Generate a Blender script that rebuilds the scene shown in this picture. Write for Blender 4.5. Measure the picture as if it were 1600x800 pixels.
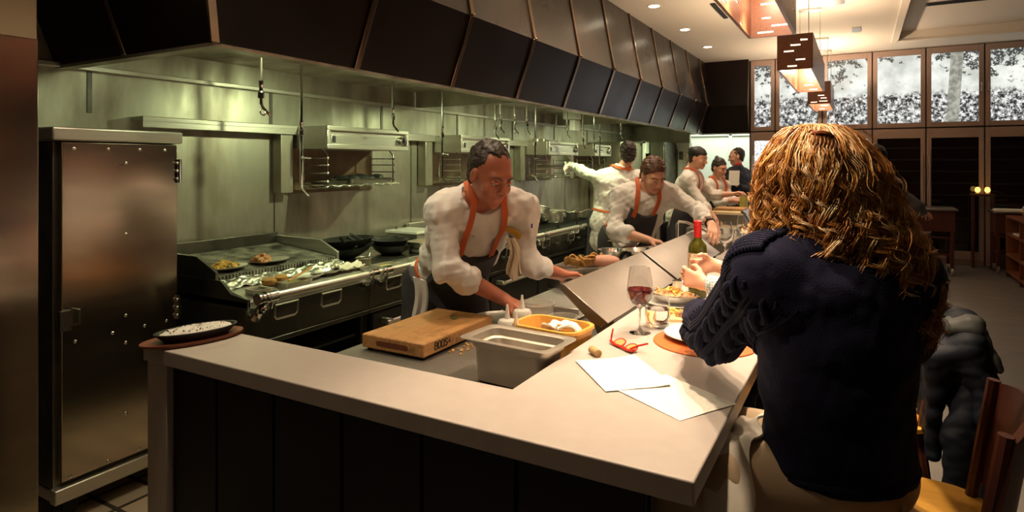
import bpy, bmesh, math, random
import numpy as np
from mathutils import Vector, Matrix
random.seed(7)
PI = math.pi
scn = bpy.context.scene
COL = scn.collection
for _o in list(bpy.data.objects):
    bpy.data.objects.remove(_o)

# ------------------------------------------------------------------ camera, world, lights
F, HOR, EYE = 968.0, 255.0, 1.6
TH = math.atan2(545.0, 968.0)
CT, ST = math.cos(TH), math.sin(TH)
cam_d = bpy.data.cameras.new('camera')
cam = bpy.data.objects.new('camera', cam_d)
COL.objects.link(cam)
cam.location = (0, 0, EYE)
cam.rotation_euler = (PI / 2, 0, TH)
cam_d.sensor_width = 36.0
cam_d.lens = F / 1600 * 36.0
cam_d.shift_y = -(400 - HOR) / 1600
cam_d.clip_start = 0.05
scn.camera = cam

vs = scn.view_settings
vs.view_transform = 'Standard'
vs.look = 'None'
vs.gamma = 1.0
vs.use_curve_mapping = False
vs.exposure = 0.3

wd = bpy.data.worlds.new('world')
scn.world = wd
wd.use_nodes = True
wd.node_tree.nodes['Background'].inputs[0].default_value = (1.0, 0.75, 0.5, 1)
wd.node_tree.nodes['Background'].inputs[1].default_value = 0.004

def lamp(name, kind, loc, power, col, rot=None, **kw):
    d = bpy.data.lights.new(name, kind)
    d.energy = power
    d.color = col
    for k, v in kw.items():
        setattr(d, k, v)
    o = bpy.data.objects.new(name, d)
    COL.objects.link(o)
    o.location = loc
    if rot:
        o.rotation_euler = rot
    return o

WARM = (1.0, 0.77, 0.53)
GREEN = (0.86, 1.0, 0.52)
HOOD_Y = [3.2, 4.75, 6.3, 7.85, 9.4]
HOOD_W = 50
for y in HOOD_Y:
    lamp('hood_light', 'SPOT', (-2.52, y, 2.14), HOOD_W, GREEN, Vector((-.50, 0, -.87)).to_track_quat('-Z', 'Y').to_euler(), spot_size=math.radians(150), spot_blend=1.0, shadow_soft_size=0.03)
DOWN_Y = [1.2, 2.55, 3.9, 5.25, 6.6, 7.95, 9.3]
for y in DOWN_Y:
    lamp('downlight_beam', 'SPOT', (-1.95, y, 3.28), 75, (1.0, 0.80, 0.55), (0, 0, 0),
         spot_size=math.radians(95), spot_blend=0.6, shadow_soft_size=0.06)
# bulbs inside the hanging wooden lanterns
for y0, y1, n, w in ((1.5, 4.2, 5, 78), (5.78, 7.7, 3, 45), (9.3, 10.5, 2, 40)):
    for i in range(n):
        y = y0 + (y1 - y0) * (i + 0.5) / n
        lamp('lantern_beam', 'SPOT', (-0.49, y, 2.62), w, WARM, (0, 0, 0), spot_size=math.radians(84), spot_blend=0.5, shadow_soft_size=0.04)
        lamp('lantern_bulb', 'POINT', (-0.49, y, 2.665), w * (0.12 if y < 5 else 0.75), WARM, shadow_soft_size=0.04)
# added spot with no known fitting, brightens the left of the woman's hair
_d = Vector((-0.16, 1.86, 1.50)) - Vector((-1.7, 0.75, 3.26))
lamp('added_hair_spot', 'SPOT', (-1.7, 0.75, 3.26), 170, (1.0, 0.80, 0.52), _d.to_track_quat('-Z', 'Y').to_euler(), spot_size=math.radians(20), spot_blend=0.7, shadow_soft_size=0.03)
# bright prep room behind the kitchen
lamp('prep_room_light', 'AREA', (-2.1, 11.7, 2.9), 50, (0.93, 1.0, 0.82), (0, 0, 0), shape='RECTANGLE', size=1.6, size_y=0.9)

# ------------------------------------------------------------------ helpers
def V(*a):
    return Vector(a)

def at(px, py, d):
    r = (px - 800) / F * d
    return Vector((r * CT - d * ST, r * ST + d * CT, EYE - (py - HOR) / F * d))

def tag(o, label=None, cat=None, group=None, kind=None):
    if label: o['label'] = label
    if cat: o['category'] = cat
    if group: o['group'] = group
    if kind: o['kind'] = kind
    return o

def thing(name, label, cat, loc=(0, 0, 0), rz=0.0, group=None):
    o = bpy.data.objects.new(name, None)
    COL.objects.link(o)
    o.empty_display_size = 0.05
    o.location = loc
    o.rotation_euler = (0, 0, rz)
    return tag(o, label, cat, group)

def copy_tree(o, parent=None):
    c = o.copy()
    COL.objects.link(c)
    if parent: c.parent = parent
    for ch in [x for x in COL.objects if x.parent == o]:
        copy_tree(ch, c)
    return c

def dup(o, loc, rz=0.0, label=None, scale=None):
    c = copy_tree(o)
    c.location = loc
    c.rotation_euler = (0, 0, rz)
    if label: c['label'] = label
    if scale: c.scale = (scale, scale, scale) if isinstance(scale, (int, float)) else scale
    return c

def frame_of(d, up=(0, 0, 1)):
    d = Vector(d).normalized()
    u = Vector(up)
    if abs(d.dot(u)) > 0.97:
        u = Vector((1, 0, 0))
    s = d.cross(u).normalized()
    t = s.cross(d).normalized()
    return s, t

class MB:
    def __init__(s, off=(0, 0, 0)):
        s.v, s.f, s.mi, s.off = [], [], [], Vector(off)
    def add(s, vs_, fs, mi=0):
        b = len(s.v)
        s.v.extend([(p[0] - s.off[0], p[1] - s.off[1], p[2] - s.off[2]) for p in vs_])
        s.f.extend([tuple(i + b for i in q) for q in fs])
        s.mi.extend([mi] * len(fs))
        return s
    def box(s, lo, hi, mi=0):
        x0, y0, z0 = [min(a, b) for a, b in zip(lo, hi)]
        x1, y1, z1 = [max(a, b) for a, b in zip(lo, hi)]
        vs_ = [(x0, y0, z0), (x1, y0, z0), (x1, y1, z0), (x0, y1, z0), (x0, y0, z1), (x1, y0, z1), (x1, y1, z1), (x0, y1, z1)]
        return s.add(vs_, [(0, 3, 2, 1), (4, 5, 6, 7), (0, 1, 5, 4), (1, 2, 6, 5), (2, 3, 7, 6), (3, 0, 4, 7)], mi)
    def obox(s, c, size, ax, mi=0):
        a, b, d = [Vector(q).normalized() for q in ax]
        c = Vector(c); h = [q / 2 for q in size]
        vs_ = [c + a * h[0] * i + b * h[1] * j + d * h[2] * k for k in (-1, 1) for i, j in ((-1, -1), (1, -1), (1, 1), (-1, 1))]
        return s.add(vs_, [(0, 3, 2, 1), (4, 5, 6, 7), (0, 1, 5, 4), (1, 2, 6, 5), (2, 3, 7, 6), (3, 0, 4, 7)], mi)
    def cyl(s, a, b, ra, rb=None, n=16, mi=0, cap=True):
        return s.tube([a, b], ra, n, cap=cap, mi=mi, rl=[ra, ra if rb is None else rb])
    def tube(s, pts, r, n=8, closed=False, cap=True, mi=0, rl=None, flat=None, up=None):
        pts = [Vector(p) for p in pts]
        m = len(pts)
        vs_, fs = [], []
        pu = None
        for i, p in enumerate(pts):
            if closed:
                d = pts[(i + 1) % m] - pts[i - 1]
            else:
                d = pts[min(i + 1, m - 1)] - pts[max(i - 1, 0)]
            if d.length < 1e-9: d = Vector((0, 0, 1))
            d.normalize()
            if pu is None:
                sd, t = frame_of(d, up or (0, 0, 1))
            else:
                t = (pu - d * pu.dot(d))
                if t.length < 1e-6:
                    sd, t = frame_of(d)
                t.normalize(); sd = d.cross(t).normalized()
            pu = t
            rr = rl[i] if rl else r
            fl = flat if flat else 1.0
            for k in range(n):
                a = 2 * PI * k / n
                vs_.append(p + sd * math.cos(a) * rr + t * math.sin(a) * rr * fl)
        for i in range(m if closed else m - 1):
            j = (i + 1) % m
            for k in range(n):
                q = (k + 1) % n
                fs.append((i * n + k, i * n + q, j * n + q, j * n + k))
        if cap and not closed:
            fs.append(tuple(reversed(range(n))))
            fs.append(tuple((m - 1) * n + k for k in range(n)))
        return s.add(vs_, fs, mi)
    def lathe(s, prof, c=(0, 0, 0), n=32, mi=0, sx=1.0, sy=1.0, rz=0.0, cap=False, power=2.0):
        c = Vector(c); vs_, fs = [], []
        cz, sz = math.cos(rz), math.sin(rz)
        for r, z in prof:
            for k in range(n):
                a = 2 * PI * k / n
                ca, sa = math.cos(a), math.sin(a)
                if power != 2.0:
                    ca = math.copysign(abs(ca) ** (2 / power), ca); sa = math.copysign(abs(sa) ** (2 / power), sa)
                x, y = r * ca * sx, r * sa * sy
                vs_.append(c + Vector((x * cz - y * sz, x * sz + y * cz, z)))
        m = len(prof)
        for i in range(m - 1):
            for k in range(n):
                q = (k + 1) % n
                fs.append((i * n + k, i * n + q, (i + 1) * n + q, (i + 1) * n + k))
        if cap or prof[0][0] < 1e-4:
            fs.append(tuple(reversed(range(n))))
        if cap or prof[-1][0] < 1e-4:
            fs.append(tuple((m - 1) * n + k for k in range(n)))
        return s.add(vs_, fs, mi)
    def prism(s, poly, vec, mi=0):
        poly = [Vector(p) for p in poly]; vec = Vector(vec); n = len(poly)
        vs_ = poly + [p + vec for p in poly]
        fs = [tuple(reversed(range(n))), tuple(range(n, 2 * n))]
        fs += [(i, (i + 1) % n, n + (i + 1) % n, n + i) for i in range(n)]
        return s.add(vs_, fs, mi)
    def ell(s, c, r, n=14, m=9, R=None, mi=0, jit=0.0):
        c = Vector(c)
        if isinstance(r, (int, float)): r = (r, r, r)
        vs_, fs = [], []
        for i in range(m + 1):
            ph = PI * i / m
            for k in range(n):
                a = 2 * PI * k / n
                j = 1 + (random.uniform(-jit, jit) if 0 < i < m else 0)
                p = Vector((r[0] * math.sin(ph) * math.cos(a) * j, r[1] * math.sin(ph) * math.sin(a) * j, r[2] * math.cos(ph) * j))
                if R: p = R @ p
                vs_.append(c + p)
        for i in range(m):
            for k in range(n):
                q = (k + 1) % n
                fs.append((i * n + k, (i + 1) * n + k, (i + 1) * n + q, i * n + q))
        return s.add(vs_, fs, mi)
    def torus(s, c, R, r, n=32, m=8, ax=(0, 0, 1), mi=0, sx=1, sy=1):
        a, b = frame_of(ax)
        c = Vector(c)
        pts = [c + a * math.cos(2 * PI * k / n) * R * sx + b * math.sin(2 * PI * k / n) * R * sy for k in range(n)]
        return s.tube(pts, r, m, closed=True, mi=mi)
    def sheet(s, fn, nu, nv, th, mi=0):
        top = [[Vector(fn(i / nu, j / nv)) for j in range(nv + 1)] for i in range(nu + 1)]
        vs_ = [p for row in top for p in row]
        nrm = []
        for i in range(nu + 1):
            for j in range(nv + 1):
                du = top[min(i + 1, nu)][j] - top[max(i - 1, 0)][j]
                dv = top[i][min(j + 1, nv)] - top[i][max(j - 1, 0)]
                q = du.cross(dv)
                nrm.append(q.normalized() if q.length > 1e-9 else Vector((0, 0, 1)))
        N = len(vs_)
        vs_ = vs_ + [p - q * th for p, q in zip(vs_, nrm)]
        w = nv + 1
        fs = []
        for i in range(nu):
            for j in range(nv):
                a = i * w + j
                fs.append((a, a + w, a + w + 1, a + 1))
                fs.append((N + a, N + a + 1, N + a + w + 1, N + a + w))
        for i in range(nu):
            a = i * w; fs.append((a, N + a, N + a + w, a + w))
            a = i * w + nv; fs.append((a, a + w, N + a + w, N + a))
        for j in range(nv):
            fs.append((j, j + 1, N + j + 1, N + j))
            a = nu * w + j; fs.append((a, N + a, N + a + 1, a + 1))
        return s.add(vs_, fs, mi)

def rrect(x0, y0, x1, y1, r, z, seg=5):
    out = []
    for cx, cy, a0 in ((x1 - r, y1 - r, 0), (x0 + r, y1 - r, 90), (x0 + r, y0 + r, 180), (x1 - r, y0 + r, 270)):
        for k in range(seg + 1):
            a = math.radians(a0 + 90 * k / seg)
            out.append(Vector((cx + r * math.cos(a), cy + r * math.sin(a), z)))
    return out

def loft(mb, rings, mi=0, cap0=True, cap1=True):
    n = len(rings[0]); vs_, fs = [], []
    for r in rings: vs_ += list(r)
    for i in range(len(rings) - 1):
        for k in range(n):
            q = (k + 1) % n
            fs.append((i * n + k, i * n + q, (i + 1) * n + q, (i + 1) * n + k))
    if cap0: fs.append(tuple(reversed(range(n))))
    if cap1: fs.append(tuple((len(rings) - 1) * n + k for k in range(n)))
    return mb.add(vs_, fs, mi)

def mesh_of(name, mb, mats, smooth=35):
    me = bpy.data.meshes.new(name)
    me.from_pydata(mb.v, [], mb.f)
    for m in (mats if isinstance(mats, (list, tuple)) else [mats]):
        me.materials.append(m)
    if any(mb.mi):
        me.polygons.foreach_set('material_index', mb.mi)
    me.validate()
    if smooth:
        me.polygons.foreach_set('use_smooth', [True] * len(me.polygons))
        me.set_sharp_from_angle(angle=math.radians(smooth))
    me.update()
    return me

def part(name, mb, mats, parent=None, bevel=0.0, smooth=35, label=None, loc=None):
    me = mesh_of(name, mb, mats, smooth)
    o = bpy.data.objects.new(name, me)
    COL.objects.link(o)
    if parent is not None: o.parent = parent
    if loc is not None: o.location = loc
    if bevel:
        b = o.modifiers.new('bevel', 'BEVEL')
        b.width = bevel; b.segments = 2; b.limit_method = 'ANGLE'; b.angle_limit = math.radians(40)
    if label: o['label'] = label
    return o

def solo(name, mb, mats, label, cat, loc=(0, 0, 0), group=None, bevel=0.0, smooth=35, kind=None):
    o = part(name, mb, mats, None, bevel, smooth, None, loc)
    return tag(o, label, cat, group, kind)

def struct(name, mb, mats, bevel=0.0, parent=None, smooth=35):
    o = part(name, mb, mats, parent, bevel, smooth)
    if parent is None: o['kind'] = 'structure'
    return o

# ------------------------------------------------------------------ materials
def mat(name, col, rough=0.5, metal=0.0, col2=None, nscale=8.0, stretch=None, bump=0.0, bscale=None, bdist=0.002, rvar=0.0,
        trans=0.0, ior=1.45, emit=None, estr=0.0, spec=0.5, coat=0.0, sheen=0.0, alpha=1.0, sss=0.0, aniso=0.0, contrast=0.5, detail=6.0):
    m = bpy.data.materials.new(name)
    m.use_nodes = True
    nt = m.node_tree
    b = nt.nodes['Principled BSDF']
    I = b.inputs
    I['Base Color'].default_value = (*col, 1)
    I['Roughness'].default_value = rough
    I['Metallic'].default_value = metal
    I['IOR'].default_value = ior
    I['Transmission Weight'].default_value = trans
    I['Specular IOR Level'].default_value = spec
    I['Coat Weight'].default_value = coat
    I['Sheen Weight'].default_value = sheen
    I['Alpha'].default_value = alpha
    I['Anisotropic'].default_value = aniso
    if sss:
        I['Subsurface Weight'].default_value = sss
        I['Subsurface Radius'].default_value = (0.012, 0.005, 0.003)
        I['Subsurface Scale'].default_value = 1.0
    if emit:
        I['Emission Color'].default_value = (*emit, 1)
        I['Emission Strength'].default_value = estr
    if col2 or bump or rvar:
        tc = nt.nodes.new('ShaderNodeTexCoord')
        mp = nt.nodes.new('ShaderNodeMapping')
        nt.links.new(tc.outputs['Object'], mp.inputs[0])
        if stretch: mp.inputs['Scale'].default_value = stretch
        nz = nt.nodes.new('ShaderNodeTexNoise')
        nz.inputs['Scale'].default_value = nscale
        nz.inputs['Detail'].default_value = detail
        nt.links.new(mp.outputs[0], nz.inputs['Vector'])
        if col2:
            rp = nt.nodes.new('ShaderNodeValToRGB')
            rp.color_ramp.elements[0].position = 0.5 - contrast / 2
            rp.color_ramp.elements[1].position = 0.5 + contrast / 2
            rp.color_ramp.elements[0].color = (*col, 1)
            rp.color_ramp.elements[1].color = (*col2, 1)
            nt.links.new(nz.outputs['Fac'], rp.inputs[0])
            nt.links.new(rp.outputs[0], I['Base Color'])
        if rvar:
            mr = nt.nodes.new('ShaderNodeMapRange')
            mr.inputs[1].default_value = 0.3; mr.inputs[2].default_value = 0.7
            mr.inputs[3].default_value = max(0.02, rough - rvar); mr.inputs[4].default_value = rough + rvar
            nt.links.new(nz.outputs['Fac'], mr.inputs[0])
            nt.links.new(mr.outputs[0], I['Roughness'])
        if bump:
            n2 = nz
            if bscale:
                n2 = nt.nodes.new('ShaderNodeTexNoise')
                n2.inputs['Scale'].default_value = bscale
                n2.inputs['Detail'].default_value = 3.0
                nt.links.new(mp.outputs[0], n2.inputs['Vector'])
            bp = nt.nodes.new('ShaderNodeBump')
            bp.inputs['Strength'].default_value = bump
            bp.inputs['Distance'].default_value = bdist
            nt.links.new(n2.outputs['Fac'], bp.inputs['Height'])
            nt.links.new(bp.outputs[0], I['Normal'])
    return m

ST_ = mat('brushed_steel', (0.64, 0.61, 0.55), 0.42, 0.92, col2=(0.50, 0.47, 0.43), nscale=5, stretch=(1, 1, 14), rvar=0.07, bump=0.05, bscale=60, bdist=0.0006)
STH = mat('brushed_steel_across', (0.66, 0.62, 0.55), 0.42, 0.92, col2=(0.58, 0.54, 0.48), nscale=5, stretch=(14, 1, 14), rvar=0.06)
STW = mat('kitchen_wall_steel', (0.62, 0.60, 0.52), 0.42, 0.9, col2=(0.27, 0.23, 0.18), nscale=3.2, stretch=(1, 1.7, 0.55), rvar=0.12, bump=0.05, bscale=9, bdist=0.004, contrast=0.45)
STC = mat('cabinet_steel', (0.50, 0.40, 0.33), 0.20, 1.0, col2=(0.43, 0.355, 0.29), nscale=2, stretch=(1, 1, 6), rvar=0.03, bump=0.03, bscale=1.2, bdist=0.01, detail=2.0)
STD = mat('dark_worn_steel', (0.20, 0.185, 0.16), 0.38, 1.0, col2=(0.12, 0.11, 0.10), nscale=9, rvar=0.1)
STP = mat('pan_steel', (0.33, 0.295, 0.255), 0.40, 1.0, col2=(0.29, 0.26, 0.225), nscale=5, rvar=0.05)
CHR = mat('chrome', (0.75, 0.73, 0.70), 0.12, 1.0)
BLK = mat('hood_black_panel', (0.010, 0.006, 0.005), 0.32, 0.0, col2=(0.014, 0.008, 0.006), nscale=3, rvar=0.04, spec=0.22)
BLKU = mat('hood_black_upper_panel', (0.010, 0.006, 0.005), 0.30, 0.0, col2=(0.014, 0.008, 0.006), nscale=3, rvar=0.04, spec=0.7, ior=1.6)
STRIP = mat('hood_seam_bronze', (0.30, 0.21, 0.15), 0.22, 1.0)
BLKM = mat('black_matte', (0.012, 0.011, 0.011), 0.55)
BLKP = mat('bar_front_black', (0.006, 0.005, 0.005), 0.5, col2=(0.008, 0.006, 0.006), nscale=6, spec=0.3)
IRON = mat('cast_iron', (0.016, 0.015, 0.014), 0.45, 0.0, bump=0.3, nscale=120, bdist=0.001, spec=0.6)
STONE = mat('counter_stone', (0.395, 0.34, 0.305), 0.42, col2=(0.445, 0.385, 0.345), nscale=22, rvar=0.05, detail=9)
CEIL = mat('ceiling_paint', (0.74, 0.67, 0.57), 0.85)
BEIGE = mat('beige_paint', (0.40, 0.30, 0.19), 0.8)
DARKW = mat('dark_room_wall', (0.06, 0.045, 0.035), 0.8)
FLOORD = mat('dining_floor_concrete', (0.13, 0.115, 0.10), 0.45, col2=(0.18, 0.16, 0.14), nscale=3, stretch=(1, 3, 1), rvar=0.1)
WOODR = mat('red_walnut', (0.13, 0.038, 0.015), 0.38, col2=(0.24, 0.080, 0.032), nscale=6, stretch=(14, 1, 14), bump=0.1, bdist=0.001)
WOODB = mat('board_maple', (0.40, 0.185, 0.06), 0.5, col2=(0.60, 0.33, 0.125), nscale=4, stretch=(16, 1.2, 16), rvar=0.06)
def stain(m, col, scale, p0, p1, amount):
    nt = m.node_tree; b_ = nt.nodes['Principled BSDF']; src = b_.inputs['Base Color'].links[0].from_socket
    tc_ = nt.nodes.new('ShaderNodeTexCoord'); nz_ = nt.nodes.new('ShaderNodeTexNoise'); nz_.inputs['Scale'].default_value = scale; nz_.inputs['Detail'].default_value = 9; nz_.inputs['Roughness'].default_value = .7
    nt.links.new(tc_.outputs['Object'], nz_.inputs['Vector'])
    mr_ = nt.nodes.new('ShaderNodeMapRange'); mr_.inputs[1].default_value = p0; mr_.inputs[2].default_value = p1; mr_.inputs[4].default_value = amount
    nt.links.new(nz_.outputs['Fac'], mr_.inputs[0]); mx_ = nt.nodes.new('ShaderNodeMixRGB'); mx_.inputs[2].default_value = (*col, 1)
    nt.links.new(mr_.outputs[0], mx_.inputs[0]); nt.links.new(src, mx_.inputs[1]); nt.links.new(mx_.outputs[0], b_.inputs['Base Color'])
stain(WOODB, (0.13, 0.055, 0.02), 9, .54, .68, .75)
WTOP = mat('work_counter_steel', (0.30, 0.275, 0.24), 0.5, 0.9, col2=(0.24, 0.22, 0.195), nscale=9, rvar=0.06)
GUARD = mat('guard_steel', (0.19, 0.165, 0.138), 0.36, 1.0, col2=(0.165, 0.143, 0.12), nscale=3, rvar=0.05)
STPB = mat('food_pan_steel', (0.60, 0.54, 0.46), 0.42, 0.9, col2=(0.50, 0.45, 0.38), nscale=10, rvar=0.05)
WOODD = mat('dark_cherry_wood', (0.055, 0.014, 0.008), 0.4, col2=(0.085, 0.022, 0.012), nscale=6, stretch=(10, 10, 1))
WOODY = mat('yellow_seat_wood', (0.62, 0.30, 0.04), 0.35, col2=(0.72, 0.38, 0.06), nscale=5, stretch=(1, 12, 12))
WOODO = mat('basket_wood', (0.60, 0.28, 0.05), 0.4, col2=(0.70, 0.36, 0.08), nscale=8, stretch=(2, 10, 10))
WOODT = mat('tray_wood', (0.13, 0.035, 0.018), 0.42, col2=(0.18, 0.055, 0.025), nscale=9, stretch=(8, 1, 8))
FOIL = mat('crumpled_foil', (0.72, 0.70, 0.64), 0.22, 1.0, bump=1.0, nscale=28, bdist=0.02)
CHAR = mat('charred_grate', (0.030, 0.027, 0.024), 0.5, 0.2, col2=(0.42, 0.40, 0.34), nscale=11, bump=0.4, bdist=0.002, contrast=0.35)
GLASS = mat('clear_glass', (1, 1, 1), 0.0, trans=1.0, ior=1.45)
GLASSD = mat('green_bottle_glass', (0.10, 0.09, 0.01), 0.03, trans=0.6, ior=1.5, spec=0.6)
WINE = mat('red_wine', (0.20, 0.006, 0.014), 0.02, trans=0.75, ior=1.33)
WATER = mat('water', (1, 1, 1), 0.0, trans=1.0, ior=1.33)
PLAST = mat('cloudy_plastic', (0.80, 0.76, 0.68), 0.35, trans=0.55, ior=1.3)
CLEARP = mat('clear_deli_plastic', (0.92, 0.90, 0.84), 0.12, trans=0.85, ior=1.2)
WHITE = mat('white_china', (0.78, 0.76, 0.72), 0.15, coat=0.3)
PAPER = mat('paper_white', (0.80, 0.78, 0.70), 0.7)
CLOTHW = mat('white_cotton', (0.74, 0.70, 0.66), 0.85, bump=0.25, nscale=34, bdist=0.003, sheen=0.2)
LINEN = mat('linen_napkin', (0.72, 0.66, 0.56), 0.9, bump=0.3, nscale=60, bdist=0.002)
ORANGE = mat('orange_webbing', (0.55, 0.11, 0.025), 0.7, bump=0.2, nscale=150, bdist=0.001)
APRON = mat('charcoal_denim', (0.045, 0.043, 0.050), 0.85, col2=(0.06, 0.056, 0.062), nscale=40, bump=0.2, bscale=120, bdist=0.001)
TROUS = mat('black_trousers', (0.018, 0.018, 0.022), 0.8)
SKIN = mat('skin', (0.60, 0.30, 0.19), 0.45, col2=(0.68, 0.36, 0.25), nscale=16, sss=0.15, bump=0.05, bscale=90, bdist=0.001)
SKINR = mat('ruddy_skin', (0.40, 0.125, 0.070), 0.45, col2=(0.48, 0.175, 0.105), nscale=16, sss=0.15, bump=0.05, bscale=90, bdist=0.001)
LIP = mat('lips', (0.46, 0.16, 0.11), 0.4)
EYEW = mat('eye_white', (0.62, 0.58, 0.53), 0.2)
EYED = mat('eye_dark', (0.03, 0.02, 0.015), 0.15)
HAIRB = mat('dark_hair', (0.028, 0.017, 0.011), 0.45, bump=0.9, nscale=30, stretch=(1, 1, 5), bdist=0.006, spec=0.5)
HAIRN = mat('brown_hair', (0.085, 0.036, 0.016), 0.45, bump=0.9, nscale=30, stretch=(1, 1, 5), bdist=0.006)
HAIRG = mat('grey_hair', (0.16, 0.12, 0.09), 0.45, bump=0.9, nscale=30, stretch=(1, 1, 5), bdist=0.006)
CURL = mat('auburn_curls', (0.46, 0.17, 0.030), 0.36, col2=(0.74, 0.40, 0.11), nscale=9, spec=0.7, detail=3.0, contrast=0.45)
CURLP = mat('pale_gold_hair', (0.70, 0.46, 0.22), 0.36, col2=(0.85, 0.66, 0.42), nscale=14, spec=0.7)
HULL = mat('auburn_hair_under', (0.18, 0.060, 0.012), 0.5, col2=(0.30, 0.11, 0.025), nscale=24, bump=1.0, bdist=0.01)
KHAKI = mat('khaki_twill', (0.46, 0.33, 0.21), 0.85, bump=0.25, nscale=22, bdist=0.004, sheen=0.2)
SUIT = mat('dark_suit', (0.012, 0.013, 0.020), 0.75)
REDSH = mat('red_shirt', (0.50, 0.035, 0.02), 0.8)
QUILT = mat('quilted_black_nylon', (0.007, 0.009, 0.015), 0.6, spec=0.2, bump=0.2, nscale=26, bdist=0.004)
QUILTG = mat('quilted_grey_lining', (0.035, 0.038, 0.036), 0.6, bump=0.3, nscale=26, bdist=0.004)
LEATH = mat('orange_leather', (0.50, 0.125, 0.025), 0.45)
REDPL = mat('red_plastic', (0.50, 0.025, 0.012), 0.2, coat=0.5)
AMBER = mat('amber_plastic', (0.85, 0.55, 0.22), 0.1, trans=0.5)
CORK = mat('cork', (0.50, 0.32, 0.14), 0.8, col2=(0.36, 0.20, 0.08), nscale=60, bump=0.3, bdist=0.002)
CAPS = mat('red_foil_capsule', (0.62, 0.02, 0.02), 0.3, 0.3)
BREAD = mat('toasted_bread', (0.66, 0.40, 0.13), 0.75, col2=(0.36, 0.15, 0.035), nscale=22, bump=0.6, bdist=0.006)
TACO = mat('roast_meat', (0.42, 0.14, 0.05), 0.6, col2=(0.60, 0.33, 0.16), nscale=26, bump=0.6, bdist=0.006)
MEATP = mat('pink_ham', (0.60, 0.27, 0.19), 0.5, col2=(0.68, 0.36, 0.26), nscale=16, bump=0.2, bdist=0.004)
YELF = mat('yellow_fries', (0.72, 0.44, 0.10), 0.6, col2=(0.55, 0.30, 0.05), nscale=30, bump=0.5, bdist=0.005)
GREENF = mat('green_relish', (0.26, 0.27, 0.05), 0.5, col2=(0.45, 0.42, 0.12), nscale=60, bump=0.6, bdist=0.004)
HERB = mat('green_herb', (0.06, 0.16, 0.02), 0.5)
SALT = mat('coarse_salt', (0.72, 0.68, 0.62), 0.6, col2=(0.60, 0.55, 0.48), nscale=90, bump=0.8, bscale=220, bdist=0.004)
PEPPER = mat('black_pepper', (0.02, 0.018, 0.015), 0.7)
YELP = mat('gold_patch', (0.70, 0.42, 0.05), 0.7)
BLUEP = mat('blue_ink', (0.03, 0.04, 0.30), 0.6)
GREYP = mat('grey_thread', (0.20, 0.22, 0.24), 0.8)
LITW = mat('lit_diffuser', (0.9, 0.85, 0.7), 0.5, emit=(1.0, 0.86, 0.62), estr=9.0)
HLAMP = mat('hood_lamp_glass', (0.9, 0.95, 0.7), 0.4, emit=(0.85, 1.0, 0.60), estr=5.0)
SLOTL = mat('lantern_acrylic_lit', (1, 0.9, 0.75), 0.4, emit=(1.0, 0.80, 0.55), estr=1.6)
WHITEM = mat('white_laminate', (0.70, 0.74, 0.68), 0.4)
FRAMEW = mat('wall_frame_lacquer', (0.36, 0.25, 0.205), 0.30, col2=(0.40, 0.285, 0.235), nscale=2, coat=0.2)
DGLASS = mat('dark_door_glass', (0.010, 0.006, 0.005), 0.04, spec=0.7, coat=0.4)
SHELFD = mat('dim_shelf', (0.010, 0.007, 0.005), 0.5, spec=0.2)
ALU = mat('door_pull_metal', (0.50, 0.45, 0.40), 0.3, 1.0)
RUBBER = mat('rubber', (0.015, 0.015, 0.015), 0.7)
EOFX = None

def nodes_mat(name):
    m = bpy.data.materials.new(name); m.use_nodes = True
    nt = m.node_tree
    return m, nt, nt.nodes['Principled BSDF'], nt.nodes, nt.links

# kitchen quarry tile
TILE, nt, b, N, L = nodes_mat('kitchen_tile')
tc = N.new('ShaderNodeTexCoord'); br = N.new('ShaderNodeTexBrick')
br.offset = 0.0
br.inputs['Color1'].default_value = (0.36, 0.29, 0.20, 1); br.inputs['Color2'].default_value = (0.30, 0.24, 0.17, 1)
br.inputs['Mortar'].default_value = (0.04, 0.03, 0.025, 1)
br.inputs['Scale'].default_value = 1.0; br.inputs['Brick Width'].default_value = 0.2; br.inputs['Row Height'].default_value = 0.2
br.inputs['Mortar Size'].default_value = 0.012
L.new(tc.outputs['Object'], br.inputs['Vector']); L.new(br.outputs['Color'], b.inputs['Base Color'])
b.inputs['Roughness'].default_value = 0.4

# plaid shirt
PLAID, nt, b, N, L = nodes_mat('plaid_cotton')
tc = N.new('ShaderNodeTexCoord')
prev = None
for ax, colr, sc in (('X', (0.10, 0.20, 0.28, 1), 52), ('Z', (0.20, 0.30, 0.28, 1), 52), ('Y', (0.12, 0.2, 0.27, 1), 52)):
    w = N.new('ShaderNodeTexWave'); w.bands_direction = ax; w.inputs['Scale'].default_value = sc / 2.0
    L.new(tc.outputs['Object'], w.inputs['Vector'])
    rp = N.new('ShaderNodeValToRGB'); rp.color_ramp.elements[0].position = 0.62; rp.color_ramp.elements[1].position = 0.72
    rp.color_ramp.elements[0].color = (0, 0, 0, 1); rp.color_ramp.elements[1].color = (0.55, 0.55, 0.55, 1)
    L.new(w.outputs['Fac'], rp.inputs[0])
    mx = N.new('ShaderNodeMixRGB'); mx.inputs[1].default_value = (0.78, 0.77, 0.70, 1); mx.inputs[2].default_value = colr
    if prev: L.new(prev, mx.inputs[1])
    L.new(rp.outputs[0], mx.inputs[0]); prev = mx.outputs[0]
L.new(prev, b.inputs['Base Color']); b.inputs['Roughness'].default_value = 0.85

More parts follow.
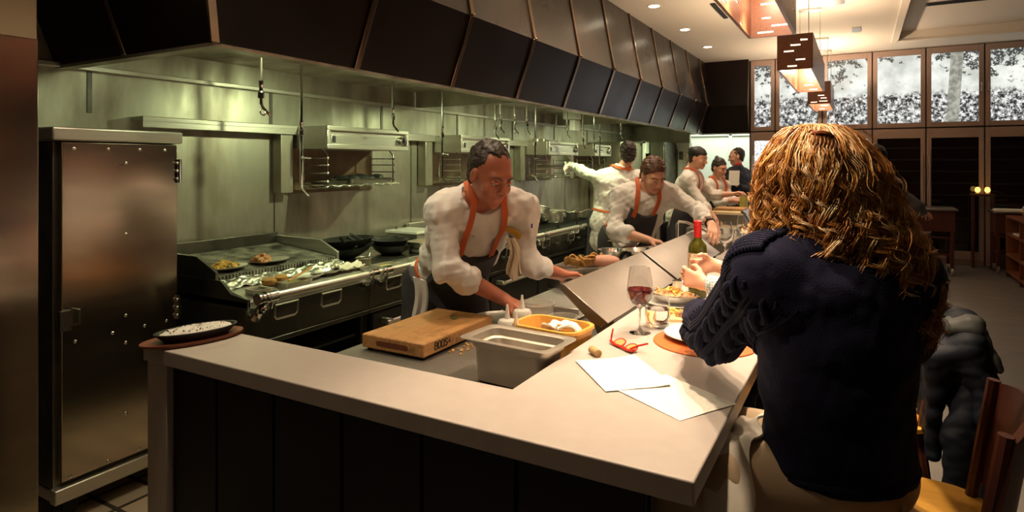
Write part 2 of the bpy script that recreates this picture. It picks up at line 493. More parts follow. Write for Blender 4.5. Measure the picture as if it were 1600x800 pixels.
# navy knit
KNIT, nt, b, N, L = nodes_mat('navy_wool_knit')
b.inputs['Base Color'].default_value = (0.0085, 0.0085, 0.026, 1); b.inputs['Roughness'].default_value = 0.9
b.inputs['Sheen Weight'].default_value = 0.03; b.inputs['Specular IOR Level'].default_value = 0.15
tc = N.new('ShaderNodeTexCoord'); vo = N.new('ShaderNodeTexVoronoi'); vo.inputs['Scale'].default_value = 260
L.new(tc.outputs['Object'], vo.inputs['Vector'])
bp = N.new('ShaderNodeBump'); bp.inputs['Strength'].default_value = 0.4; bp.inputs['Distance'].default_value = 0.0015; bp.invert = True
L.new(vo.outputs['Distance'], bp.inputs['Height']); L.new(bp.outputs[0], b.inputs['Normal'])

# wine label
WLAB, nt, b, N, L = nodes_mat('cream_wine_label')
tc = N.new('ShaderNodeTexCoord'); nz = N.new('ShaderNodeTexNoise'); nz.inputs['Scale'].default_value = 55
L.new(tc.outputs['Object'], nz.inputs['Vector'])
rp = N.new('ShaderNodeValToRGB')
rp.color_ramp.elements[0].position = 0.42; rp.color_ramp.elements[1].position = 0.55
rp.color_ramp.elements[0].color = (0.45, 0.16, 0.06, 1); rp.color_ramp.elements[1].color = (0.66, 0.56, 0.36, 1)
L.new(nz.outputs['Fac'], rp.inputs[0]); L.new(rp.outputs[0], b.inputs['Base Color']); b.inputs['Roughness'].default_value = 0.6

# printed menu: faint lines of print
MENU, nt, b, N, L = nodes_mat('printed_menu_paper')
tc = N.new('ShaderNodeTexCoord'); sp = N.new('ShaderNodeSeparateXYZ'); L.new(tc.outputs['Object'], sp.inputs[0])
wv = N.new('ShaderNodeTexWave'); wv.bands_direction = 'Y'; wv.inputs['Scale'].default_value = 24
L.new(tc.outputs['Object'], wv.inputs['Vector'])
nz = N.new('ShaderNodeTexNoise'); nz.inputs['Scale'].default_value = 60; L.new(tc.outputs['Object'], nz.inputs['Vector'])
g1 = N.new('ShaderNodeMath'); g1.operation = 'GREATER_THAN'; g1.inputs[1].default_value = 0.72; L.new(wv.outputs['Fac'], g1.inputs[0])
g2 = N.new('ShaderNodeMath'); g2.operation = 'GREATER_THAN'; g2.inputs[1].default_value = 0.5; L.new(nz.outputs['Fac'], g2.inputs[0])
ab = N.new('ShaderNodeMath'); ab.operation = 'ABSOLUTE'; L.new(sp.outputs[0], ab.inputs[0])
lt = N.new('ShaderNodeMath'); lt.operation = 'LESS_THAN'; lt.inputs[1].default_value = 0.07; L.new(ab.outputs[0], lt.inputs[0])
m1 = N.new('ShaderNodeMath'); m1.operation = 'MULTIPLY'; L.new(g1.outputs[0], m1.inputs[0]); L.new(g2.outputs[0], m1.inputs[1])
m2 = N.new('ShaderNodeMath'); m2.operation = 'MULTIPLY'; L.new(m1.outputs[0], m2.inputs[0]); L.new(lt.outputs[0], m2.inputs[1])
m3 = N.new('ShaderNodeMath'); m3.operation = 'MULTIPLY'; m3.inputs[1].default_value = 0.22; L.new(m2.outputs[0], m3.inputs[0])
mx = N.new('ShaderNodeMixRGB'); mx.inputs[1].default_value = (0.80, 0.77, 0.68, 1); mx.inputs[2].default_value = (0.45, 0.30, 0.2, 1)
L.new(m3.outputs[0], mx.inputs[0]); L.new(mx.outputs[0], b.inputs['Base Color']); b.inputs['Roughness'].default_value = 0.7

# back-lit vineyard photograph (black and white transparency)
def vineyard(name, trunk=None, low=False, strength=1.0):
    m, nt, b, N, L = nodes_mat(name)
    tc = N.new('ShaderNodeTexCoord'); sp = N.new('ShaderNodeSeparateXYZ'); L.new(tc.outputs['Object'], sp.inputs[0])
    def noise(s, d=6.0, r=0.6):
        n = N.new('ShaderNodeTexNoise'); n.inputs['Scale'].default_value = s; n.inputs['Detail'].default_value = d
        n.inputs['Roughness'].default_value = r
        L.new(tc.outputs['Object'], n.inputs['Vector']); return n.outputs['Fac']
    def ramp(src, p0, p1, c0, c1):
        r = N.new('ShaderNodeValToRGB'); r.color_ramp.elements[0].position = p0; r.color_ramp.elements[1].position = p1
        r.color_ramp.elements[0].color = (*c0, 1); r.color_ramp.elements[1].color = (*c1, 1); L.new(src, r.inputs[0]); return r.outputs[0]
    def mr(src, a, b_, c=0.0, d=1.0):
        r = N.new('ShaderNodeMapRange'); r.inputs[1].default_value = a; r.inputs[2].default_value = b_
        r.inputs[3].default_value = c; r.inputs[4].default_value = d; L.new(src, r.inputs[0]); return r.outputs[0]
    def math_(op, x, y=None):
        q = N.new('ShaderNodeMath'); q.operation = op
        for i, k in enumerate((x, y)):
            if k is None: continue
            if isinstance(k, (int, float)): q.inputs[i].default_value = k
            else: L.new(k, q.inputs[i])
        return q.outputs[0]
    def mix(f, a, b_):
        q = N.new('ShaderNodeMixRGB')
        L.new(f, q.inputs[0])
        for i, k in ((1, a), (2, b_)):
            if isinstance(k, tuple): q.inputs[i].default_value = (*k, 1)
            else: L.new(k, q.inputs[i])
        return q.outputs[0]
    z = sp.outputs[2]; x = sp.outputs[0]
    sky = ramp(noise(3.0), 0.38, 0.62, (0.50, 0.52, 0.47), (0.80, 0.82, 0.76))
    vines = ramp(noise(24, 8, 0.75), 0.46, 0.60, (0.02, 0.02, 0.022), (0.92, 0.92, 0.88))
    if low:
        col = ramp(noise(30, 8, 0.7), 0.40, 0.50, (0.25, 0.26, 0.27), (0.86, 0.88, 0.88))
    else:
        edge = math_('ADD', z, mr(noise(6), 0, 1, -0.12, 0.12))
        col = mix(mr(edge, 2.60, 2.66), vines, sky)
        lf = math_('ADD', math_('ADD', noise(9, 4), mr(z, 2.75, 3.2, 0.0, 0.20)), mr(math_('ABSOLUTE', math_('SUBTRACT', x, 0.55)), 0.2, 0.9, -0.10, 0.06))
        fine = math_('GREATER_THAN', noise(40, 6, 0.7), 0.45)
        leaf = math_('MULTIPLY', mr(lf, 0.66, 0.69), fine)
        col = mix(leaf, col, (0.05, 0.055, 0.055))
        if trunk is not None:
            tm = math_('LESS_THAN', math_('ABSOLUTE', math_('SUBTRACT', math_('ADD', x, mr(z, 2.2, 3.2, 0.03, -0.03)), trunk)), 0.075)
            col = mix(tm, col, ramp(noise(16), 0.4, 0.6, (0.20, 0.20, 0.17), (0.40, 0.40, 0.34)))
    b.inputs['Base Color'].default_value = (0.02, 0.02, 0.02, 1)
    b.inputs['Roughness'].default_value = 0.08
    L.new(col, b.inputs['Emission Color']); b.inputs['Emission Strength'].default_value = strength
    return m
# ------------------------------------------------------------------ room shell
CZ = 3.3            # ceiling height
WX = -3.6           # kitchen wall
DF = 0.14           # dining floor level (a low platform beside the kitchen)
mb = MB(); mb.box((-6.0, -4.0, -0.1), (0.9, 13.0, 0.0)); struct('floor', mb, TILE)
mb = MB(); mb.box((-0.62, -4.0, 0.0), (5.2, 10.95, DF)); mb.box((-2.28, -4.0, 0.0), (-0.62, 1.36, DF)); struct('floor_dining', mb, FLOORD)
mb = MB()
TX0, TX1, TY0, TY1 = 0.43, 3.6, 5.6, 10.1      # recessed tray in the ceiling
mb.box((-6.0, -4.0, CZ), (TX0, 13.0, CZ + 0.1)); mb.box((TX1, -4.0, CZ), (5.2, 13.0, CZ + 0.1))
mb.box((TX0, -4.0, CZ), (TX1, TY0, CZ + 0.1)); mb.box((TX0, TY1, CZ), (TX1, 13.0, CZ + 0.1))
mb.box((TX0 - .1, TY0 - .1, CZ + 0.12), (TX1 + .1, TY1 + .1, CZ + 0.3))
for a, b in (((TX0 - .1, TY0, CZ + .1), (TX0, TY1, CZ + .22)), ((TX1, TY0, CZ + .1), (TX1 + .1, TY1, CZ + .22)),
             ((TX0, TY0 - .1, CZ + .1), (TX1, TY0, CZ + .22)), ((TX0, TY1, CZ + .1), (TX1, TY1 + .1, CZ + .22))):
    mb.box(a, b)
struct('ceiling', mb, CEIL)
mb = MB()
for a, b in (((TX0 - .06, TY0 - .06, CZ - .02), (TX0 + .02, TY1 + .06, CZ)), ((TX1 - .02, TY0 - .06, CZ - .02), (TX1 + .06, TY1 + .06, CZ)),
             ((TX0, TY0 - .06, CZ - .02), (TX1, TY0 + .02, CZ)), ((TX0, TY1 - .02, CZ - .02), (TX1, TY1 + .06, CZ))):
    mb.box(a, b)
struct('trim_1', mb, CEIL, bevel=.004)
# kitchen wall in steel sheets
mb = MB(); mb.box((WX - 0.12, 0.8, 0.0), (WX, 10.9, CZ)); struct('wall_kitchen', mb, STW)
mb = MB()
for y in (1.78, 2.95, 4.1, 5.25, 6.4, 7.55, 8.7):
    mb.box((WX, y - 0.012, 1.87), (WX + 0.006, y + 0.012, 2.1))
for y in (2.98, 4.5, 6.2, 7.9):
    mb.box((WX, y - 0.004, 0.9), (WX + 0.004, y + 0.004, 1.84))
struct('trim_2', mb, STD)
mb = MB(); mb.box((WX, 2.0, 1.835), (WX + 0.11, 8.7, 1.865)); mb.box((WX + 0.10, 2.0, 1.80), (WX + 0.11, 8.7, 1.84)); struct('trim_3', mb, ST_, bevel=.004)
mb = MB(); mb.box((WX, 1.25, 2.09), (WX + 0.05, 10.9, 2.115)); struct('trim_4', mb, ST_, bevel=.003)
# near wall stub at the left edge: steel cladding below, painted above
mb = MB(); mb.box((-3.02, -3.9, 0.0), (-2.905, 1.24, CZ)); struct('wall_left', mb, BEIGE)
mb = MB(); mb.box((-2.905, -3.9, 0.0), (-2.895, 1.243, 2.10)); struct('trim_5', mb, STC, bevel=.003)
# kitchen end wall, prep room beyond, outer walls
mb = MB(); mb.box((WX, 10.9, 0), (-2.59, 11.0, CZ)); mb.box((-2.59, 10.9, 2.1), (-1.62, 11.0, CZ)); struct('wall_end', mb, STW)
mb = MB(); mb.box((-4.2, 12.6, 0), (-0.6, 12.7, CZ)); mb.box((-0.7, 11.0, 0), (-0.6, 12.6, CZ)); mb.box((-4.2, 11.0, 0), (-4.1, 12.6, CZ)); struct('wall_prep', mb, WHITEM)
mb = MB(); mb.box((5.1, -4.0, 0), (5.2, 11.0, CZ)); struct('wall_right', mb, DARKW)
mb = MB(); mb.box((-6.0, -4.0, 0), (5.2, -3.9, CZ)); struct('wall_front', mb, DARKW)
mb = MB(); mb.box((-1.62, 10.96, 0), (5.2, 11.06, CZ)); struct('wall_back', mb, DARKW)

# white sliding-door cabinet seen through the opening, brightly lit
t = thing('sliding_door_cabinet', 'tall white sliding door cabinet lit bright in the room past the kitchen', 'cabinet', (-1.9, 12.4, 0))
o3 = (-1.9, 12.4, 0)
mb = MB(o3)
for x in (-2.95, -2.16, -1.37, -0.78):
    mb.box((x - .03, 12.3, .1), (x + .03, 12.38, 2.22))
mb.box((-2.98, 12.3, 2.12), (-.75, 12.38, 2.22)); mb.box((-2.98, 12.3, .06), (-.75, 12.38, .16)); mb.box((-2.98, 12.3, .78), (-.75, 12.38, .84))
mb.box((-2.98, 12.44, .0), (-.75, 12.58, 2.24))
part('frame', mb, WHITEM, t, bevel=.004)
for x0, x1 in ((-2.95, -2.16), (-2.16, -1.37), (-1.37, -.78)):
    mb = MB(o3); mb.box((x0 + .03, 12.33, .12), (x1 - .03, 12.36, 2.14)); part('door', mb, WHITEM, t)

# ------------------------------------------------------------------ dining back wall: lit photo cabinets above, glass wine cabinets below
XB = [-1.60, -1.217, -0.53, 0.153, 0.834, 1.527, 2.21, 2.90]
YB = 10.9
NAMES = ['narrow end', 'second', 'third', 'fourth', 'fifth with tree trunk', 'sixth', 'seventh']
VIN = [vineyard('lit_photo_plain'), vineyard('lit_photo_trunk', trunk=1.18), vineyard('lit_photo_pale', low=True, strength=1.15)]
UPL = ['narrow lit vineyard photo cabinet beside the black hood end', 'lit vineyard photo cabinet second from the black hood end',
       'lit photo cabinet with dark leaves above the hair clip', 'lit photo cabinet with one dark leafy branch across its pale sky',
       'lit photo cabinet showing a thick pale tree trunk', 'lit photo cabinet next right of the tree trunk photo', 'lit photo cabinet at the far end of the row']
LOL = ['narrow pale lit lower cabinet beside the kitchen opening', 'lower lit cabinet behind the curly haired woman', 'lower lit cabinet with only its bright corner showing past the hair',
       'dark glass wine cabinet behind the server', 'dark glass wine cabinet under the tree trunk photo', 'dark glass wine cabinet beside the added amber lamps', 'dark glass wine cabinet at the far end of the row']
for i in range(7):
    x0, x1 = XB[i] + .008, XB[i + 1] - .008
    X = (x0 + x1) / 2
    off = (X, YB, 0)
    b_ = .058
    t = thing('photo_cabinet', UPL[i], 'cabinet', (X, YB, 0), 0, 'lit vineyard photo cabinets on the back wall')
    mb = MB(off)
    mb.box((x0, YB, 2.13), (x0 + b_, YB + .05, 3.29)); mb.box((x1 - b_, YB, 2.13), (x1, YB + .05, 3.29))
    mb.box((x0 + b_, YB, 2.13), (x1 - b_, YB + .05, 2.20)); mb.box((x0 + b_, YB, 3.20), (x1 - b_, YB + .05, 3.29))
    part('frame', mb, FRAMEW, t, bevel=.004)
    mb = MB((0, YB, 0)); mb.box((x0 + b_, YB + .018, 2.20), (x1 - b_, YB + .03, 3.20))
    part('photo_panel', mb, VIN[1] if i == 4 else VIN[0], t, loc=(-X, 0, 0))
    hx = x1 - .03 if i % 2 == 0 else x0 + .03
    mb = MB(off); mb.tube([(hx, YB, 2.62), (hx, YB - .03, 2.62), (hx, YB - .03, 2.74), (hx, YB, 2.74)], .006); part('handle', mb, ALU, t)
    t = thing('wine_cabinet', LOL[i], 'cabinet', (X, YB, DF), 0, 'glass door wine cabinets along the back wall')
    mb = MB((X, YB, DF))
    mb.box((x0, YB, .22), (x0 + b_, YB + .05, 2.11)); mb.box((x1 - b_, YB, .22), (x1, YB + .05, 2.11))
    mb.box((x0 + b_, YB, 1.97), (x1 - b_, YB + .05, 2.11)); mb.box((x0 + b_, YB, .22), (x1 - b_, YB + .05, .34)); mb.box((x0, YB + .02, DF), (x1, YB + .05, .22))
    part('frame', mb, FRAMEW, t, bevel=.004)
    mb = MB((0, YB, 0)); mb.box((x0 + b_, YB + .02, .34), (x1 - b_, YB + .03, 1.97))
    part('glass_door', mb, VIN[2] if i < 3 else DGLASS, t, loc=(-X, 0, -DF))
    if i >= 3:
        mb = MB((X, YB, DF))
        for k in range(9):
            z = .45 + k * .17
            mb.box((x0 + b_, YB + .012, z), (x1 - b_, YB + .0195, z + .022))
        part('wine_shelf', mb, SHELFD, t)
    hx = x1 - .035 if i % 2 == 1 else x0 + .035
    mb = MB((X, YB, DF)); mb.tube([(hx, YB, .95), (hx, YB - .05, .95), (hx, YB - .05, 1.72), (hx, YB, 1.72)], .010); part('handle', mb, ALU, t)

# ------------------------------------------------------------------ hood
BOT, BRK, TOPP = (-2.32, 2.10), (-2.16, 2.54), (-2.30, CZ)
HY = [1.62, 2.44, 3.31, 4.18, 5.05, 5.92, 6.79, 7.66, 8.53, 9.40, 10.27, 10.75]
t = thing('exhaust_hood', 'long black panelled exhaust hood over the cooking line', 'hood', (-2.9, 6.2, 2.1))
ho = (-2.9, 6.2, 2.1)
def hp(y, k):     # k 0 bottom, 1 break, 2 top; mitred at both ends
    e0 = y == HY[0]; e1 = y == HY[-1]
    X, Z = (BOT, BRK, TOPP)[k]
    dy = (0, -.16, -.02)[k]
    return Vector((X, y + (dy if (e0 or e1) else 0), Z))
for a, b in zip(HY[:-1], HY[1:]):
    for nm, k0, k1 in (('lower_panel', 0, 1), ('upper_panel', 1, 2)):
        q = [hp(a, k0), hp(b, k0), hp(b, k1), hp(a, k1)]
        mb = MB(ho); mb.prism(q, Vector((-.03, 0, -.004)))
        part(nm, mb, BLK if k0 == 0 else BLKU, t)
for y in HY[:-1]:
    p0, p1, p2 = hp(y, 0), hp(y, 1), hp(y, 2)
    o_ = Vector((.008, 0, 0))
    mb = MB(ho)
    for a, b in ((p0, p1), (p1, p2)):
        d = (b - a).normalized(); n_ = Vector((d.z, 0, -d.x)).normalized()
        n_ = n_ if n_.x > 0 else -n_
        mb.obox((a + b) / 2 + n_ * .006, (.04, .016, (b - a).length), (Vector((0, 1, 0)), n_, d))
    mb.ell(p1 + Vector((.018, 0, 0)), .012, 8, 6); mb.ell(p0 + Vector((.012, 0, .03)), .010, 8, 6)
    part('seam_strip', mb, STRIP, t, bevel=.004)
mb = MB(ho)   # near end face
mb.prism([hp(HY[0], 0), hp(HY[0], 1), Vector((-3.6, 1.46, 2.54)), Vector((-3.6, 1.62, 2.10))], Vector((0, .03, -.004)))
mb.prism([hp(HY[0], 1), hp(HY[0], 2), Vector((-3.6, 1.60, CZ)), Vector((-3.6, 1.46, 2.54))], Vector((0, .03, 0)))
part('end_panel', mb, BLK, t)
mb = MB(ho); mb.obox((-2.95, 1.535, 2.32), (.03, .02, .47), (Vector((1, 0, 0)), Vector((0, 1, .36)), Vector((0, -.34, 1)))); part('seam_strip', mb, STRIP, t, bevel=.004)
mb = MB(ho)   # far return towards the photo wall
y = HY[-1]
mb.prism([Vector((-1.60, y, 2.1)), Vector((-1.60, y - .16, 2.54)), hp(y, 1), hp(y, 0)], Vector((0, .03, 0)))
mb.prism([Vector((-1.60, y - .16, 2.54)), Vector((-1.60, y - .02, CZ)), hp(y, 2), hp(y, 1)], Vector((0, .03, 0)))
part('return_panel', mb, BLK, t)
mb = MB(ho)   # steel rim and lining
mb.box((-2.40, 1.62, 2.085), (-2.325, 10.75, 2.10)); mb.box((-3.6, 1.62, 2.085), (-2.40, 1.68, 2.10)); mb.box((-2.40, 10.70, 2.085), (-1.60, 10.9, 2.10))
mb.box((-2.405, 1.66, 2.10), (-2.385, 10.75, 2.26)); mb.box((-3.58, 1.66, 2.10), (-2.40, 1.68, 2.26))
mb.box((-3.6, 1.64, 2.25), (-2.385, 10.8, 2.27))
part('steel_lining', mb, STW, t)
for y in (4.55, 7.6):
    mb = MB(ho); mb.prism([(-3.58, y, 2.11), (-2.41, y, 2.11), (-2.41, y, 2.25), (-3.58, y, 2.25)], (0, .02, 0)); part('divider', mb, STW, t)
mb = MB(ho); mb.box((-2.72, 1.72, 2.215), (-2.44, 2.3, 2.245)); part('light_panel', mb, HLAMP, t)
for i, y in enumerate(HOOD_Y):
    mb = MB(ho); mb.lathe([(0, .055), (.03, .055), (.045, .065), (.05, .10)], (-2.52, y, 2.15), 14); part('lamp_globe', mb, HLAMP, t)
# detector box under the hood
t = thing('junction_box', 'small steel junction box with two white valves under the hood', 'box', (-3.05, 6.9, 2.25))
c = Vector((-3.05, 6.9, 2.25))
mb = MB(c); mb.box(c + V(-.08, -.1, -.12), c + V(.08, .1, 0)); part('case', mb, WHITEM, t, bevel=.01)
mb = MB(c); mb.box(c + V(.0, -.09, -.26), c + V(.07, -.02, -.13)); part('valve', mb, WHITE, t, bevel=.01)
mb = MB(c); mb.box(c + V(.0, .03, -.26), c + V(.07, .1, -.13)); part('valve', mb, WHITE, t, bevel=.01)

# ------------------------------------------------------------------ hanging gas rods
RODS = [(408, 178, -2.75, 1), (471, 305, -3.10, 2), (614, 204, -3.10, 0), (691, 285, -3.10, 2), (774, 216, -3.10, 0), (782, 207, -2.95, 1),
        (804, 208, -2.95, 1), (823, 210, -2.95, 1), (836, 282, -3.10, 2), (886, 215, -3.0, 0), (911, 232, -3.0, 1), (928, 238, -3.0, 1), (937, 262, -3.10, 2), (970, 216, -3.0, 0)]
ORD = ['first', 'second', 'third', 'fourth', 'fifth', 'sixth', 'seventh', 'eighth', 'ninth', 'tenth', 'eleventh', 'twelfth', 'thirteenth', 'fourteenth']
def at_x(px, py, X):
    u = (px - 800) / F
    d = X / (u * CT - ST)
    return at(px, py, d)
for i, (px, py, X, kind) in enumerate(RODS):
    p = at_x(px, py, X)
    L_ = 2.25 - p.z
    t = thing('gas_rod', ('short steel hook rod' if kind == 1 else 'long steel gas rod with valve' if kind == 2 else 'plain steel rod') + ' under the hood, ' + ORD[i] + ' along from the tall cabinet',
              'rod', (p.x, p.y, p.z), 0, 'steel rods hanging under the hood')
    mb = MB(); mb.tube([(0, 0, .05), (0, 0, L_)], .0095 if kind != 1 else .008, 8); part('rod', mb, CHR, t)
    mb = MB(); zf = .10 if kind != 2 else .40
    mb.lathe([(.0, zf - .02), (.017, zf - .018), (.017, zf + .012), (.0105, zf + .02), (.0105, zf + .045), (.014, zf + .05), (.014, zf + .075), (0, zf + .075)], n=10); part('ferrule', mb, CHR, t)
    mb = MB()
    mb.tube([(0, 0, .06), (.0, .01, .035), (.01, .03, .01), (.015, .045, -.005)], .008, 7)
    if kind == 1: mb.torus((.0, .012, .012), .018, .004, 14, 6, (1, 0, 0))
    part('hook_end', mb, CHR, t)
    if kind == 2:
        mb = MB(); mb.tube([(0, 0, .24), (.02, .06, .235)], .006, 6); mb.ell((0, 0, .24), .014, 8, 6); part('valve_lever', mb, CHR, t)

# ------------------------------------------------------------------ salamander broilers on the wall
BURNT = mat('heat_stained_steel', (0.26, 0.17, 0.11), 0.45, 0.8, col2=(0.13, 0.085, 0.06), nscale=5)
def salamander(y0, W, label, boxy=False):
    loc = (WX + .004, y0, 1.40)
    t = thing('salamander_broiler', label, 'broiler', loc, 0, 'salamander broilers along the kitchen wall')
    D = .40
    mb = MB()
    mb.box((0, 0, .30), (D - .03, W, .46)); mb.box((D - .03, 0, .43), (D, W, .46)); mb.box((D - .03, 0, .30), (D, W, .335)); mb.box((D - .03, 0, .335), (D, .03, .43)); mb.box((D - .03, W - .03, .335), (D, W, .43))
    part('broiler_body', mb, STH, t, bevel=.004)
    mb = MB(); mb.box((D - .032, .05, .335), (D - .012, W - .13, .40)); part('control_panel', mb, ST_, t, bevel=.003)
    mb = MB(); mb.box((D - .014, .055, .345), (D - .008, .085, .39)); part('badge', mb, BLKM, t)
    mb = MB(); mb.tube([(D - .03, W - .08, .375), (D + .015, W - .08, .375)], .034, 16); mb.torus((D + .015, W - .08, .375), .03, .006, 16, 6, (1, 0, 0)); mb.box((D + .014, W - .085, .35), (D + .03, W - .075, .40)); part('knob', mb, CHR, t)
    mb = MB(); mb.box((0, -.13, -.01), (.09, -.025, .46)); part('wall_bracket', mb, STW, t, bevel=.003)
    mb = MB(); mb.box((0, -.02, -.02), (.012, W, .30)); part('back_plate', mb, BURNT, t)
    mb = MB()
    r = .0055
    for y in (.06, W - .12):
        for x in (.10, .335):
            mb.tube([(x, y, .03), (x, y, .26)] + ([(x - .03, y - .02, .31)] if x > .2 else []), r, 6)
        for z in (.07, .13, .185, .235):
            mb.tube([(.10, y, z), (.335, y, z)], r * .8, 6); mb.ell((.34, y, z), .011, 7, 5)
    for x in (.08, .34):
        mb.tube([(x, .02, .045), (x, W - .09, .045)], r, 6)
    for k in range(9):
        y = .04 + k * (W - .16) / 8
        mb.tube([(.08, y, .045), (.34, y, .045)], r * .7, 6)
    part('wire_rack', mb, CHR, t)
    mb = MB()
    def fo(u, v):
        return (.07 + u * .29 + .004 * math.sin(31 * v + 9 * u), .02 + v * (W - .10), .028 + .006 * math.sin(u * 17 + v * 43) + (.014 if u > .93 else 0))
    mb.sheet(fo, 10, 50, .004); part('foil_tray', mb, FOIL, t)
    return t
SALS = [(3.09, .88, 'salamander broiler with charred food nearest the tall cabinet'), (4.73, .90, 'salamander broiler behind the ruddy faced chef'),
        (6.57, .86, "salamander broiler within the back chef's reach"), (8.02, .62, 'farthest salamander broiler, half hidden by the back chef')]
for a in SALS: salamander(*a)
# things on the racks
def sheet_pan(name, label, cat, c, sx, sy, h=.025, group=None, m=STP, rz=0):
    t = thing(name, label, cat, c, rz, group)
    mb = MB()
    loft(mb, [rrect(-sx / 2 + .012, -sy / 2 + .012, sx / 2 - .012, sy / 2 - .012, .02, 0), rrect(-sx / 2, -sy / 2, sx / 2, sy / 2, .025, h), rrect(-sx / 2 - .008, -sy / 2 - .008, sx / 2 + .008, sy / 2 + .008, .03, h + .001),
              rrect(-sx / 2 + .003, -sy / 2 + .003, sx / 2 - .003, sy / 2 - .003, .025, h - .003), rrect(-sx / 2 + .015, -sy / 2 + .015, sx / 2 - .015, sy / 2 - .015, .02, .003)])
    part('pan', mb, m, t)
    return t
zt = 1.45
sheet_pan('broiler_tray', 'steel tray of blackened food on the nearest broiler rack', 'tray', (-3.37, 3.62, zt), .22, .46, .035)
for k in range(9):
    mb = MB(); mb.ell((0, 0, 0), (.05 + random.random() * .03, .045, .022 + random.random() * .012), 10, 6, jit=.2)
    solo('charred_pepper', mb, IRON, 'blackened piece of food on the nearest broiler tray', 'food', (-3.41 + .07 * (k % 2), 3.44 + k * .045, zt + .035), 'blackened food on the broiler tray')
sheet_pan('broiler_tray', 'small flat steel tray beside the blackened food tray', 'tray', (-3.36, 3.26, zt), .2, .2, .02)
sheet_pan('broiler_tray', 'shallow steel pan held by the back chef at the broiler', 'tray', (-3.30, 6.82, 1.545), .18, .40, .03)
for k, y in enumerate((6.66, 6.84, 7.04, 7.2)):
    mb = MB(); mb.lathe([(.0, 0), (.06, 0), (.07, .03), (.065, .03), (.055, .006), (0, .006)], n=16)
    solo('small_steel_bowl', mb, CHR, ORD[k] + ' small steel bowl along the top of the third broiler', 'bowl', (-3.42, y, 1.862), 'small bowls on the broiler top')

# ------------------------------------------------------------------ tall holding cabinet at left
cx0, cx1, cy0, cy1, cz0, cz1 = -3.58, -3.07, 1.385, 1.94, .16, 1.70
t = thing('holding_cabinet', 'tall brushed steel holding cabinet with riveted door at left', 'cabinet', ((cx0 + cx1) / 2, (cy0 + cy1) / 2, 0))
co = t.location.copy()
mb = MB(co); mb.box((cx0, cy0, cz0), (cx1 - .035, cy1, cz1)); part('carcass', mb, STD, t, bevel=.006)
mb = MB(co); mb.box((cx0 - .01, cy0 - .02, 1.70), (cx1 + .012, cy1 + .02, 1.76)); part('top_cap', mb, STH, t, bevel=.008)
mb = MB(co); mb.box((cx1 - .035, cy0 + .02, cz0 + .03), (cx1, cy1 - .003, cz1 - .005)); dr = part('door', mb, STC, t, bevel=.004)
RV = [(y, 1.665) for y in (1.455, 1.60, 1.745, 1.87)] + [(y, .80) for y in (1.46, 1.62, 1.77, 1.88)] + [(y, .205) for y in (1.44, 1.6, 1.74, 1.87)] + [(1.68, z) for z in (1.60, 1.26, .87, .74, .40)]
for y, z in RV:
    mb = MB(co); mb.ell((cx1 + .001, y, z), (.005, .0085, .0085), 8, 6); part('rivet', mb, CHR, dr)
for y, z in ((1.665, 1.60), (1.645, 1.585)):
    mb = MB(co); mb.obox((cx1 + .003, y, z), (.006, .008, .03), (V(1, 0, 0), V(0, 1, -.6), V(0, .6, 1))); part('door_clip', mb, CHR, dr)
for z in (1.50, .80):
    mb = MB(co); mb.box((cx1 - .02, cy1 - .012, z), (cx1 + .012, cy1 + .012, z + .12)); mb.tube([(cx1 + .008, cy1, z), (cx1 + .008, cy1, z + .12)], .009, 8)
    for q in (.02, .06, .1): mb.ell((cx1 + .012, cy1 - .012, z + q), .008, 8, 6)
    part('hinge', mb, CHR, dr)
mb = MB(co); mb.box((cx1, cy0 + .005, .86), (cx1 + .022, cy0 + .055, .95)); mb.tube([(cx1 + .02, cy0 + .05, .88), (cx1 + .045, cy0 + .07, .89), (cx1 + .045, cy0 + .07, .95), (cx1 + .02, cy0 + .05, .955)], .006, 8); part('latch', mb, STD, dr, bevel=.003)
mb = MB(co); mb.box((cx1 - .04, cy0 - .01, .10), (cx1 + .01, cy1 + .01, .165)); mb.box((cx0, cy0, .10), (cx1 - .04, cy1, .15)); part('bumper_rail', mb, STH, t, bevel=.006)
for x, y in ((cx0 + .06, cy0 + .06), (cx0 + .06, cy1 - .06), (cx1 - .06, cy0 + .06), (cx1 - .06, cy1 - .06)):
    mb = MB(co); mb.tube([(x - .015, y, .05), (x + .015, y, .05)], .05, 16); mb.box((x - .025, y - .02, .05), (x + .025, y + .02, .11)); part('caster', mb, RUBBER, t)

# ------------------------------------------------------------------ ranges
RX = -2.67
def rail_unit(t, o, y0, y1, ends=(True, False)):
    mb = MB(o); mb.tube([(-2.60, y0, .925), (-2.60, y1, .925)], .021, 14); r = part('front_rail', mb, STH, t)
    n = max(2, int((y1 - y0) / .7) + 1)
    for k in range(n):
        mb = MB(o)
        y = y0 + .06 + (y1 - y0 - .12) * k / (n - 1)
        mb.tube([(-2.60, y, .925), (-2.615, y, .87), (-2.69, y, .85)], .014, 8)
        mb.tube([(-2.60, y - .025, .925), (-2.60, y + .025, .925)], .029, 14)
        mb.tube([(-2.60, y - .055, .925), (-2.60, y - .04, .925)], .026, 14)
        mb.tube([(-2.69, y, .845), (-2.66, y, .845)], .03, 12)
        part('rail_bracket', mb, CHR, t)
    if ends[0]:
        mb = MB(o)
        for k, rr in enumerate((.030, .026, .032, .024)):
            mb.tube([(-2.60, y0 - .03 + k * .022, .925), (-2.60, y0 - .016 + k * .022, .925)], rr, 14)
        mb.tube([(-2.60, y0 + .0, .915), (-2.605, y0 - .01, .86), (-2.64, y0, .82), (-2.69, y0, .82)], .02, 10)
        for k in range(5):
            mb.ell((-2.605 - .012 * k, y0 + .0, .875 - .012 * k), .026, 9, 7)
        part('rail_end_fitting', mb, CHR, t)
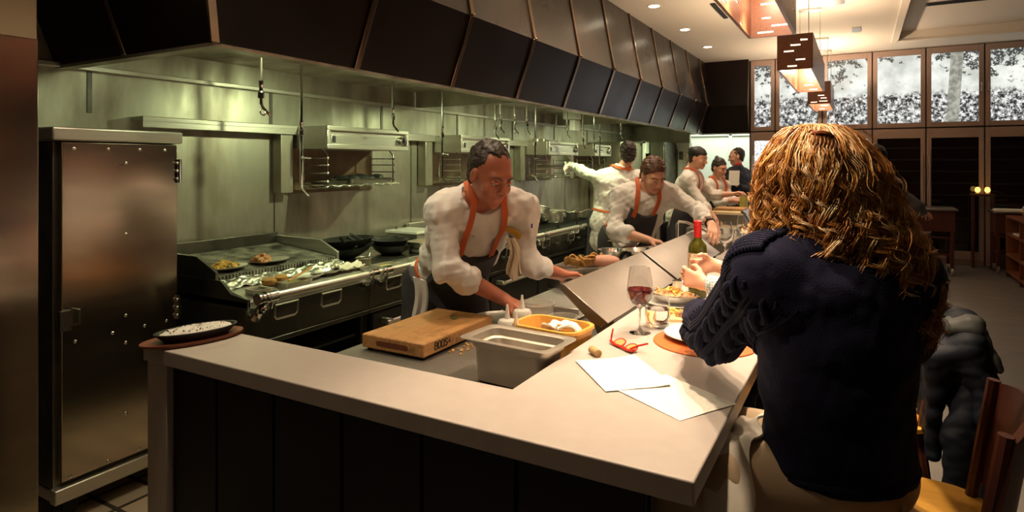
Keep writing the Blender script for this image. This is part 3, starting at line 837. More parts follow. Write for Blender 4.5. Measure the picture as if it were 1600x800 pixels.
def range_unit(name, label, y0, y1, ovens, openings=()):
    o = (-3.1, (y0 + y1) / 2, 0)
    t = thing(name, label, 'range', o)
    mb = MB(o); zb = .70
    mb.box((-3.5, y0, .12), (-2.74, y0 + .03, zb + .16)); mb.box((-3.5, y1 - .03, .12), (-2.74, y1, zb + .16)); mb.box((-3.5, y0, .12), (-3.45, y1, zb + .16))
    mb.box((-3.5, y0, .12), (-2.74, y1, .16)); mb.box((-3.5, y0, zb - .02), (-2.74, y1, zb))
    part('body', mb, BLKM, t, bevel=.004)
    mb = MB(o); mb.box((-3.52, y0, .865), (RX, y1, .905)); part('deck', mb, ST_, t, bevel=.006)
    mb = MB(o); mb.prism([(-2.74, y0, .68), (-2.70, y0, .68), (-2.685, y0, .865), (-2.74, y0, .865)], (0, y1 - y0, 0)); mb.box((-2.74, y0, .655), (-2.69, y1, .68)); part('front_panel', mb, STD, t, bevel=.003)
    for a, b in ovens:
        mb = MB(o); mb.box((-2.74, a, .18), (-2.705, b, .64)); d = part('oven_door', mb, BLKM, t, bevel=.008)
        mb = MB(o); mb.tube([(-2.63, a + .05, .585), (-2.63, b - .05, .585)], .014, 10)
        for y in (a + .09, b - .09): mb.box((-2.71, y - .015, .57), (-2.62, y + .015, .60))
        part('handle', mb, STH, d)
    for y in (y0 + .06, y1 - .06):
        for x in (-3.42, -2.82):
            mb = MB(o); mb.tube([(x, y, 0), (x, y, .12)], .025, 10); part('leg', mb, STD, t)
    for y in openings:
        mb = MB(o); pts = [(-2.655, y - .075, .86), (-2.655, y + .075, .86), (-2.66, y + .075, .80), (-2.662, y + .06, .785), (-2.662, y - .06, .785), (-2.66, y - .075, .80)]
        mb.tube(pts, .006, 6, closed=True); part('pan_loop', mb, STH, t)
    return t, o
tA, oA = range_unit('charbroiler_range', 'near range section with open shelf under the charbroiler', 2.05, 2.955, [], (2.28, 2.60))
rail_unit(tA, oA, 2.08, 2.955)
mb = MB(oA); mb.box((-3.45, 2.09, .52), (-2.76, 2.9, .535)); part('shelf', mb, BLKM, tA)
mb = MB(oA); mb.prism([(-2.67, 2.05, .86), (-2.67, 2.05, .915), (-2.80, 2.05, .93), (-2.88, 2.05, .99), (-3.52, 2.05, .99), (-3.52, 2.05, .86)], (0, .015, 0)); part('side_wing', mb, STD, tA)
mb = MB(oA); mb.prism([(-2.95, 2.066, .9055), (-2.95, 2.066, .944), (-2.84, 2.066, .944), (-2.672, 2.066, .910), (-2.672, 2.066, .9055)], (0, .888, 0)); part('sloped_deck', mb, ST_, tA, bevel=.003)
tB, oB = range_unit('flat_top_range', 'middle range section with black woks behind the ruddy chef', 2.96, 4.40, [(3.0, 3.68), (3.7, 4.37)], (3.15, 3.42, 3.7))
rail_unit(tB, oB, 2.96, 4.40, (False, False))
mb = MB(oB); mb.box((-3.50, 3.0, .905), (-2.86, 4.36, .915)); part('griddle_plate', mb, STD, tB, bevel=.003)
tC, oC = range_unit('burner_range', 'far range section with burners, pots and saucepans', 4.405, 6.95, [(4.45, 5.3), (5.33, 6.15), (6.18, 6.9)], (4.7, 5.4, 6.0))
rail_unit(tC, oC, 4.405, 6.95, (False, False))
for j in range(5):
    for k in range(2):
        y, x = 4.68 + j * .5, -3.30 + k * .36
        mb = MB(oC)
        for q in range(-3, 4): mb.box((x - .16, y + q * .07 - .008, .925), (x + .16, y + q * .07 + .008, .95))
        for q in (-.15, .15): mb.box((x + q - .01, y - .23, .905), (x + q + .01, y + .23, .94))
        part('burner_grate', mb, IRON, tC)
for k in range(9):
    mb = MB(oC); mb.tube([(-2.69, 4.6 + k * .27, .78), (-2.645, 4.6 + k * .27, .78)], .024, 12); part('burner_knob', mb, STD, tC)
mb = MB(oC); mb.box((-3.58, 4.405, .905), (-3.53, 6.95, 1.06)); part('backguard', mb, STH, tC, bevel=.004)

# charbroiler on the near section
t = thing('charbroiler', 'charbroiler with blackened ashy grate and foil front', 'grill', (-3.2, 2.5, .905))
o = (-3.2, 2.5, .905)
for y in (2.06, 2.925):
    mb = MB(o); mb.prism([(-2.94, y, .905), (-2.94, y, 1.03), (-3.10, y, 1.10), (-3.53, y, 1.105), (-3.53, y, .905)], (0, .018, 0)); part('side_panel', mb, STD if y < 2.5 else ST_, t, bevel=.003)
mb = MB(o); mb.box((-3.54, 2.06, .905), (-3.515, 2.943, 1.125)); part('back_splash', mb, STD, t, bevel=.003)
mb = MB(o); mb.prism([(-2.955, 2.08, .905), (-2.955, 2.08, .955), (-2.99, 2.08, .965), (-3.5, 2.08, 1.03), (-3.5, 2.08, .905)], (0, .845, 0)); part('fire_box', mb, IRON, t)
mb = MB(o)
def gz(x): return 1.0 + (-2.955 - x) / .55 * .055
for k in range(40):
    y = 2.095 + k * .0208
    mb.prism([(-2.95, y, gz(-2.95) - .022), (-2.95, y, gz(-2.95)), (-3.50, y, gz(-3.5)), (-3.50, y, gz(-3.5) - .03)], (0, .012, 0))
part('grate', mb, CHAR, t)
mb = MB(o)
def ff(u, v):
    n1 = math.sin(v * 57 + u * 11) * math.sin(v * 23 - u * 17)
    x = -2.945 + u * .105; z = .980 - .032 * min(1, u * 1.1) + .007 * n1 * (0.4 + u) + .005 * math.sin(v * 9)
    return (x + .006 * math.sin(v * 41 + u * 13), 2.07 + v * .87, max(z, .9465))
mb.sheet(ff, 12, 90, .003); part('foil_lip', mb, FOIL, t)
# ------------------------------------------------------------------ bar counter
ZC = .92
t = thing('bar_counter', 'warm grey stone bar counter with black front wrapping the kitchen', 'counter', (-1.3, 1.5, 0))
o = (-1.3, 1.5, 0)
bm_poly = [(-2.335, 1.34), (-.31, 1.34), (-.31, 9.3), (-.9155, 9.3), (-.9155, 1.627), (-2.335, 1.627)]
mb = MB(o); mb.prism([(x, y, ZC - .055) for x, y in bm_poly], (0, 0, .055)); part('counter_top', mb, STONE, t, bevel=.004)
mb = MB(o); mb.box((-2.325, 1.35, 0), (-2.205, 1.62, ZC - .055)); part('end_panel', mb, STONE, t, bevel=.003)
mb = MB(o)
xs = [-2.205, -1.95, -1.66, -1.36, -1.06, -.76, -.42]
for a, b in zip(xs[:-1], xs[1:]): mb.box((a + .006, 1.372, DF), (b - .006, 1.395, ZC - .056))
mb.box((-2.205, 1.395, DF), (-.42, 1.41, ZC - .056))
part('front_panel', mb, BLKP, t, bevel=.002)
mb = MB(o); mb.box((-.62, 1.41, DF), (-.60, 9.28, ZC - .056)); mb.box((-.915, 9.26, 0), (-.60, 9.28, ZC - .056)); part('knee_panel', mb, BLKP, t)

t = thing('work_counter', 'lower steel work counter on the cooks side of the bar', 'counter', (-1.35, 3, 0))
o = (-1.35, 3, 0); ZW = .80
mb = MB(o); mb.prism([(x, y, ZW - .04) for x, y in ((-1.93, 1.632), (-.918, 1.632), (-.918, 9.25), (-1.71, 9.25), (-1.71, 2.62), (-1.93, 2.62))], (0, 0, .04)); part('counter_top', mb, WTOP, t, bevel=.003)
mb = MB(o); mb.box((-1.69, 1.70, .12), (-.95, 9.2, ZW - .045)); mb.box((-1.90, 1.66, .12), (-1.86, 2.58, ZW - .045)); part('cabinet_body', mb, BLKM, t)
mb = MB(o); mb.box((-1.69, 2.9, ZW), (-1.25, 3.75, ZW + .012)); mb.box((-1.69, 2.9, ZW), (-1.25, 2.915, ZW + .06)); part('raised_deck', mb, ST_, t, bevel=.003)
for a in (1.75, 3.5, 5.5, 7.5, 9.1):
    for x in (-1.68, -1.0):
        mb = MB(o); mb.tube([(x, a, 0), (x, a, .12)], .02, 10); part('leg', mb, STD, t)

# sloped steel guards standing on the bar's inner edge
def guard(y0, y1, label):
    c = (-1.02, (y0 + y1) / 2, ZC)
    t = thing('pass_guard', label, 'guard', c, 0, 'sloped steel guards along the bar')
    a, b = Vector((-.925, 0, .925)), Vector((-1.135, 0, 1.075))
    d = (b - a).normalized(); n_ = Vector((-d.z, 0, d.x)); n_ = n_ if n_.z > 0 else -n_
    mb = MB(c); p = [a, b, b - n_ * .028, a - n_ * .028 + Vector((-.02, 0, 0))]
    mb.prism([Vector((q.x, y0, q.z)) for q in p], (0, y1 - y0, 0)); part('panel', mb, GUARD, t, bevel=.003)
    mb = MB(c)
    for y in (y0 + .1, y1 - .1):
        mb.prism([(-.925, y, .895), (-1.10, y, 1.02), (-.99, y, .80), (-.94, y, .80)], (0, .012, 0))
    part('bracket', mb, STD, t)
    mb = MB(c); q = b - n_ * .014; mb.prism([Vector((q.x - .004, y0 - .002, q.z + .012)), Vector((-.945, y0 - .002, .925)), Vector((-.985, y0 - .002, .905)), Vector((q.x - .016, y0 - .002, q.z - .006))], (0, .004, 0)); part('end_cap', mb, STD, t)
    return t
guard(2.47, 3.57, 'sloped steel guard nearest, behind the red wine glass')
guard(3.61, 4.85, 'sloped steel guard behind the wine bottle')
guard(7.2, 8.2, 'short sloped steel guard at the far end of the bar')

# ------------------------------------------------------------------ hanging lanterns
def lantern(y0, y1, label, seed):
    rnd = random.Random(seed)
    z0, z1, xa, xb = 2.40, 2.70, -.63, -.35
    c = ((xa + xb) / 2, (y0 + y1) / 2, z0)
    t = thing('wooden_lantern', label, 'lantern', c, 0, 'hanging wooden lanterns over the bar')
    th = .018
    def slots(L_, n):
        out = []
        for _ in range(n * 4):
            w = rnd.uniform(.05, .10); s_ = rnd.uniform(.02, L_ - w - .02); z = rnd.choice([.03, .075, .12, .165, .21, .255]) + rnd.uniform(-.008, .008)
            if all(abs(z - q[2]) > .025 or s_ > q[1] + .02 or s_ + w < q[0] - .02 for q in out): out.append((s_, s_ + w, z))
            if len(out) >= n: break
        return out
    def wall(nm, L_, mp, n):
        sl = slots(L_, n)
        # horizontal laths with gaps where the slots are
        zs = sorted(set([0.0, z1 - z0] + [q[2] - .007 for q in sl] + [q[2] + .007 for q in sl]))
        mb = MB(c)
        for za, zb in zip(zs[:-1], zs[1:]):
            if zb - za < 1e-5: continue
            zm = (za + zb) / 2
            gaps = sorted([(q[0], q[1]) for q in sl if q[2] - .0071 < zm < q[2] + .0071])
            s0 = 0.0
            for g0, g1 in gaps + [(L_, L_)]:
                if g0 > s0 + 1e-4:
                    lo, hi = mp(s0, za), mp(g0, zb, th)
                    mb.box(lo, hi)
                s0 = max(s0, g1)
        o_ = part(nm, mb, WOODR, t)
        for q in sl:
            mb = MB(c); mb.box(mp(q[0] + .002, q[2] - .005, .004), mp(q[1] - .002, q[2] + .005, th - .004)); part('slot_light', mb, SLOTL, o_)
    n = int((y1 - y0) * 7)
    wall('side_panel', y1 - y0, lambda s_, z, d=0: (xa + d, y0 + s_, z0 + z), n)
    wall('side_panel', y1 - y0, lambda s_, z, d=0: (xb - d, y0 + s_, z0 + z), n)
    wall('end_panel', xb - xa - 2 * th, lambda s_, z, d=0: (xa + th + s_, y0 + d, z0 + z), 5)
    wall('end_panel', xb - xa - 2 * th, lambda s_, z, d=0: (xa + th + s_, y1 - d, z0 + z), 5)
    mb = MB(c)
    for k in range(1, int((y1 - y0) / .6) + 1):
        y = y0 + k * (y1 - y0) / (int((y1 - y0) / .6) + 1)
        mb.box((xa + th, y - .01, z0 + .24), (xb - th, y + .01, z0 + .28))
    part('cross_bar', mb, WOODR, t)
    for x in (xa + .04, xb - .04):
        for y in (y0 + .12, y1 - .12):
            mb = MB(c); mb.tube([(x, y, z1 - .06), (x, y, CZ - .012)], .0035, 6); part('hanging_rod', mb, ALU, t)
    for y in (y0 + .12, y1 - .12):
        mb = MB(c); mb.box(((xa + xb) / 2 - .11, y - .05, CZ - .02), ((xa + xb) / 2 + .11, y + .05, CZ - .001)); part('canopy', mb, ALU, t, bevel=.003)
lantern(1.48, 4.22, 'large slotted wooden lantern cut off by the top of the frame', 3)
lantern(5.78, 7.7, 'slotted wooden lantern hanging in mid view over the bar', 5)
lantern(9.3, 10.55, 'small far wooden lantern just above the hair clip', 9)
for k, y in enumerate(DOWN_Y[4:]):
    t = thing('downlight', ['round recessed downlight nearest, cut off at the top edge', 'round recessed downlight in the middle of the three', 'round recessed downlight nearest the black hood end'][k], 'ceiling light', (-1.95, y, CZ), 0, 'recessed ceiling downlights')
    mb = MB(); mb.lathe([(.055, -.001), (.075, -.006), (.078, -.001), (.078, .0)], n=28); part('trim_ring', mb, CEIL, t)
    mb = MB(); mb.lathe([(0, -.002), (.056, -.003), (.056, .0), (0, .0)], n=28); part('lens', mb, LITW, t)
for k, (x, y, L_, w) in enumerate(((-1.37, 7.15, .75, .05), (-.2, 7.3, .3, .1), (-.05, 9.0, .3, .1))):
    mb = MB(); mb.box((-w / 2, -L_ / 2, -.012), (w / 2, L_ / 2, -.0005))
    for q in range(3): mb.box((-w / 2 + .01 + q * (w - .02) / 3, -L_ / 2 + .01, -.016), (-w / 2 + .014 + q * (w - .02) / 3, L_ / 2 - .01, -.012))
    solo('ceiling_vent', mb, BLKM if k == 0 else ALU, ['long black slot vent in the ceiling beside the large lantern', 'small square ceiling plate over the middle lantern', 'small square ceiling plate nearest the photo wall'][k], 'vent', (x, y, CZ))
mb = MB(); mb.box((-1.1, -.06, -.014), (1.1, .06, -.0005))
for q in (-.03, 0, .03): mb.box((-1.08, q - .004, -.02), (1.08, q + .004, -.014))
solo('ceiling_vent', mb, BLKM, 'long black linear vent inside the recessed ceiling tray', 'vent', (1.75, 8.5, CZ + .12))

# ------------------------------------------------------------------ on the near counter
c = (-2.235, 1.475, ZC)
ang = math.atan2(.334, .095)
t = thing('serving_tray', 'dark red oval wooden tray under the salt skillet', 'tray', c, ang)
mb = MB(); mb.lathe([(0, .001), (.172, .001), (.185, .008), (.185, .016), (.175, .016), (.165, .012), (0, .012)], n=48, sy=.50); part('board', mb, WOODT, t)
t = thing('oval_skillet', 'black oval cast iron skillet heaped with coarse salt', 'skillet', (c[0] + .005, c[1] + .01, ZC + .0125), ang)
mb = MB(); mb.lathe([(0, 0), (.115, 0), (.145, .026), (.150, .028), (.150, .033), (.140, .033), (.115, .012), (0, .012)], n=48, sy=.50); part('pan', mb, IRON, t)
mb = MB()
mb.lathe([(0, .013), (.118, .013), (.13, .026), (.11, .034), (.07, .040), (.03, .041), (0, .041)], n=44, sy=.49)
mb.v = [(x + random.uniform(-.002, .002), y + random.uniform(-.002, .002), z + (random.uniform(-.003, .004) if z > .02 else 0)) for x, y, z in mb.v]
s_ = part('salt_bed', mb, SALT, t)
mb = MB()
for k in range(60):
    a, r = random.uniform(0, 2 * PI), math.sqrt(random.random()) * .118
    mb.ell((r * math.cos(a), r * math.sin(a) * .49, .037 + .004 * (1 - r / .118)), .0018 + random.random() * .0014, 6, 4)
part('pepper', mb, PEPPER, s_)

# ------------------------------------------------------------------ work counter things
t = thing('cutting_board', 'thick maple chopping board with burnt maker mark on its side', 'cutting board', (-1.70, 2.27, ZW))
o = (-1.70, 2.27, ZW)
mb = MB(o); mb.box((-1.865, 2.0, ZW + .012), (-1.535, 2.54, ZW + .070)); bd = part('board', mb, WOODB, t, bevel=.006)
mb = MB(o)
q = rrect(-.085, -.011, .085, .011, .0105, 0)
mb.prism([Vector((-1.70 + p.x, 1.999, ZW + .040 + p.y)) for p in q], (0, .0022, 0)); part('hand_groove', mb, WOODT, bd)
mb = MB(o)
for x in (-1.84, -1.56):
    for y in (2.03, 2.51): mb.tube([(x, y, ZW), (x, y, ZW + .014)], .014, 10)
part('rubber_foot', mb, RUBBER, t)
# the burnt lettering on the right side
def glyphs(mb, words, y0, z0, h, X):
    G = {'B': [[(0, 0), (0, 1)], [(0, 1), (.5, 1), (.62, .85), (.5, .55), (0, .52)], [(0, .52), (.55, .5), (.68, .25), (.52, 0), (0, 0)]],
         'O': [[(.12, 0), (0, .3), (0, .7), (.12, 1), (.5, 1), (.64, .7), (.64, .3), (.5, 0), (.12, 0)]],
         'S': [[(.62, .88), (.45, 1), (.15, 1), (.02, .78), (.15, .56), (.5, .46), (.62, .24), (.48, 0), (.15, 0), (0, .12)]],
         '+': [[(.1, .42), (.6, .42)], [(.35, .2), (.35, .66)]]}
    x = 0
    for ch in words:
        for st in G[ch]:
            mb.tube([(X, y0 + (x + a) * h, z0 + b_ * h) for a, b_ in st], h * .095, 5)
        x += .82
mb = MB(o); glyphs(mb, 'BOOS+', 2.075, ZW + .028, .029, -1.5345); part('burnt_lettering', mb, BLKM, bd)
mb = MB()
for k in range(4): mb.ell((random.uniform(-.012, .012), random.uniform(-.008, .008), .004), (.012, .006, .003), 7, 4, jit=.3)
solo('herb_sprig', mb, HERB, 'scrap of green herb left on the chopping board', 'herb', (-1.665, 2.40, ZW + .0705))
mb = MB()
for k in range(14): mb.ell((random.uniform(-.04, .04), random.uniform(-.12, .10), .004), .004 + random.random() * .004, 6, 4, jit=.3)
solo('crumb_scatter', mb, BREAD, 'pale crumbs fallen beside the chopping board', 'crumbs', (-1.49, 2.18, ZW), kind='stuff')

# deep steel pan
ux = (Vector((-.905, 1.85, 0)) - Vector((-1.29, 1.905, 0))); rz = math.atan2(ux.y, ux.x)
t = thing('hotel_pan', 'deep empty steel food pan wedged against the bar corner', 'pan', (-1.088, 1.975, ZW), rz * .0 - .065)
def deep_pan(t, sx, sy, h, m, rim=.022, tap=.022):
    mb = MB()
    def R(g, z, r=.035): return rrect(-sx / 2 + g, -sy / 2 + g, sx / 2 - g, sy / 2 - g, r, z, 6)
    loft(mb, [R(tap + .01, .0, .03), R(tap, .008), R(.012 + rim * .2, h - .035), R(.008, h - .030), R(.006, h - .004), R(-rim, h - .004, .03), R(-rim - .001, h, .03), R(-.002, h + .001), R(.008, h - .003), R(.012, h - .03), R(.016 + rim * .2, h - .036), R(tap + .003, .012), R(tap + .014, .005, .03)])
    return part('pan', mb, m, t)
deep_pan(t, .335, .185, .165, STPB)
t = thing('ladle_bowl', 'round steel ladle lying inside the deep steel pan', 'ladle', (-1.16, 1.965, ZW + .006))
mb = MB(); mb.ell((0, 0, .05), (.055, .055, .045), 18, 10); part('bowl', mb, CHR, t)
mb = MB(); mb.tube([(.05, 0, .05), (.12, .02, .03), (.155, .025, .02)], .007, 8); part('handle', mb, CHR, t)

# wooden basket with folded napkins
t = thing('wooden_basket', 'oblong honey coloured wooden basket behind the steel pan', 'basket', (-1.075, 2.245, ZW), -.10)
mb = MB()
def RR(g, z, r): return rrect(-.15 + g, -.10 + g, .15 - g, .10 - g, r, z, 6)
loft(mb, [RR(.02, 0, .05), RR(.0, .145, .06), RR(-.005, .148, .06), RR(-.004, .158, .06), RR(.010, .158, .055), RR(.012, .145, .055), RR(.03, .012, .045)]); part('basket', mb, WOODO, t)
for k, (x, y, rz_, tilt) in enumerate(((.075, .01, .3, .5), (.015, -.005, -.5, -.7), (.05, -.045, .8, .2))):
    R_ = Matrix.Rotation(rz_, 3, 'Z') @ Matrix.Rotation(tilt, 3, 'Y')
    mb = MB()
    def nf(u, v): return R_ @ Vector(((u - .5) * .115, (v - .5) * .085, .040 * math.sin(u * PI) + .008 * math.sin(v * 9 + u * 5)))
    mb.sheet(nf, 10, 8, .008)
    w = Matrix.Rotation(-.10, 3, 'Z') @ Vector((x, y, 0))
    solo('folded_napkin', mb, LINEN, ['folded white napkin at the bar end of the basket', 'pointed white napkin in the middle of the basket', 'flat white napkin lowest in the basket'][k], 'napkin', (-1.075 + w.x, 2.245 + w.y, ZW + (.125, .13, .10)[k]), 'napkins in the wooden basket')

def squeeze_bottle(loc, label, h=.13, sauce=None):
    t = thing('squeeze_bottle', label, 'bottle', loc, 0, 'squeeze bottles behind the steel pan')
    mb = MB(); mb.lathe([(0, 0), (.036, 0), (.040, .006), (.040, h - .03), (.035, h - .008), (.035, h)], n=24); part('bottle', mb, sauce or PLAST, t)
    mb = MB(); mb.lathe([(.038, h - .012), (.041, h - .010), (.041, h + .012), (.034, h + .022), (.012, h + .027), (.0085, h + .055), (.004, h + .085), (0, h + .085)], n=24); part('nozzle_cap', mb, PLAST, t)
squeeze_bottle((-1.275, 2.225, ZW), 'squeeze bottle nearest the chopping board')
squeeze_bottle((-1.265, 2.335, ZW), 'squeeze bottle standing behind the other two', .15)
squeeze_bottle((-1.20, 2.165, ZW), 'squeeze bottle with green sauce nearest the wooden basket', .12, GREENF)
def deli(loc, label, r, h, food):
    t = thing('deli_tub', label, 'tub', loc, 0, 'clear plastic tubs behind the basket')
    mb = MB(); mb.lathe([(0, 0), (r * .82, 0), (r, h), (r + .004, h), (r + .004, h + .006), (r - .003, h + .006), (r * .82 - .003, .003), (0, .003)], n=32); part('tub', mb, CLEARP, t)
    mb = MB(); mb.lathe([(0, .004), (r * .8, .004), (r * .86, h * .4), (r * .5, h * .5), (0, h * .46)], n=20); part('contents', mb, food, t)
deli((-1.255, 2.46, ZW), 'round clear plastic tub behind the squeeze bottles', .075, .175, TACO)
deli((-1.11, 2.42, ZW), 'clear plastic tub of green leaves beside the steel guard', .062, .14, GREENF)
mb = MB(); mb.lathe([(0, .0), (.13, .0), (.15, .012), (.148, .014), (.128, .004), (0, .004)], n=40)
solo('steel_platter', mb, STP, 'flat round steel platter under the ruddy cook', 'platter', (-1.60, 2.72, ZW))

# tray of sandwiches
c = at(922, 412, 4.0); c.z = .905
t = sheet_pan('food_tray', 'steel tray of toasted bread and ham behind the guard', 'tray', (c.x, c.y, c.z), .22, .48, .03, rz=-.72)
mb = MB(); mb.torus((.0, .255, .03), .035, .004, 18, 6, (0, .3, 1)); part('handle', mb, CHR, t)
mb = MB(); mb.box((c.x - .22, c.y - .18, ZW), (c.x + .16, c.y + .22, .903)); solo('food_warmer', mb, STD, 'low steel warmer under the tray of toast', 'warmer', (0, 0, 0), bevel=.006)
for k in range(5):
    p = at(893 + k * 11, 407 - (k % 2) * 2, 3.96 + .03 * k); 
    mb = MB(); R_ = Matrix.Rotation(random.uniform(-.6, .6), 3, 'Z') @ Matrix.Rotation(random.uniform(.3, .9), 3, 'X')
    cu = random.uniform(.012, .024)
    mb.sheet(lambda u, v: R_ @ Vector(((u - .5) * .085, cu * math.sin(u * PI * 1.3 + k) + .006 * math.sin(v * 7 + k), (v - .5) * .062 + .006 * math.sin(u * 9 + k))), 10, 8, .011)
    mb.sheet(lambda u, v: R_ @ Vector(((u - .5) * .07 + .02, .022 + cu * math.sin(u * PI * 1.5 + 2 * k), (v - .5) * .05 + .01 * math.sin(u * 6))), 8, 6, .010)
    solo('toast_piece', mb, BREAD, ['browned toast at the near tip of the food tray', 'second browned toast in the food tray', 'third browned toast in the food tray', 'fourth browned toast in the food tray', 'toast against the pink ham'][k], 'toast', (p.x, p.y, .962), 'toasted bread on the food tray')
p = at(945, 404, 4.05); mb = MB(); mb.ell((0, 0, 0), (.10, .045, .04), 16, 10, R=Matrix.Rotation(.5, 3, 'Z')); solo('ham_roll', mb, MEATP, 'smooth pink roll of ham on the food tray', 'ham', (p.x, p.y, .962))
def mix_bowl(px, py, d, r, label, z=None, h=.075):
    p = at(px, py, d); z0 = z if z else ZW
    mb = MB(); mb.lathe([(0, 0), (r * .5, .0), (r * .8, h * .45), (r, h), (r + .008, h + .002), (r + .006, h - .002), (r * .78, h * .42), (r * .48, .004), (0, .004)], n=36)
    return solo('mixing_bowl', mb, CHR, label, 'bowl', (p.x, p.y, z0), 'steel mixing bowls behind the guards')
def riser(px, py, d, sx, sy, label):
    p = at(px, py, d); mb = MB(); mb.box((-sx / 2, -sy / 2, 0), (sx / 2, sy / 2, .095)); mb.box((-sx / 2 - .01, -sy / 2 - .01, .095), (sx / 2 + .01, sy / 2 + .01, .102))
    return solo('ingredient_rail', mb, STD, label, 'counter insert', (p.x, p.y, ZW), bevel=.004)
mix_bowl(958, 398, 4.45, .10, 'steel mixing bowl on the left, nearest the black trousers', .903)
mix_bowl(1000, 396, 4.45, .13, 'wide steel mixing bowl touching the first guard', .903)
mix_bowl(975, 384, 4.85, .12, "steel mixing bowl holding a spoon by the cook's sleeve", .915)
p = at(980, 387, 4.45); riser(985, 392, 4.5, .50, .62, 'dark steel block under the mixing bowls')
p = at(990, 378, 4.85); mb = MB(); mb.tube([(0, 0, 0), (.03, .02, .07), (.05, .03, .12)], .008, 8); mb.ell((-.005, 0, .0), (.025, .018, .008), 10, 6); solo('serving_spoon', mb, CHR, 'spoon standing in the mixing bowl', 'spoon', (p.x, p.y, .93))
p = at(1020, 381, 4.9); sheet_pan('insert_pan', "flat steel pan under the watch wearing cook's hand", 'pan', (p.x, p.y, .915), .16, .26, .02, rz=-.5)
# pre-rinse tap
p = at(1058, 376, 5.1); q = at(1122, 374, 5.0)
t = thing('arm_tap', 'long steel tap arm behind the second guard', 'tap', (p.x, p.y, ZW))
mb = MB((p.x, p.y, ZW)); top = at(1058, 347, 5.1)
mb.tube([(p.x, p.y, ZW), (p.x, p.y, top.z - .02), at(1061, 346, 5.1), at(1072, 347, 5.09), at(1100, 359, 5.04), q], .012, 10); part('spout', mb, CHR, t)
mb = MB((p.x, p.y, ZW)); mb.lathe([(0, 0), (.03, 0), (.03, .02), (.02, .03), (.02, .06), (0, .06)], (p.x, p.y, ZW), 14); mb.tube([(p.x, p.y, ZW + .05), (p.x - .05, p.y - .04, ZW + .07)], .008, 8); part('valve', mb, CHR, t)
# far prep items
BEIGEB = mat('pale_board', (0.62, 0.50, 0.30), 0.6)
def blockish(name, px, py, d, size, m, label, cat, rz=0, z=None):
    p = at(px, py, d); mb = MB(); sx, sy, sz = size; mb.box((-sx / 2, -sy / 2, 0), (sx / 2, sy / 2, sz))
    mb.box((-sx / 2 + .01, -sy / 2 + .01, sz), (sx / 2 - .01, sy / 2 - .01, sz + .004))
    o_ = solo(name, mb, m, label, cat, (p.x, p.y, z or ZW), bevel=.005); o_.rotation_euler.z = rz; return o_
blockish('raised_shelf', 1142, 330, 7.8, (.42, .5, .18), STP, 'steel block carrying the brown board by the bun haired cook', 'shelf')
blockish('brown_board', 1142, 318, 7.85, (.36, .40, .05), WOODB, 'thick brown board before the bun haired cook', 'cutting board', z=.985)
blockish('pale_board', 1135, 335, 7.4, (.40, .16, .03), BEIGEB, 'pale thin board in front of the brown board', 'cutting board', z=.99)
blockish('steel_pan', 1105, 342, 6.6, (.36, .34, .12), STP, 'steel pan below the black capped cook', 'pan')
blockish('steel_pan', 1140, 345, 6.5, (.26, .34, .13), CHR, 'bright steel pan next to the far guard', 'pan')
blockish('ingredient_bin', 1110, 360, 5.7, (.40, .5, .10), STP, "steel bin in front of the watch wearing cook's hand", 'bin')
blockish('ingredient_bin', 1098, 352, 6.0, (.26, .26, .13), WHITE, 'white bin just past the long tap arm', 'bin')
p = at(1162, 316, 8.0); mb = MB(); mb.lathe([(0, 0), (.05, 0), (.052, .11), (.045, .13), (.045, .15), (.041, .15), (.046, .11), (.046, .005), (0, .005)], n=20); solo('sauce_jar', mb, GREENF, 'greenish jar under the hands of the bun haired cook', 'jar', (p.x, p.y, 1.04))
p = at(1178, 318, 8.3); mb = MB(); mb.lathe([(0, 0), (.05, 0), (.055, .14), (.05, .14), (.046, .005), (0, .005)], n=20); solo('plastic_jar', mb, PLAST, 'cloudy plastic jar beside the greenish jar', 'jar', (p.x, p.y, ZW))
mb = MB(); mb.box((-.2, -.3, 0), (.2, .3, .16)); solo('jar_stand', mb, STD, 'dark stand under the far jars', 'stand', (p.x, p.y + .05, ZW - .16 + .0), bevel=.004)

# ------------------------------------------------------------------ on the bar top
def wine_glass(loc, label, H=.25, R=.05, wine=True):
    t = thing('wine_glass', label, 'wine glass', (loc[0], loc[1], loc[2] + .0008), 0, 'wine glasses on the bar')
    k = H / .25
    out = [(0, .0), (R * .82, .0), (R * .82, .0015), (R * .3, .006), (.006, .016), (.0042, .03), (.004, .085), (.007, .095), (R * .55, .112), (R * .92, .136), (R, .16), (R * .93, .20), (R * .76, .25)]
    inn = [(R * .74, .25), (R * .91, .20), (R * .975, .16), (R * .89, .138), (R * .52, .115), (0, .102)]
    mb = MB(); mb.lathe([(r, z * k) for r, z in out + inn], n=40); part('glass', mb, GLASS, t, smooth=60)
    if wine:
        mb = MB(); mb.lathe([(0, .1023 * k), (R * .515, .1153 * k), (R * .885, .1383 * k), (R * .97, .160 * k), (R * .966, .168 * k), (0, .168 * k)], n=40); part('wine', mb, WINE, t)
wine_glass((-.7715, 2.416, ZC), 'wine glass with red wine in front of the steel guard', .262, .052)
p = at(1133, 400, 4.3); wine_glass((p.x, p.y, ZC), 'empty wine glass just beyond the clasped hands', .275, .053, False)
p = at(1162, 400, 4.9); wine_glass((p.x, p.y, ZC), 'empty wine glass farthest along the bar', .275, .053, False)
p = at(1156, 400, 3.9); wine_glass((p.x, p.y, ZC), 'empty wine glass nearest the dark knitted shoulder', .25, .045, False)
p = at(1181, 400, 4.4); wine_glass((p.x, p.y, ZC), 'wine glass with a trace of rose beside the curls', .26, .05, False)
t = thing('water_tumbler', 'clear water tumbler beside the red wine glass', 'tumbler', (-.735, 2.535, ZC + .0008)); t.scale = (1, 1, 1.22)
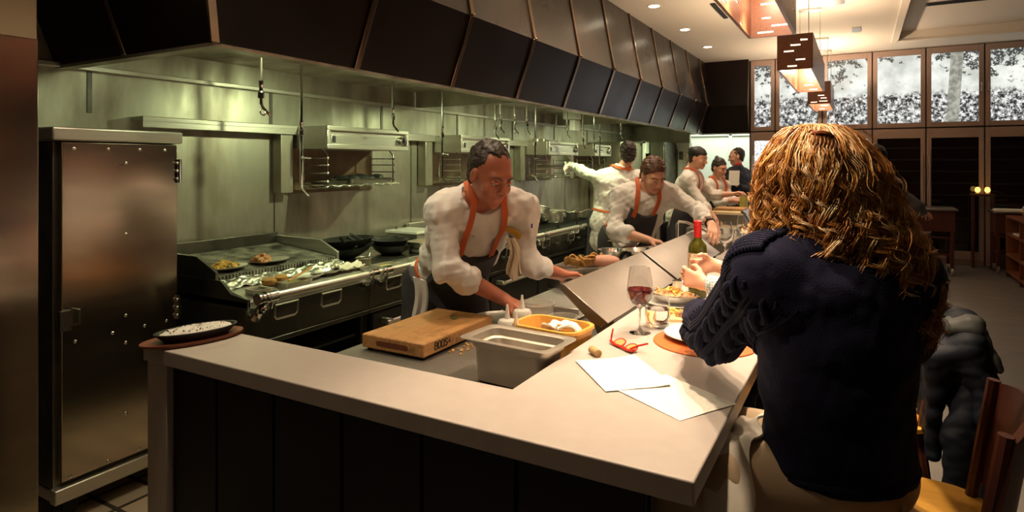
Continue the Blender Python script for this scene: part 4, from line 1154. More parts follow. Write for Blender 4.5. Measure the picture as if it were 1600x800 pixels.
mb = MB(); mb.lathe([(0, 0), (.040, 0), (.046, .006), (.052, .04), (.050, .08), (.042, .125), (.0405, .125), (.0485, .08), (.0495, .04), (.044, .016), (0, .012)], n=40); part('glass', mb, GLASS, t, smooth=60)
mb = MB(); mb.lathe([(0, .0125), (.0435, .0165), (.0490, .04), (.0486, .062), (0, .062)], n=40); part('water', mb, WATER, t)
# spectacles
t = thing('reading_glasses', 'red framed reading glasses lying folded open on the bar', 'glasses', (-.765, 2.17, ZC), -.62)
mb = MB()
mb.tube([(-.072, .004, .012), (-.04, 0, .007), (0, .002, .008), (.04, 0, .007), (.072, .004, .012)], .0062, 8, flat=.75)
for s2 in (-1, 1):
    mb.tube([(s2 * (.037 + .027 * math.cos(a)), .021 + .019 * math.sin(a), .012 + .010 * math.sin(a)) for a in [2 * PI * k / 22 for k in range(22)]], .0024, 6, closed=True)
part('frame', mb, REDPL, t)
for s2 in (-1, 1):
    pl = [(-.070, .005, .012), (-.076, .012, .030), (-.082, .022, .052)] if s2 < 0 else [(.046, .006, .012), (.060, .034, .024), (.082, .060, .034)]
    mb = MB(); mb.tube(pl, .0034, 6); part('temple', mb, REDPL, t)
    mb = MB()
    mb.lathe([(0, -.0006), (.026, -.0006), (.026, .0006), (0, .0006)], n=22, sy=.72); mb.v = [(x + s2 * .037, .021 + y, .012 + y * .52 + z) for x, y, z in mb.v]; part('lens', mb, AMBER, t)
mb = MB(); mb.tube([(-.024, 0, .0125), (.024, .0, .0125)], .0125, 16); mb.v = [(x * 1.15, y * 1.15, z * 1.1) for x, y, z in mb.v]; o_ = solo('wine_cork', mb, CORK, 'pale wine cork lying near the red glasses', 'cork', (-.82, 2.055, ZC), bevel=.0015); o_.rotation_euler.z = -.75
# menus
def menu(corners, z, label, curl=0.0):
    c0 = [Vector((*q, 0)) for q in corners]; ce = (c0[0] + c0[2]) / 2
    ax = (c0[1] - c0[0]); rz_ = math.atan2(ax.y, ax.x); L1, L2 = ax.length, (c0[3] - c0[0]).length
    mb = MB()
    def f(u, v): return ((u - .5) * L1, (v - .5) * L2, .0010 + curl * (max(0, u - .6) / .4) ** 2 * .03 + .0012 * math.sin(3 * u + 2 * v) ** 2)
    mb.sheet(f, 12, 14, .0006)
    o_ = solo('menu_sheet', mb, MENU, label, 'menu', (ce.x, ce.y, ZC + z), 'menus on the bar'); o_.rotation_euler.z = rz_
menu([(-.4145, 1.64), (-.303, 1.833), (-.546, 1.973), (-.657, 1.78)], .0006, 'printed menu sheet nearest the bar edge, lying underneath')
menu([(-.66, 1.735), (-.50, 1.876), (-.69, 2.096), (-.85, 1.955)], .0030, 'menu sheet on top, toward the cork', .25)
# place setting
mb = MB(); mb.lathe([(0, 0), (.188, 0), (.190, .002), (.188, .005), (0, .005)], n=64); solo('placemat', mb, LEATH, 'round orange leather placemat under the elbow', 'placemat', (-.515, 2.40, ZC))
def plate(loc, r, label, name='plate', sx=1, sy=1, m=WHITE, rz=0, group=None):
    mb = MB(); mb.lathe([(0, 0), (r * .6, 0), (r * .72, .004), (r, .018), (r, .021), (r * .97, .021), (r * .7, .008), (0, .006)], n=48, sx=sx, sy=sy, rz=rz)
    return solo(name, mb, m, label, 'plate', loc, group)
plate((-.53, 2.44, ZC + .0055), .145, 'round white plate on the orange placemat')
p = at(1048, 478, 2.95); plate((p.x, p.y, ZC), .15, 'pale oval plate under the silver food dish', sx=1, sy=.75)
p = at(1053, 467, 2.98)
t = thing('food_dish', 'silver oval dish heaped with browned food and fries', 'dish', (p.x, p.y, ZC + .0215))
mb = MB(); mb.lathe([(0, 0), (.085, 0), (.115, .03), (.125, .032), (.112, .034), (.08, .006), (0, .006)], n=40, sy=.75); part('dish', mb, CHR, t)
mb = MB(); mb.lathe([(0, .008), (.08, .008), (.10, .03), (.06, .04), (0, .044)], n=24, sy=.7); mb.v = [(x + random.uniform(-.004, .004), y + random.uniform(-.004, .004), z + random.uniform(-.003, .006)) for x, y, z in mb.v]; part('browned_food', mb, TACO, t)
mb = MB()
for k in range(24):
    a, r = random.uniform(0, 2 * PI), random.random() * .085; q = Vector((r * math.cos(a), r * math.sin(a) * .7, .042)); d = Vector((random.uniform(-1, 1), random.uniform(-1, 1), random.uniform(-.1, .5))).normalized() * .022
    mb.obox(q, (.008, .008, .045), (frame_of(d)[0], frame_of(d)[1], d))
part('fries', mb, YELF, t)
p = at(1058, 445, 2.98); mb = MB(); mb.lathe([(0, 0), (.02, 0), (.024, .05), (.021, .05), (.018, .004), (0, .004)], n=20); solo('sauce_cup', mb, CHR, 'small steel cup standing in the food dish', 'cup', (p.x, p.y, ZC + .066))
mb = MB(); mb.box((-.11, -.09, 0), (.11, .09, .012)); mb.box((-.1, -.08, .012), (.1, .08, .014)); o_ = solo('bread_board', mb, mat('pale_maple', (0.70, 0.50, 0.24), .5), 'pale wooden board just behind the water tumbler', 'board', (-.665, 2.76, ZC), bevel=.003); o_.rotation_euler.z = .4
mb = MB()
for k in range(26): mb.ell((random.uniform(-.05, .05), random.uniform(-.035, .035), .006 + random.random() * .014), (.012, .009, .008), 7, 5, jit=.25)
solo('potato_salad', mb, YELF, 'small yellow heap of potatoes behind the tumbler', 'food', (-.70, 2.72, ZC + .0145), kind='stuff')
plate((-.56, 2.72, ZC + .0), .05, 'small white side plate between board and sleeve', 'side_plate')
for k, (x, y, rz_) in enumerate(((-.61, 2.60, .9), (-.585, 2.625, .9))):
    t = thing('knife' if k else 'fork', ['fork lying between the tumbler and the orange placemat', 'knife lying beside the fork by the placemat'][k], 'cutlery', (x, y, ZC), rz_)
    mb = MB(); mb.tube([(-.09, 0, .004), (.02, 0, .005), (.045, 0, .004)], .0035, 6); part('handle', mb, CHR, t)
    mb = MB()
    if k: mb.obox((.075, 0, .004), (.07, .016, .002), (V(1, 0, 0), V(0, 1, 0), V(0, 0, 1)))
    else:
        mb.obox((.055, 0, .004), (.025, .022, .002), (V(1, 0, 0), V(0, 1, 0), V(0, 0, 1)))
        for q in range(4): mb.obox((.085, -.0085 + q * .0057, .004), (.04, .003, .002), (V(1, 0, 0), V(0, 1, 0), V(0, 0, 1)))
    part('blade' if k else 'tines', mb, CHR, t)
# wine bottle
p = at(1090, 400, 3.15)
t = thing('wine_bottle', 'dark wine bottle with bright red foil capsule and cream label', 'wine bottle', (p.x, p.y, ZC))
ks = 1.22
mb = MB(); mb.lathe([(r * ks, z * ks) for r, z in ((0, .006), (.030, .0), (.0365, .004), (.0375, .01), (.0375, .205), (.034, .220), (.018, .240), (.0145, .252), (.0145, .315), (.0, .315))], n=36); part('bottle', mb, GLASSD, t, smooth=60)
mb = MB(); mb.lathe([(r * ks, z * ks) for r, z in ((.0152, .248), (.0158, .25), (.0156, .298), (.0170, .300), (.0170, .316), (.013, .319), (0, .319))], n=28); part('foil_capsule', mb, CAPS, t)
mb = MB(); mb.lathe([(.0380 * ks, .09 * ks), (.0383 * ks, .092 * ks), (.0383 * ks, .183 * ks), (.0380 * ks, .185 * ks)], n=48); part('label', mb, WLAB, t, label='cream and rust paper label')

# ------------------------------------------------------------------ range-top things
def metal_plate(loc, label, rx, ry, rz=0, group=None):
    mb = MB(); mb.lathe([(0, 0), (.7, 0), (1.0, .012), (1.0, .015), (.94, .015), (.68, .004), (0, .004)], n=40, sx=rx, sy=ry, rz=rz)
    mb.v = [(x, y, z) for x, y, z in mb.v]
    return solo('oval_plate', mb, ST_, label, 'plate', loc, group)
metal_plate((-3.06, 2.21, 1.016), 'oval steel plate of food at the near end of the grill', .085, .125, group='steel plates of food on the grill')
metal_plate((-3.06, 2.50, 1.016), 'oval steel plate of food farther along the grill', .085, .125, group='steel plates of food on the grill')
def heap(name, loc, label, m, n, sx, sy, sz, size, cat='food'):
    mb = MB()
    for k in range(n):
        a, r = random.uniform(0, 2 * PI), math.sqrt(random.random())
        mb.ell((r * sx * math.cos(a), r * sy * math.sin(a), sz * (1 - r) + size * .5), (size * random.uniform(.7, 1.3), size * random.uniform(.6, 1.2), size * .7), 7, 5, R=Matrix.Rotation(random.uniform(0, 3), 3, 'Z'), jit=.25)
    return solo(name, mb, m, label, cat, loc, kind='stuff')
heap('fajita_food', (-3.06, 2.20, 1.022), 'yellow and brown food heaped on the near grill plate', YELF, 26, .05, .075, .03, .016)
heap('roast_food', (-3.05, 2.44, 1.022), 'browned meat on the farther grill plate', TACO, 22, .045, .06, .04, .018)
for k, (x, y) in enumerate(((-2.80, 2.285), (-2.815, 2.375))):
    mb = MB(); mb.ell((0, 0, .022), (.035, .042, .024), 12, 8, jit=.12); solo('bread_chunk', mb, BREAD, ['torn chunk of bread nearest on the range deck', 'torn chunk of bread beside the nearest chunk'][k], 'bread', (x, y, .936), 'bread on the range deck')
for k, y in enumerate((2.56, 2.70)):
    mb = MB(); mb.lathe([(0, 0), (.7, 0), (1.0, .014), (1.0, .018), (.93, .018), (.68, .005), (0, .005)], n=36, sx=.06, sy=.11)
    solo('sizzle_plate', mb, WHITE if k == 0 else ST_, ['long white oval plate lying on the range deck', 'oval steel plate half under the towel'][k], 'plate', (-2.795, y, .936 + .004 * k))
mb = MB()
def tw(u, v): return (-.055 + u * .10, -.10 + v * .2, .02 + .022 * math.sin(u * PI) * abs(math.sin(v * 7 + u * 3)) + .008 * math.sin(u * 21 + v * 13))
mb.sheet(tw, 16, 26, .01); solo('side_towel', mb, LINEN, 'crumpled striped white towel on the range deck', 'towel', (-2.785, 2.87, .936))
def insert(y, x, sx, sy, food, label):
    t = thing('insert_pan', label, 'insert pan', (x, y, .921 if y < 2.95 else .906), 0, 'small insert pans along the range front')
    mb = MB(); h = .028
    def R(g, z): return rrect(-sx / 2 + g, -sy / 2 + g, sx / 2 - g, sy / 2 - g, .014, z, 4)
    loft(mb, [R(.0, 0), R(-.006, h), R(-.007, h + .002), R(.006, h + .001), R(.010, .006)]); part('pan', mb, STH, t)
    mb = MB(); loft(mb, [R(.011, .006), R(.008, h - .010)]); part('filling', mb, food, t)
    return t
insert(2.16, -2.73, .09, .09, IRON, 'empty dark insert pan at the near end of the range front')
insert(2.40, -2.735, .09, .17, GREENF, 'insert pan of green relish with a wooden spoon')
insert(2.98, -2.735, .08, .10, IRON, 'empty dark insert pan beyond the towel')
insert(3.15, -2.735, .09, .17, GREENF, 'insert pan of green relish below the small saucepot')
insert(3.50, -2.735, .09, .14, IRON, 'dark insert pan farthest along the range front')
mb = MB(); mb.tube([(-.01, -.05, .0), (.0, .06, .04), (.0, .10, .055)], .010, 8, flat=.5); solo('wooden_spoon', mb, WOODO, 'pale wooden spoon leaning in the green relish', 'spoon', (-2.735, 2.42, .952))
def pot(loc, label, r, h, m=ST_, handle=0.0, hl=.14, lid=False, group=None, name='saucepan'):
    t = thing(name, label, 'pot', loc, handle, group)
    mb = MB(); mb.lathe([(0, 0), (r * .96, 0), (r, .006), (r, h), (r + .005, h + .002), (r + .003, h + .005), (r - .004, h), (r - .005, .006), (0, .005)], n=32); part('pot', mb, m, t)
    mb = MB(); mb.tube([(r - .002, 0, h * .78), (r + .03, 0, h * .85), (r + hl, 0, h * 1.0 + .02)], .008, 8, flat=.6); part('handle', mb, CHR, t)
    if lid:
        mb = MB(); mb.lathe([(r + .008, h + .004), (r * .9, h + .012), (.02, h + .026), (.008, h + .03), (.014, h + .045), (0, h + .05)], n=32); part('lid', mb, CHR, t)
    return t
pot((-2.83, 3.05, .906), 'small steel saucepot at the corner of the middle range', .047, .075, STP, 1.9, .05)
IRW = IRON
def wok(loc, label, r, h, rz, lean=0.0, hl=.25):
    t = thing('black_wok', label, 'wok', loc, rz, 'black woks and skillets on the middle range')
    mb = MB(); mb.lathe([(0, 0), (r * .5, 0), (r * .82, h * .45), (r, h), (r + .004, h), (r * .97, h - .004), (r * .79, h * .42), (r * .48, .006), (0, .006)], n=40); part('bowl', mb, IRON, t)
    mb = MB(); mb.tube([(r * .96, 0, h * .92), (r + .06, 0, h * 1.05), (r + hl, 0, h + .06)], .010, 8, flat=.5); part('handle', mb, IRON, t)
    t.rotation_euler = (lean, 0, rz)
    return t
wok((-3.26, 3.32, .92), 'large black wok leaning at the back of the middle range', .21, .075, -.6, .12)
wok((-3.24, 3.33, .985), 'black wok resting inside the large wok', .19, .07, -.9, .06)
wok((-3.08, 3.62, .92), 'deep black skillet in front of the woks', .15, .07, -2.6, 0, .18)
wok((-3.10, 3.63, .965), 'black skillet stacked on the deep skillet', .14, .06, -2.2, 0, .16)
wok((-3.36, 3.98, .92), 'black skillet at the far back of the middle range', .15, .06, 2.2, 0, .15)
t = thing('insert_pan', 'square steel pan of orange food beside the woks', 'insert pan', (-2.96, 3.86, .916)); deep_pan(t, .17, .26, .085, STH, .012, .012)
mb = MB(); loft(mb, [rrect(-.06, -.10, .06, .10, .02, .01), rrect(-.065, -.11, .065, .11, .02, .06)]); part('filling', mb, YELF, t)
blk = MB(); blk.box((-.16, -.13, 0), (.16, .13, .10)); solo('steel_box', blk, ST_, 'steel box holding up the white plate at the wall', 'box', (-3.38, 4.24, .906), bevel=.005)
mb = MB(); mb.box((-.17, -.15, 0), (.17, .15, .018)); mb.box((-.165, -.145, .018), (.165, .145, .022)); solo('white_board', mb, WHITE, 'white board lying on the steel box at the wall', 'cutting board', (-3.38, 4.24, 1.007), bevel=.006)
mb = MB(); mb.box((-.02, -.02, 0), (.02, .02, .16)); mb.box((-.03, -.03, 0), (.03, .03, .006)); solo('steel_post', mb, STH, 'square steel post beside the white board', 'post', (-3.05, 4.38, .906), bevel=.003)
# far burners
pot((-2.98, 5.55, .951), 'tall steel canister pot behind the ruddy chef', .05, .16, STP, 2.6, .04)
for k in range(5):
    mb = MB(); tl = .55 - k * .08
    R_ = Matrix.Rotation(-tl, 3, 'X')
    mb.torus((0, 0, 0), .15 - .004 * k, .011, 36, 8, R_ @ Vector((0, 0, 1)))
    mb.lathe([(0, -.03), (.10, -.025), (.142, 0.0), (.138, 0.0), (.098, -.02), (0, -.024)], n=30)
    mb.v = mb.v[:36 * 8] + [tuple(R_ @ Vector(q)) for q in mb.v[36 * 8:]]
    solo('saute_pan', mb, STP, ORD[k] + ' pan from the bottom of the leaning stack on the burners', 'pan', (-3.02, 5.86 + .012 * k, 1.03 + k * .024), 'leaning stack of pans on the burners')
pot((-3.0, 6.22, .951), 'wide steel pot with flat rim on the burners', .135, .11, ST_, .6, .16, name='stock_pot')
mb = MB(); mb.lathe([(0, 0), (.17, 0), (.172, .01), (.17, .014), (0, .014)], n=36, sy=.7); solo('pot_tray', mb, STH, 'flat steel tray lying across the wide pot', 'tray', (-3.0, 6.22, 1.068))
pot((-3.33, 6.12, .951), 'steel saucepan with upright handle at the back of the burners', .13, .13, STP, 1.3, .10)
pot((-3.30, 6.14, 1.087), 'small saucepan stacked on the back saucepan', .07, .06, STD, -1.5, .09)
pot((-2.92, 6.62, .951), 'small saucepan at the far corner of the burners', .075, .085, STP, 1.2, .20)
pot((-3.2, 6.66, .951), 'saucepan with long handle behind the small far saucepan', .10, .09, STP, .7, .24)
mb = MB(); mb.tube([(0, 0, 0), (.01, .01, .17), (.03, .04, .185), (.045, .06, .17), (.04, .055, .155)], .006, 7); mb.ell((0, 0, .0), (.03, .03, .012), 10, 6); solo('hanging_ladle', mb, CHR, "ladle hooked upright by the ruddy chef's ear", 'ladle', (-2.98, 5.55, 1.03))
# sheet pans in the open shelf
for k in range(9):
    sheet_pan('sheet_pan', ORD[k] + ' sheet pan from the bottom of the stack under the near range', 'sheet pan', (-2.96, 2.52, .537 + k * .0125), .40, .55, .011, 'sheet pans under the near range', STP)

# ------------------------------------------------------------------ far kitchen furniture
def tall_unit(name, label, x0, x1, y0, y1, z1, m, door=True):
    c = ((x0 + x1) / 2, (y0 + y1) / 2, 0)
    t = thing(name, label, 'cabinet', c)
    mb = MB(c); mb.box((x0, y0, .1), (x1, y1, z1)); part('carcass', mb, m, t, bevel=.006)
    if door:
        mb = MB(c); mb.box((x1, y0 + .02, .16), (x1 + .02, y1 - .02, z1 - .05)); d = part('door', mb, m, t, bevel=.004)
        mb = MB(c); mb.tube([(x1 + .02, y0 + .06, .9), (x1 + .05, y0 + .06, .9), (x1 + .05, y0 + .06, 1.3), (x1 + .02, y0 + .06, 1.3)], .009); part('handle', mb, CHR, d)
    for x in (x0 + .05, x1 - .05):
        for y in (y0 + .05, y1 - .05):
            mb = MB(c); mb.tube([(x, y, 0), (x, y, .1)], .02, 8); part('leg', mb, STD, t)
    return t
tall_unit('steel_cupboard', 'tall plain steel cupboard behind the back chef', WX + .01, -3.1, 8.78, 9.75, 1.92, STW)
t = thing('open_rack', 'open steel rack holding a stand-in copper pan', 'rack', (-3.3, 10.15, 0))
c = (-3.3, 10.15, 0); mb = MB(c)
for x in (-3.56, -3.08):
    for y in (9.86, 10.46): mb.box((x - .02, y - .02, 0), (x + .02, y + .02, 1.96))
part('post', mb, WHITEM, t)
for z in (.3, .8, 1.25, 1.55, 1.94):
    mb = MB(c); mb.box((-3.58, 9.84, z - .015), (-3.06, 10.48, z + .015)); part('shelf', mb, ST_, t)
mb = MB(c); mb.box((-3.06, 9.86, 1.76), (-3.05, 10.46, 1.94)); part('header', mb, WHITEM, t)
COPPER = mat('copper_stand_in', (0.36, 0.12, 0.05), 0.35, 0.6)  # copper pan stands in for a reddish oval that seemed a passing person
mb = MB(); mb.lathe([(0, 0), (.10, 0), (.13, .03), (.125, .03), (.095, .005), (0, .005)], n=28); mb.v = [(z, y, x) for x, y, z in mb.v]; solo('copper_stand_in', mb, COPPER, 'round copper coloured pan standing in for a reddish oval in the open rack', 'pan', (-3.12, 10.12, 1.70))
tall_unit('dark_fridge', 'tall dark steel refrigerator beyond the open rack', -3.02, -2.79, 10.0, 10.66, 1.95, STD)
t = thing('control_cabinet', 'slim pale steel cabinet with switches next to the kitchen opening', 'cabinet', (-2.66, 10.8, 0)); c = (-2.66, 10.8, 0)
mb = MB(c); mb.box((-2.75, 10.72, 0), (-2.57, 10.89, 1.92)); mb.box((-2.77, 10.70, 1.84), (-2.55, 10.89, 1.95)); part('casing', mb, WHITEM, t, bevel=.005)
mb = MB(c); mb.box((-2.73, 10.71, 1.66), (-2.66, 10.72, 1.80)); 
for k in range(4): mb.ell((-2.71 + .03 * (k % 2), 10.707, 1.70 + .05 * (k // 2)), .01, 8, 6)
part('switch', mb, STD, t)
mb = MB(c); mb.box((-2.60, 10.705, 1.45), (-2.585, 10.72, 1.72)); part('pull', mb, WHITE, t)
# low rack of bins by the middle cook
t = thing('bin_rack', 'low rack of dark bins behind the watch wearing cook', 'rack', (-2.25, 7.35, 0)); c = (-2.25, 7.35, 0)
for z in (.25, .62):
    mb = MB(c); mb.box((-2.5, 7.0, z), (-2.02, 7.7, z + .02)); part('shelf', mb, STD, t)
for k, (x, y) in enumerate(((-2.5, 7.0), (-2.5, 7.7), (-2.02, 7.0), (-2.02, 7.7))):
    mb = MB(c); mb.box((x - .02, y - .02, 0), (x + .02, y + .02, 1.06)); part('post', mb, ST_, t)
for k, y in enumerate((7.17, 7.52)):
    t = thing('food_bin', ['black bin of greens nearer on the low rack', 'black bin of greens farther on the low rack'][k], 'bin', (-2.26, y, .641))
    deep_pan(t, .36, .26, .24, BLKM, .012, .012)
    mb = MB(); mb.lathe([(0, .18), (.11, .18), (.10, .235), (.04, .25), (0, .25)], n=14); part('greens', mb, GREENF, t)

# ------------------------------------------------------------------ dining side furniture
def chair(loc, rz, label, seatm, backm, name='bar_chair'):
    t = thing(name, label, 'chair', loc, rz, 'wooden chairs along the bar')   # faces local -x
    zs = .56
    mb = MB()
    loft(mb, [rrect(-.22, -.23, .24, .23, .09, zs - .028, 7), rrect(-.235, -.245, .25, .245, .095, zs - .018, 7), rrect(-.235, -.245, .25, .245, .095, zs - .004, 7), rrect(-.225, -.235, .24, .235, .09, zs, 7), rrect(-.15, -.16, .17, .16, .07, zs - .006, 7)])
    part('seat', mb, seatm, t)
    mb = MB()
    def bf(u, v):
        y = (u - .5) * .46
        return (.265 + .045 * v - .05 * (2 * (u - .5)) ** 2 + .02, y * (1 - .06 * v), .60 + .30 * v - .03 * (2 * (u - .5)) ** 2 * v)
    mb.sheet(bf, 16, 8, .016); part('backrest', mb, backm, t)
    for s2 in (-1, 1):
        mb = MB(); mb.tube([(.21, s2 * .20, .53), (.235, s2 * .205, .70), (.262, s2 * .208, .88)], .016, 8); part('back_post', mb, backm, t)
        mb = MB(); mb.tube([(-.19, s2 * .19, .535), (-.22, s2 * .21, 0)], .019, 8, rl=[.021, .014]); part('leg', mb, backm, t)
        mb = MB(); mb.tube([(.20, s2 * .19, .535), (.27, s2 * .21, 0)], .019, 8, rl=[.021, .014]); part('leg', mb, backm, t)
    mb = MB()
    for s2 in (-1, 1): mb.tube([(-.212, s2 * .204, .16), (.248, s2 * .204, .18)], .011, 8)
    mb.tube([(-.208, -.2, .2), (-.208, .2, .2)], .011, 8); part('stretcher', mb, backm, t)
    return t
chair((.03, 1.90, DF), -.10, 'wooden chair with yellow seat under the curly haired woman', WOODY, WOODD)
chair((-.03, 2.74, DF), .0, 'wooden chair carrying the quilted jacket', WOODY, WOODD)
def trolley(label, x0, x1, y0, y1, z0, z1, m):
    c = ((x0 + x1) / 2, (y0 + y1) / 2, DF)
    t = thing('service_trolley', label, 'trolley', c)
    mb = MB(c); mb.box((x0 - .03, y0 - .03, z1 - .03), (x1 + .03, y1 + .03, z1)); part('top', mb, ALU, t, bevel=.006)
    mb = MB(c); mb.box((x0, y0, z1 - .30), (x1, y1, z1 - .03)); part('apron_box', mb, m, t, bevel=.004)
    for z in (.40, .62):
        mb = MB(c); mb.box((x0 + .02, y0 + .02, z), (x1 - .02, y1 - .02, z + .025)); part('shelf', mb, m, t)
    for x in (x0 + .03, x1 - .03):
        for y in (y0 + .03, y1 - .03):
            mb = MB(c); mb.box((x - .02, y - .02, DF + .1), (x + .02, y + .02, z1 - .28)); part('leg', mb, m, t)
            mb = MB(c); mb.tube([(x - .012, y, DF + .052), (x + .012, y, DF + .052)], .052, 18); mb.tube([(x - .014, y, DF + .052), (x + .014, y, DF + .052)], .02, 10); part('caster', mb, ALU, t)
    return t
trolley('dark wooden trolley on casters with pale top behind the woman', .18, 1.06, 9.75, 10.25, 0, 1.01, WOODD)
trolley('narrow dark trolley next to the shelf unit', 1.55, 2.05, 10.25, 10.62, 0, .97, WOODD)
t = thing('shelf_unit', 'open wooden shelf unit at the right edge of the picture', 'shelf unit', (1.95, 9.3, DF)); c = (1.95, 9.3, DF)
for y in (8.5, 9.28, 10.06):
    mb = MB(c); mb.box((1.63, y, DF), (2.3, y + .03, .92)); part('side_panel', mb, WOODR, t, bevel=.003)
for z in (DF + .06, .42, .68, .90):
    mb = MB(c); mb.box((1.63, 8.5, z), (2.3, 10.09, z + .03)); part('shelf', mb, WOODR, t, bevel=.003)
mb = MB(c); mb.box((2.28, 8.52, DF), (2.30, 10.07, .92)); part('back_panel', mb, BLKM, t)
mb = MB()
for k in range(4): mb.box((-.12 + k * .004, -.16, k * .004), (.12 + k * .004, .16, k * .004 + .003))
o_ = solo('napkin_stack', mb, PAPER, 'stack of pale napkins on a shelf of the shelf unit', 'napkins', (1.78, 9.7, .711))
t = thing('bread_basket', 'yellow woven basket on top of the shelf unit', 'basket', (1.85, 9.45, .931))
mb = MB(); mb.lathe([(0, 0), (.13, 0), (.18, .08), (.185, .085), (.175, .082), (.125, .008), (0, .008)], n=30); part('bowl', mb, WOODO, t)
mb = MB(); mb.tube([(.17 * math.cos(a), 0, .08 + .14 * math.sin(a)) for a in [PI * k / 14 for k in range(15)]], .008, 8); part('handle', mb, ALU, t)
mb = MB(); mb.box((-.16, -.12, 0), (.16, .12, .012)); mb.box((-.15, -.11, .012), (.15, .11, .02)); solo('menu_folder', mb, PAPER, 'pale folder lying on the narrow trolley', 'folder', (1.72, 10.42, .971))
# invented amber lamps and console, standing in for amber reflections by the cabinets
for k, x in enumerate((1.42, 1.53)):
    t = thing('added_amber_lamp', ['left one of two small added amber lamps', 'right one of two small added amber lamps'][k] + ' on the dark console', 'lamp', (x, 10.72, 1.17), 0, 'added amber lamps')
    mb = MB(); mb.lathe([(0, 0), (.03, 0), (.035, .01), (.012, .015), (.012, .02), (0, .02)], n=16); part('base', mb, ALU, t)
    mb = MB(); mb.lathe([(0, .02), (.022, .025), (.035, .055), (.025, .09), (0, .10)], n=16); part('amber_glow_glass', mb, mat('added_amber_glow', (.9, .5, .1), .4, emit=(1.0, .5, .12), estr=2.0), t)
t = thing('side_console', 'narrow added console against the dark wine cabinets', 'console', (1.5, 10.75, DF)); c = (1.5, 10.75, DF)
mb = MB(c); mb.box((1.34, 10.66, 1.14), (1.62, 10.86, 1.17)); part('top', mb, WOODD, t, bevel=.004)
for x in (1.37, 1.59):
    mb = MB(c); mb.box((x - .012, 10.68, DF), (x + .012, 10.84, 1.14)); part('leg', mb, WOODD, t)
# ------------------------------------------------------------------ smooth solid modelling for people
def _n(v):
    v = np.asarray(v, float); return v / (np.linalg.norm(v) + 1e-12)

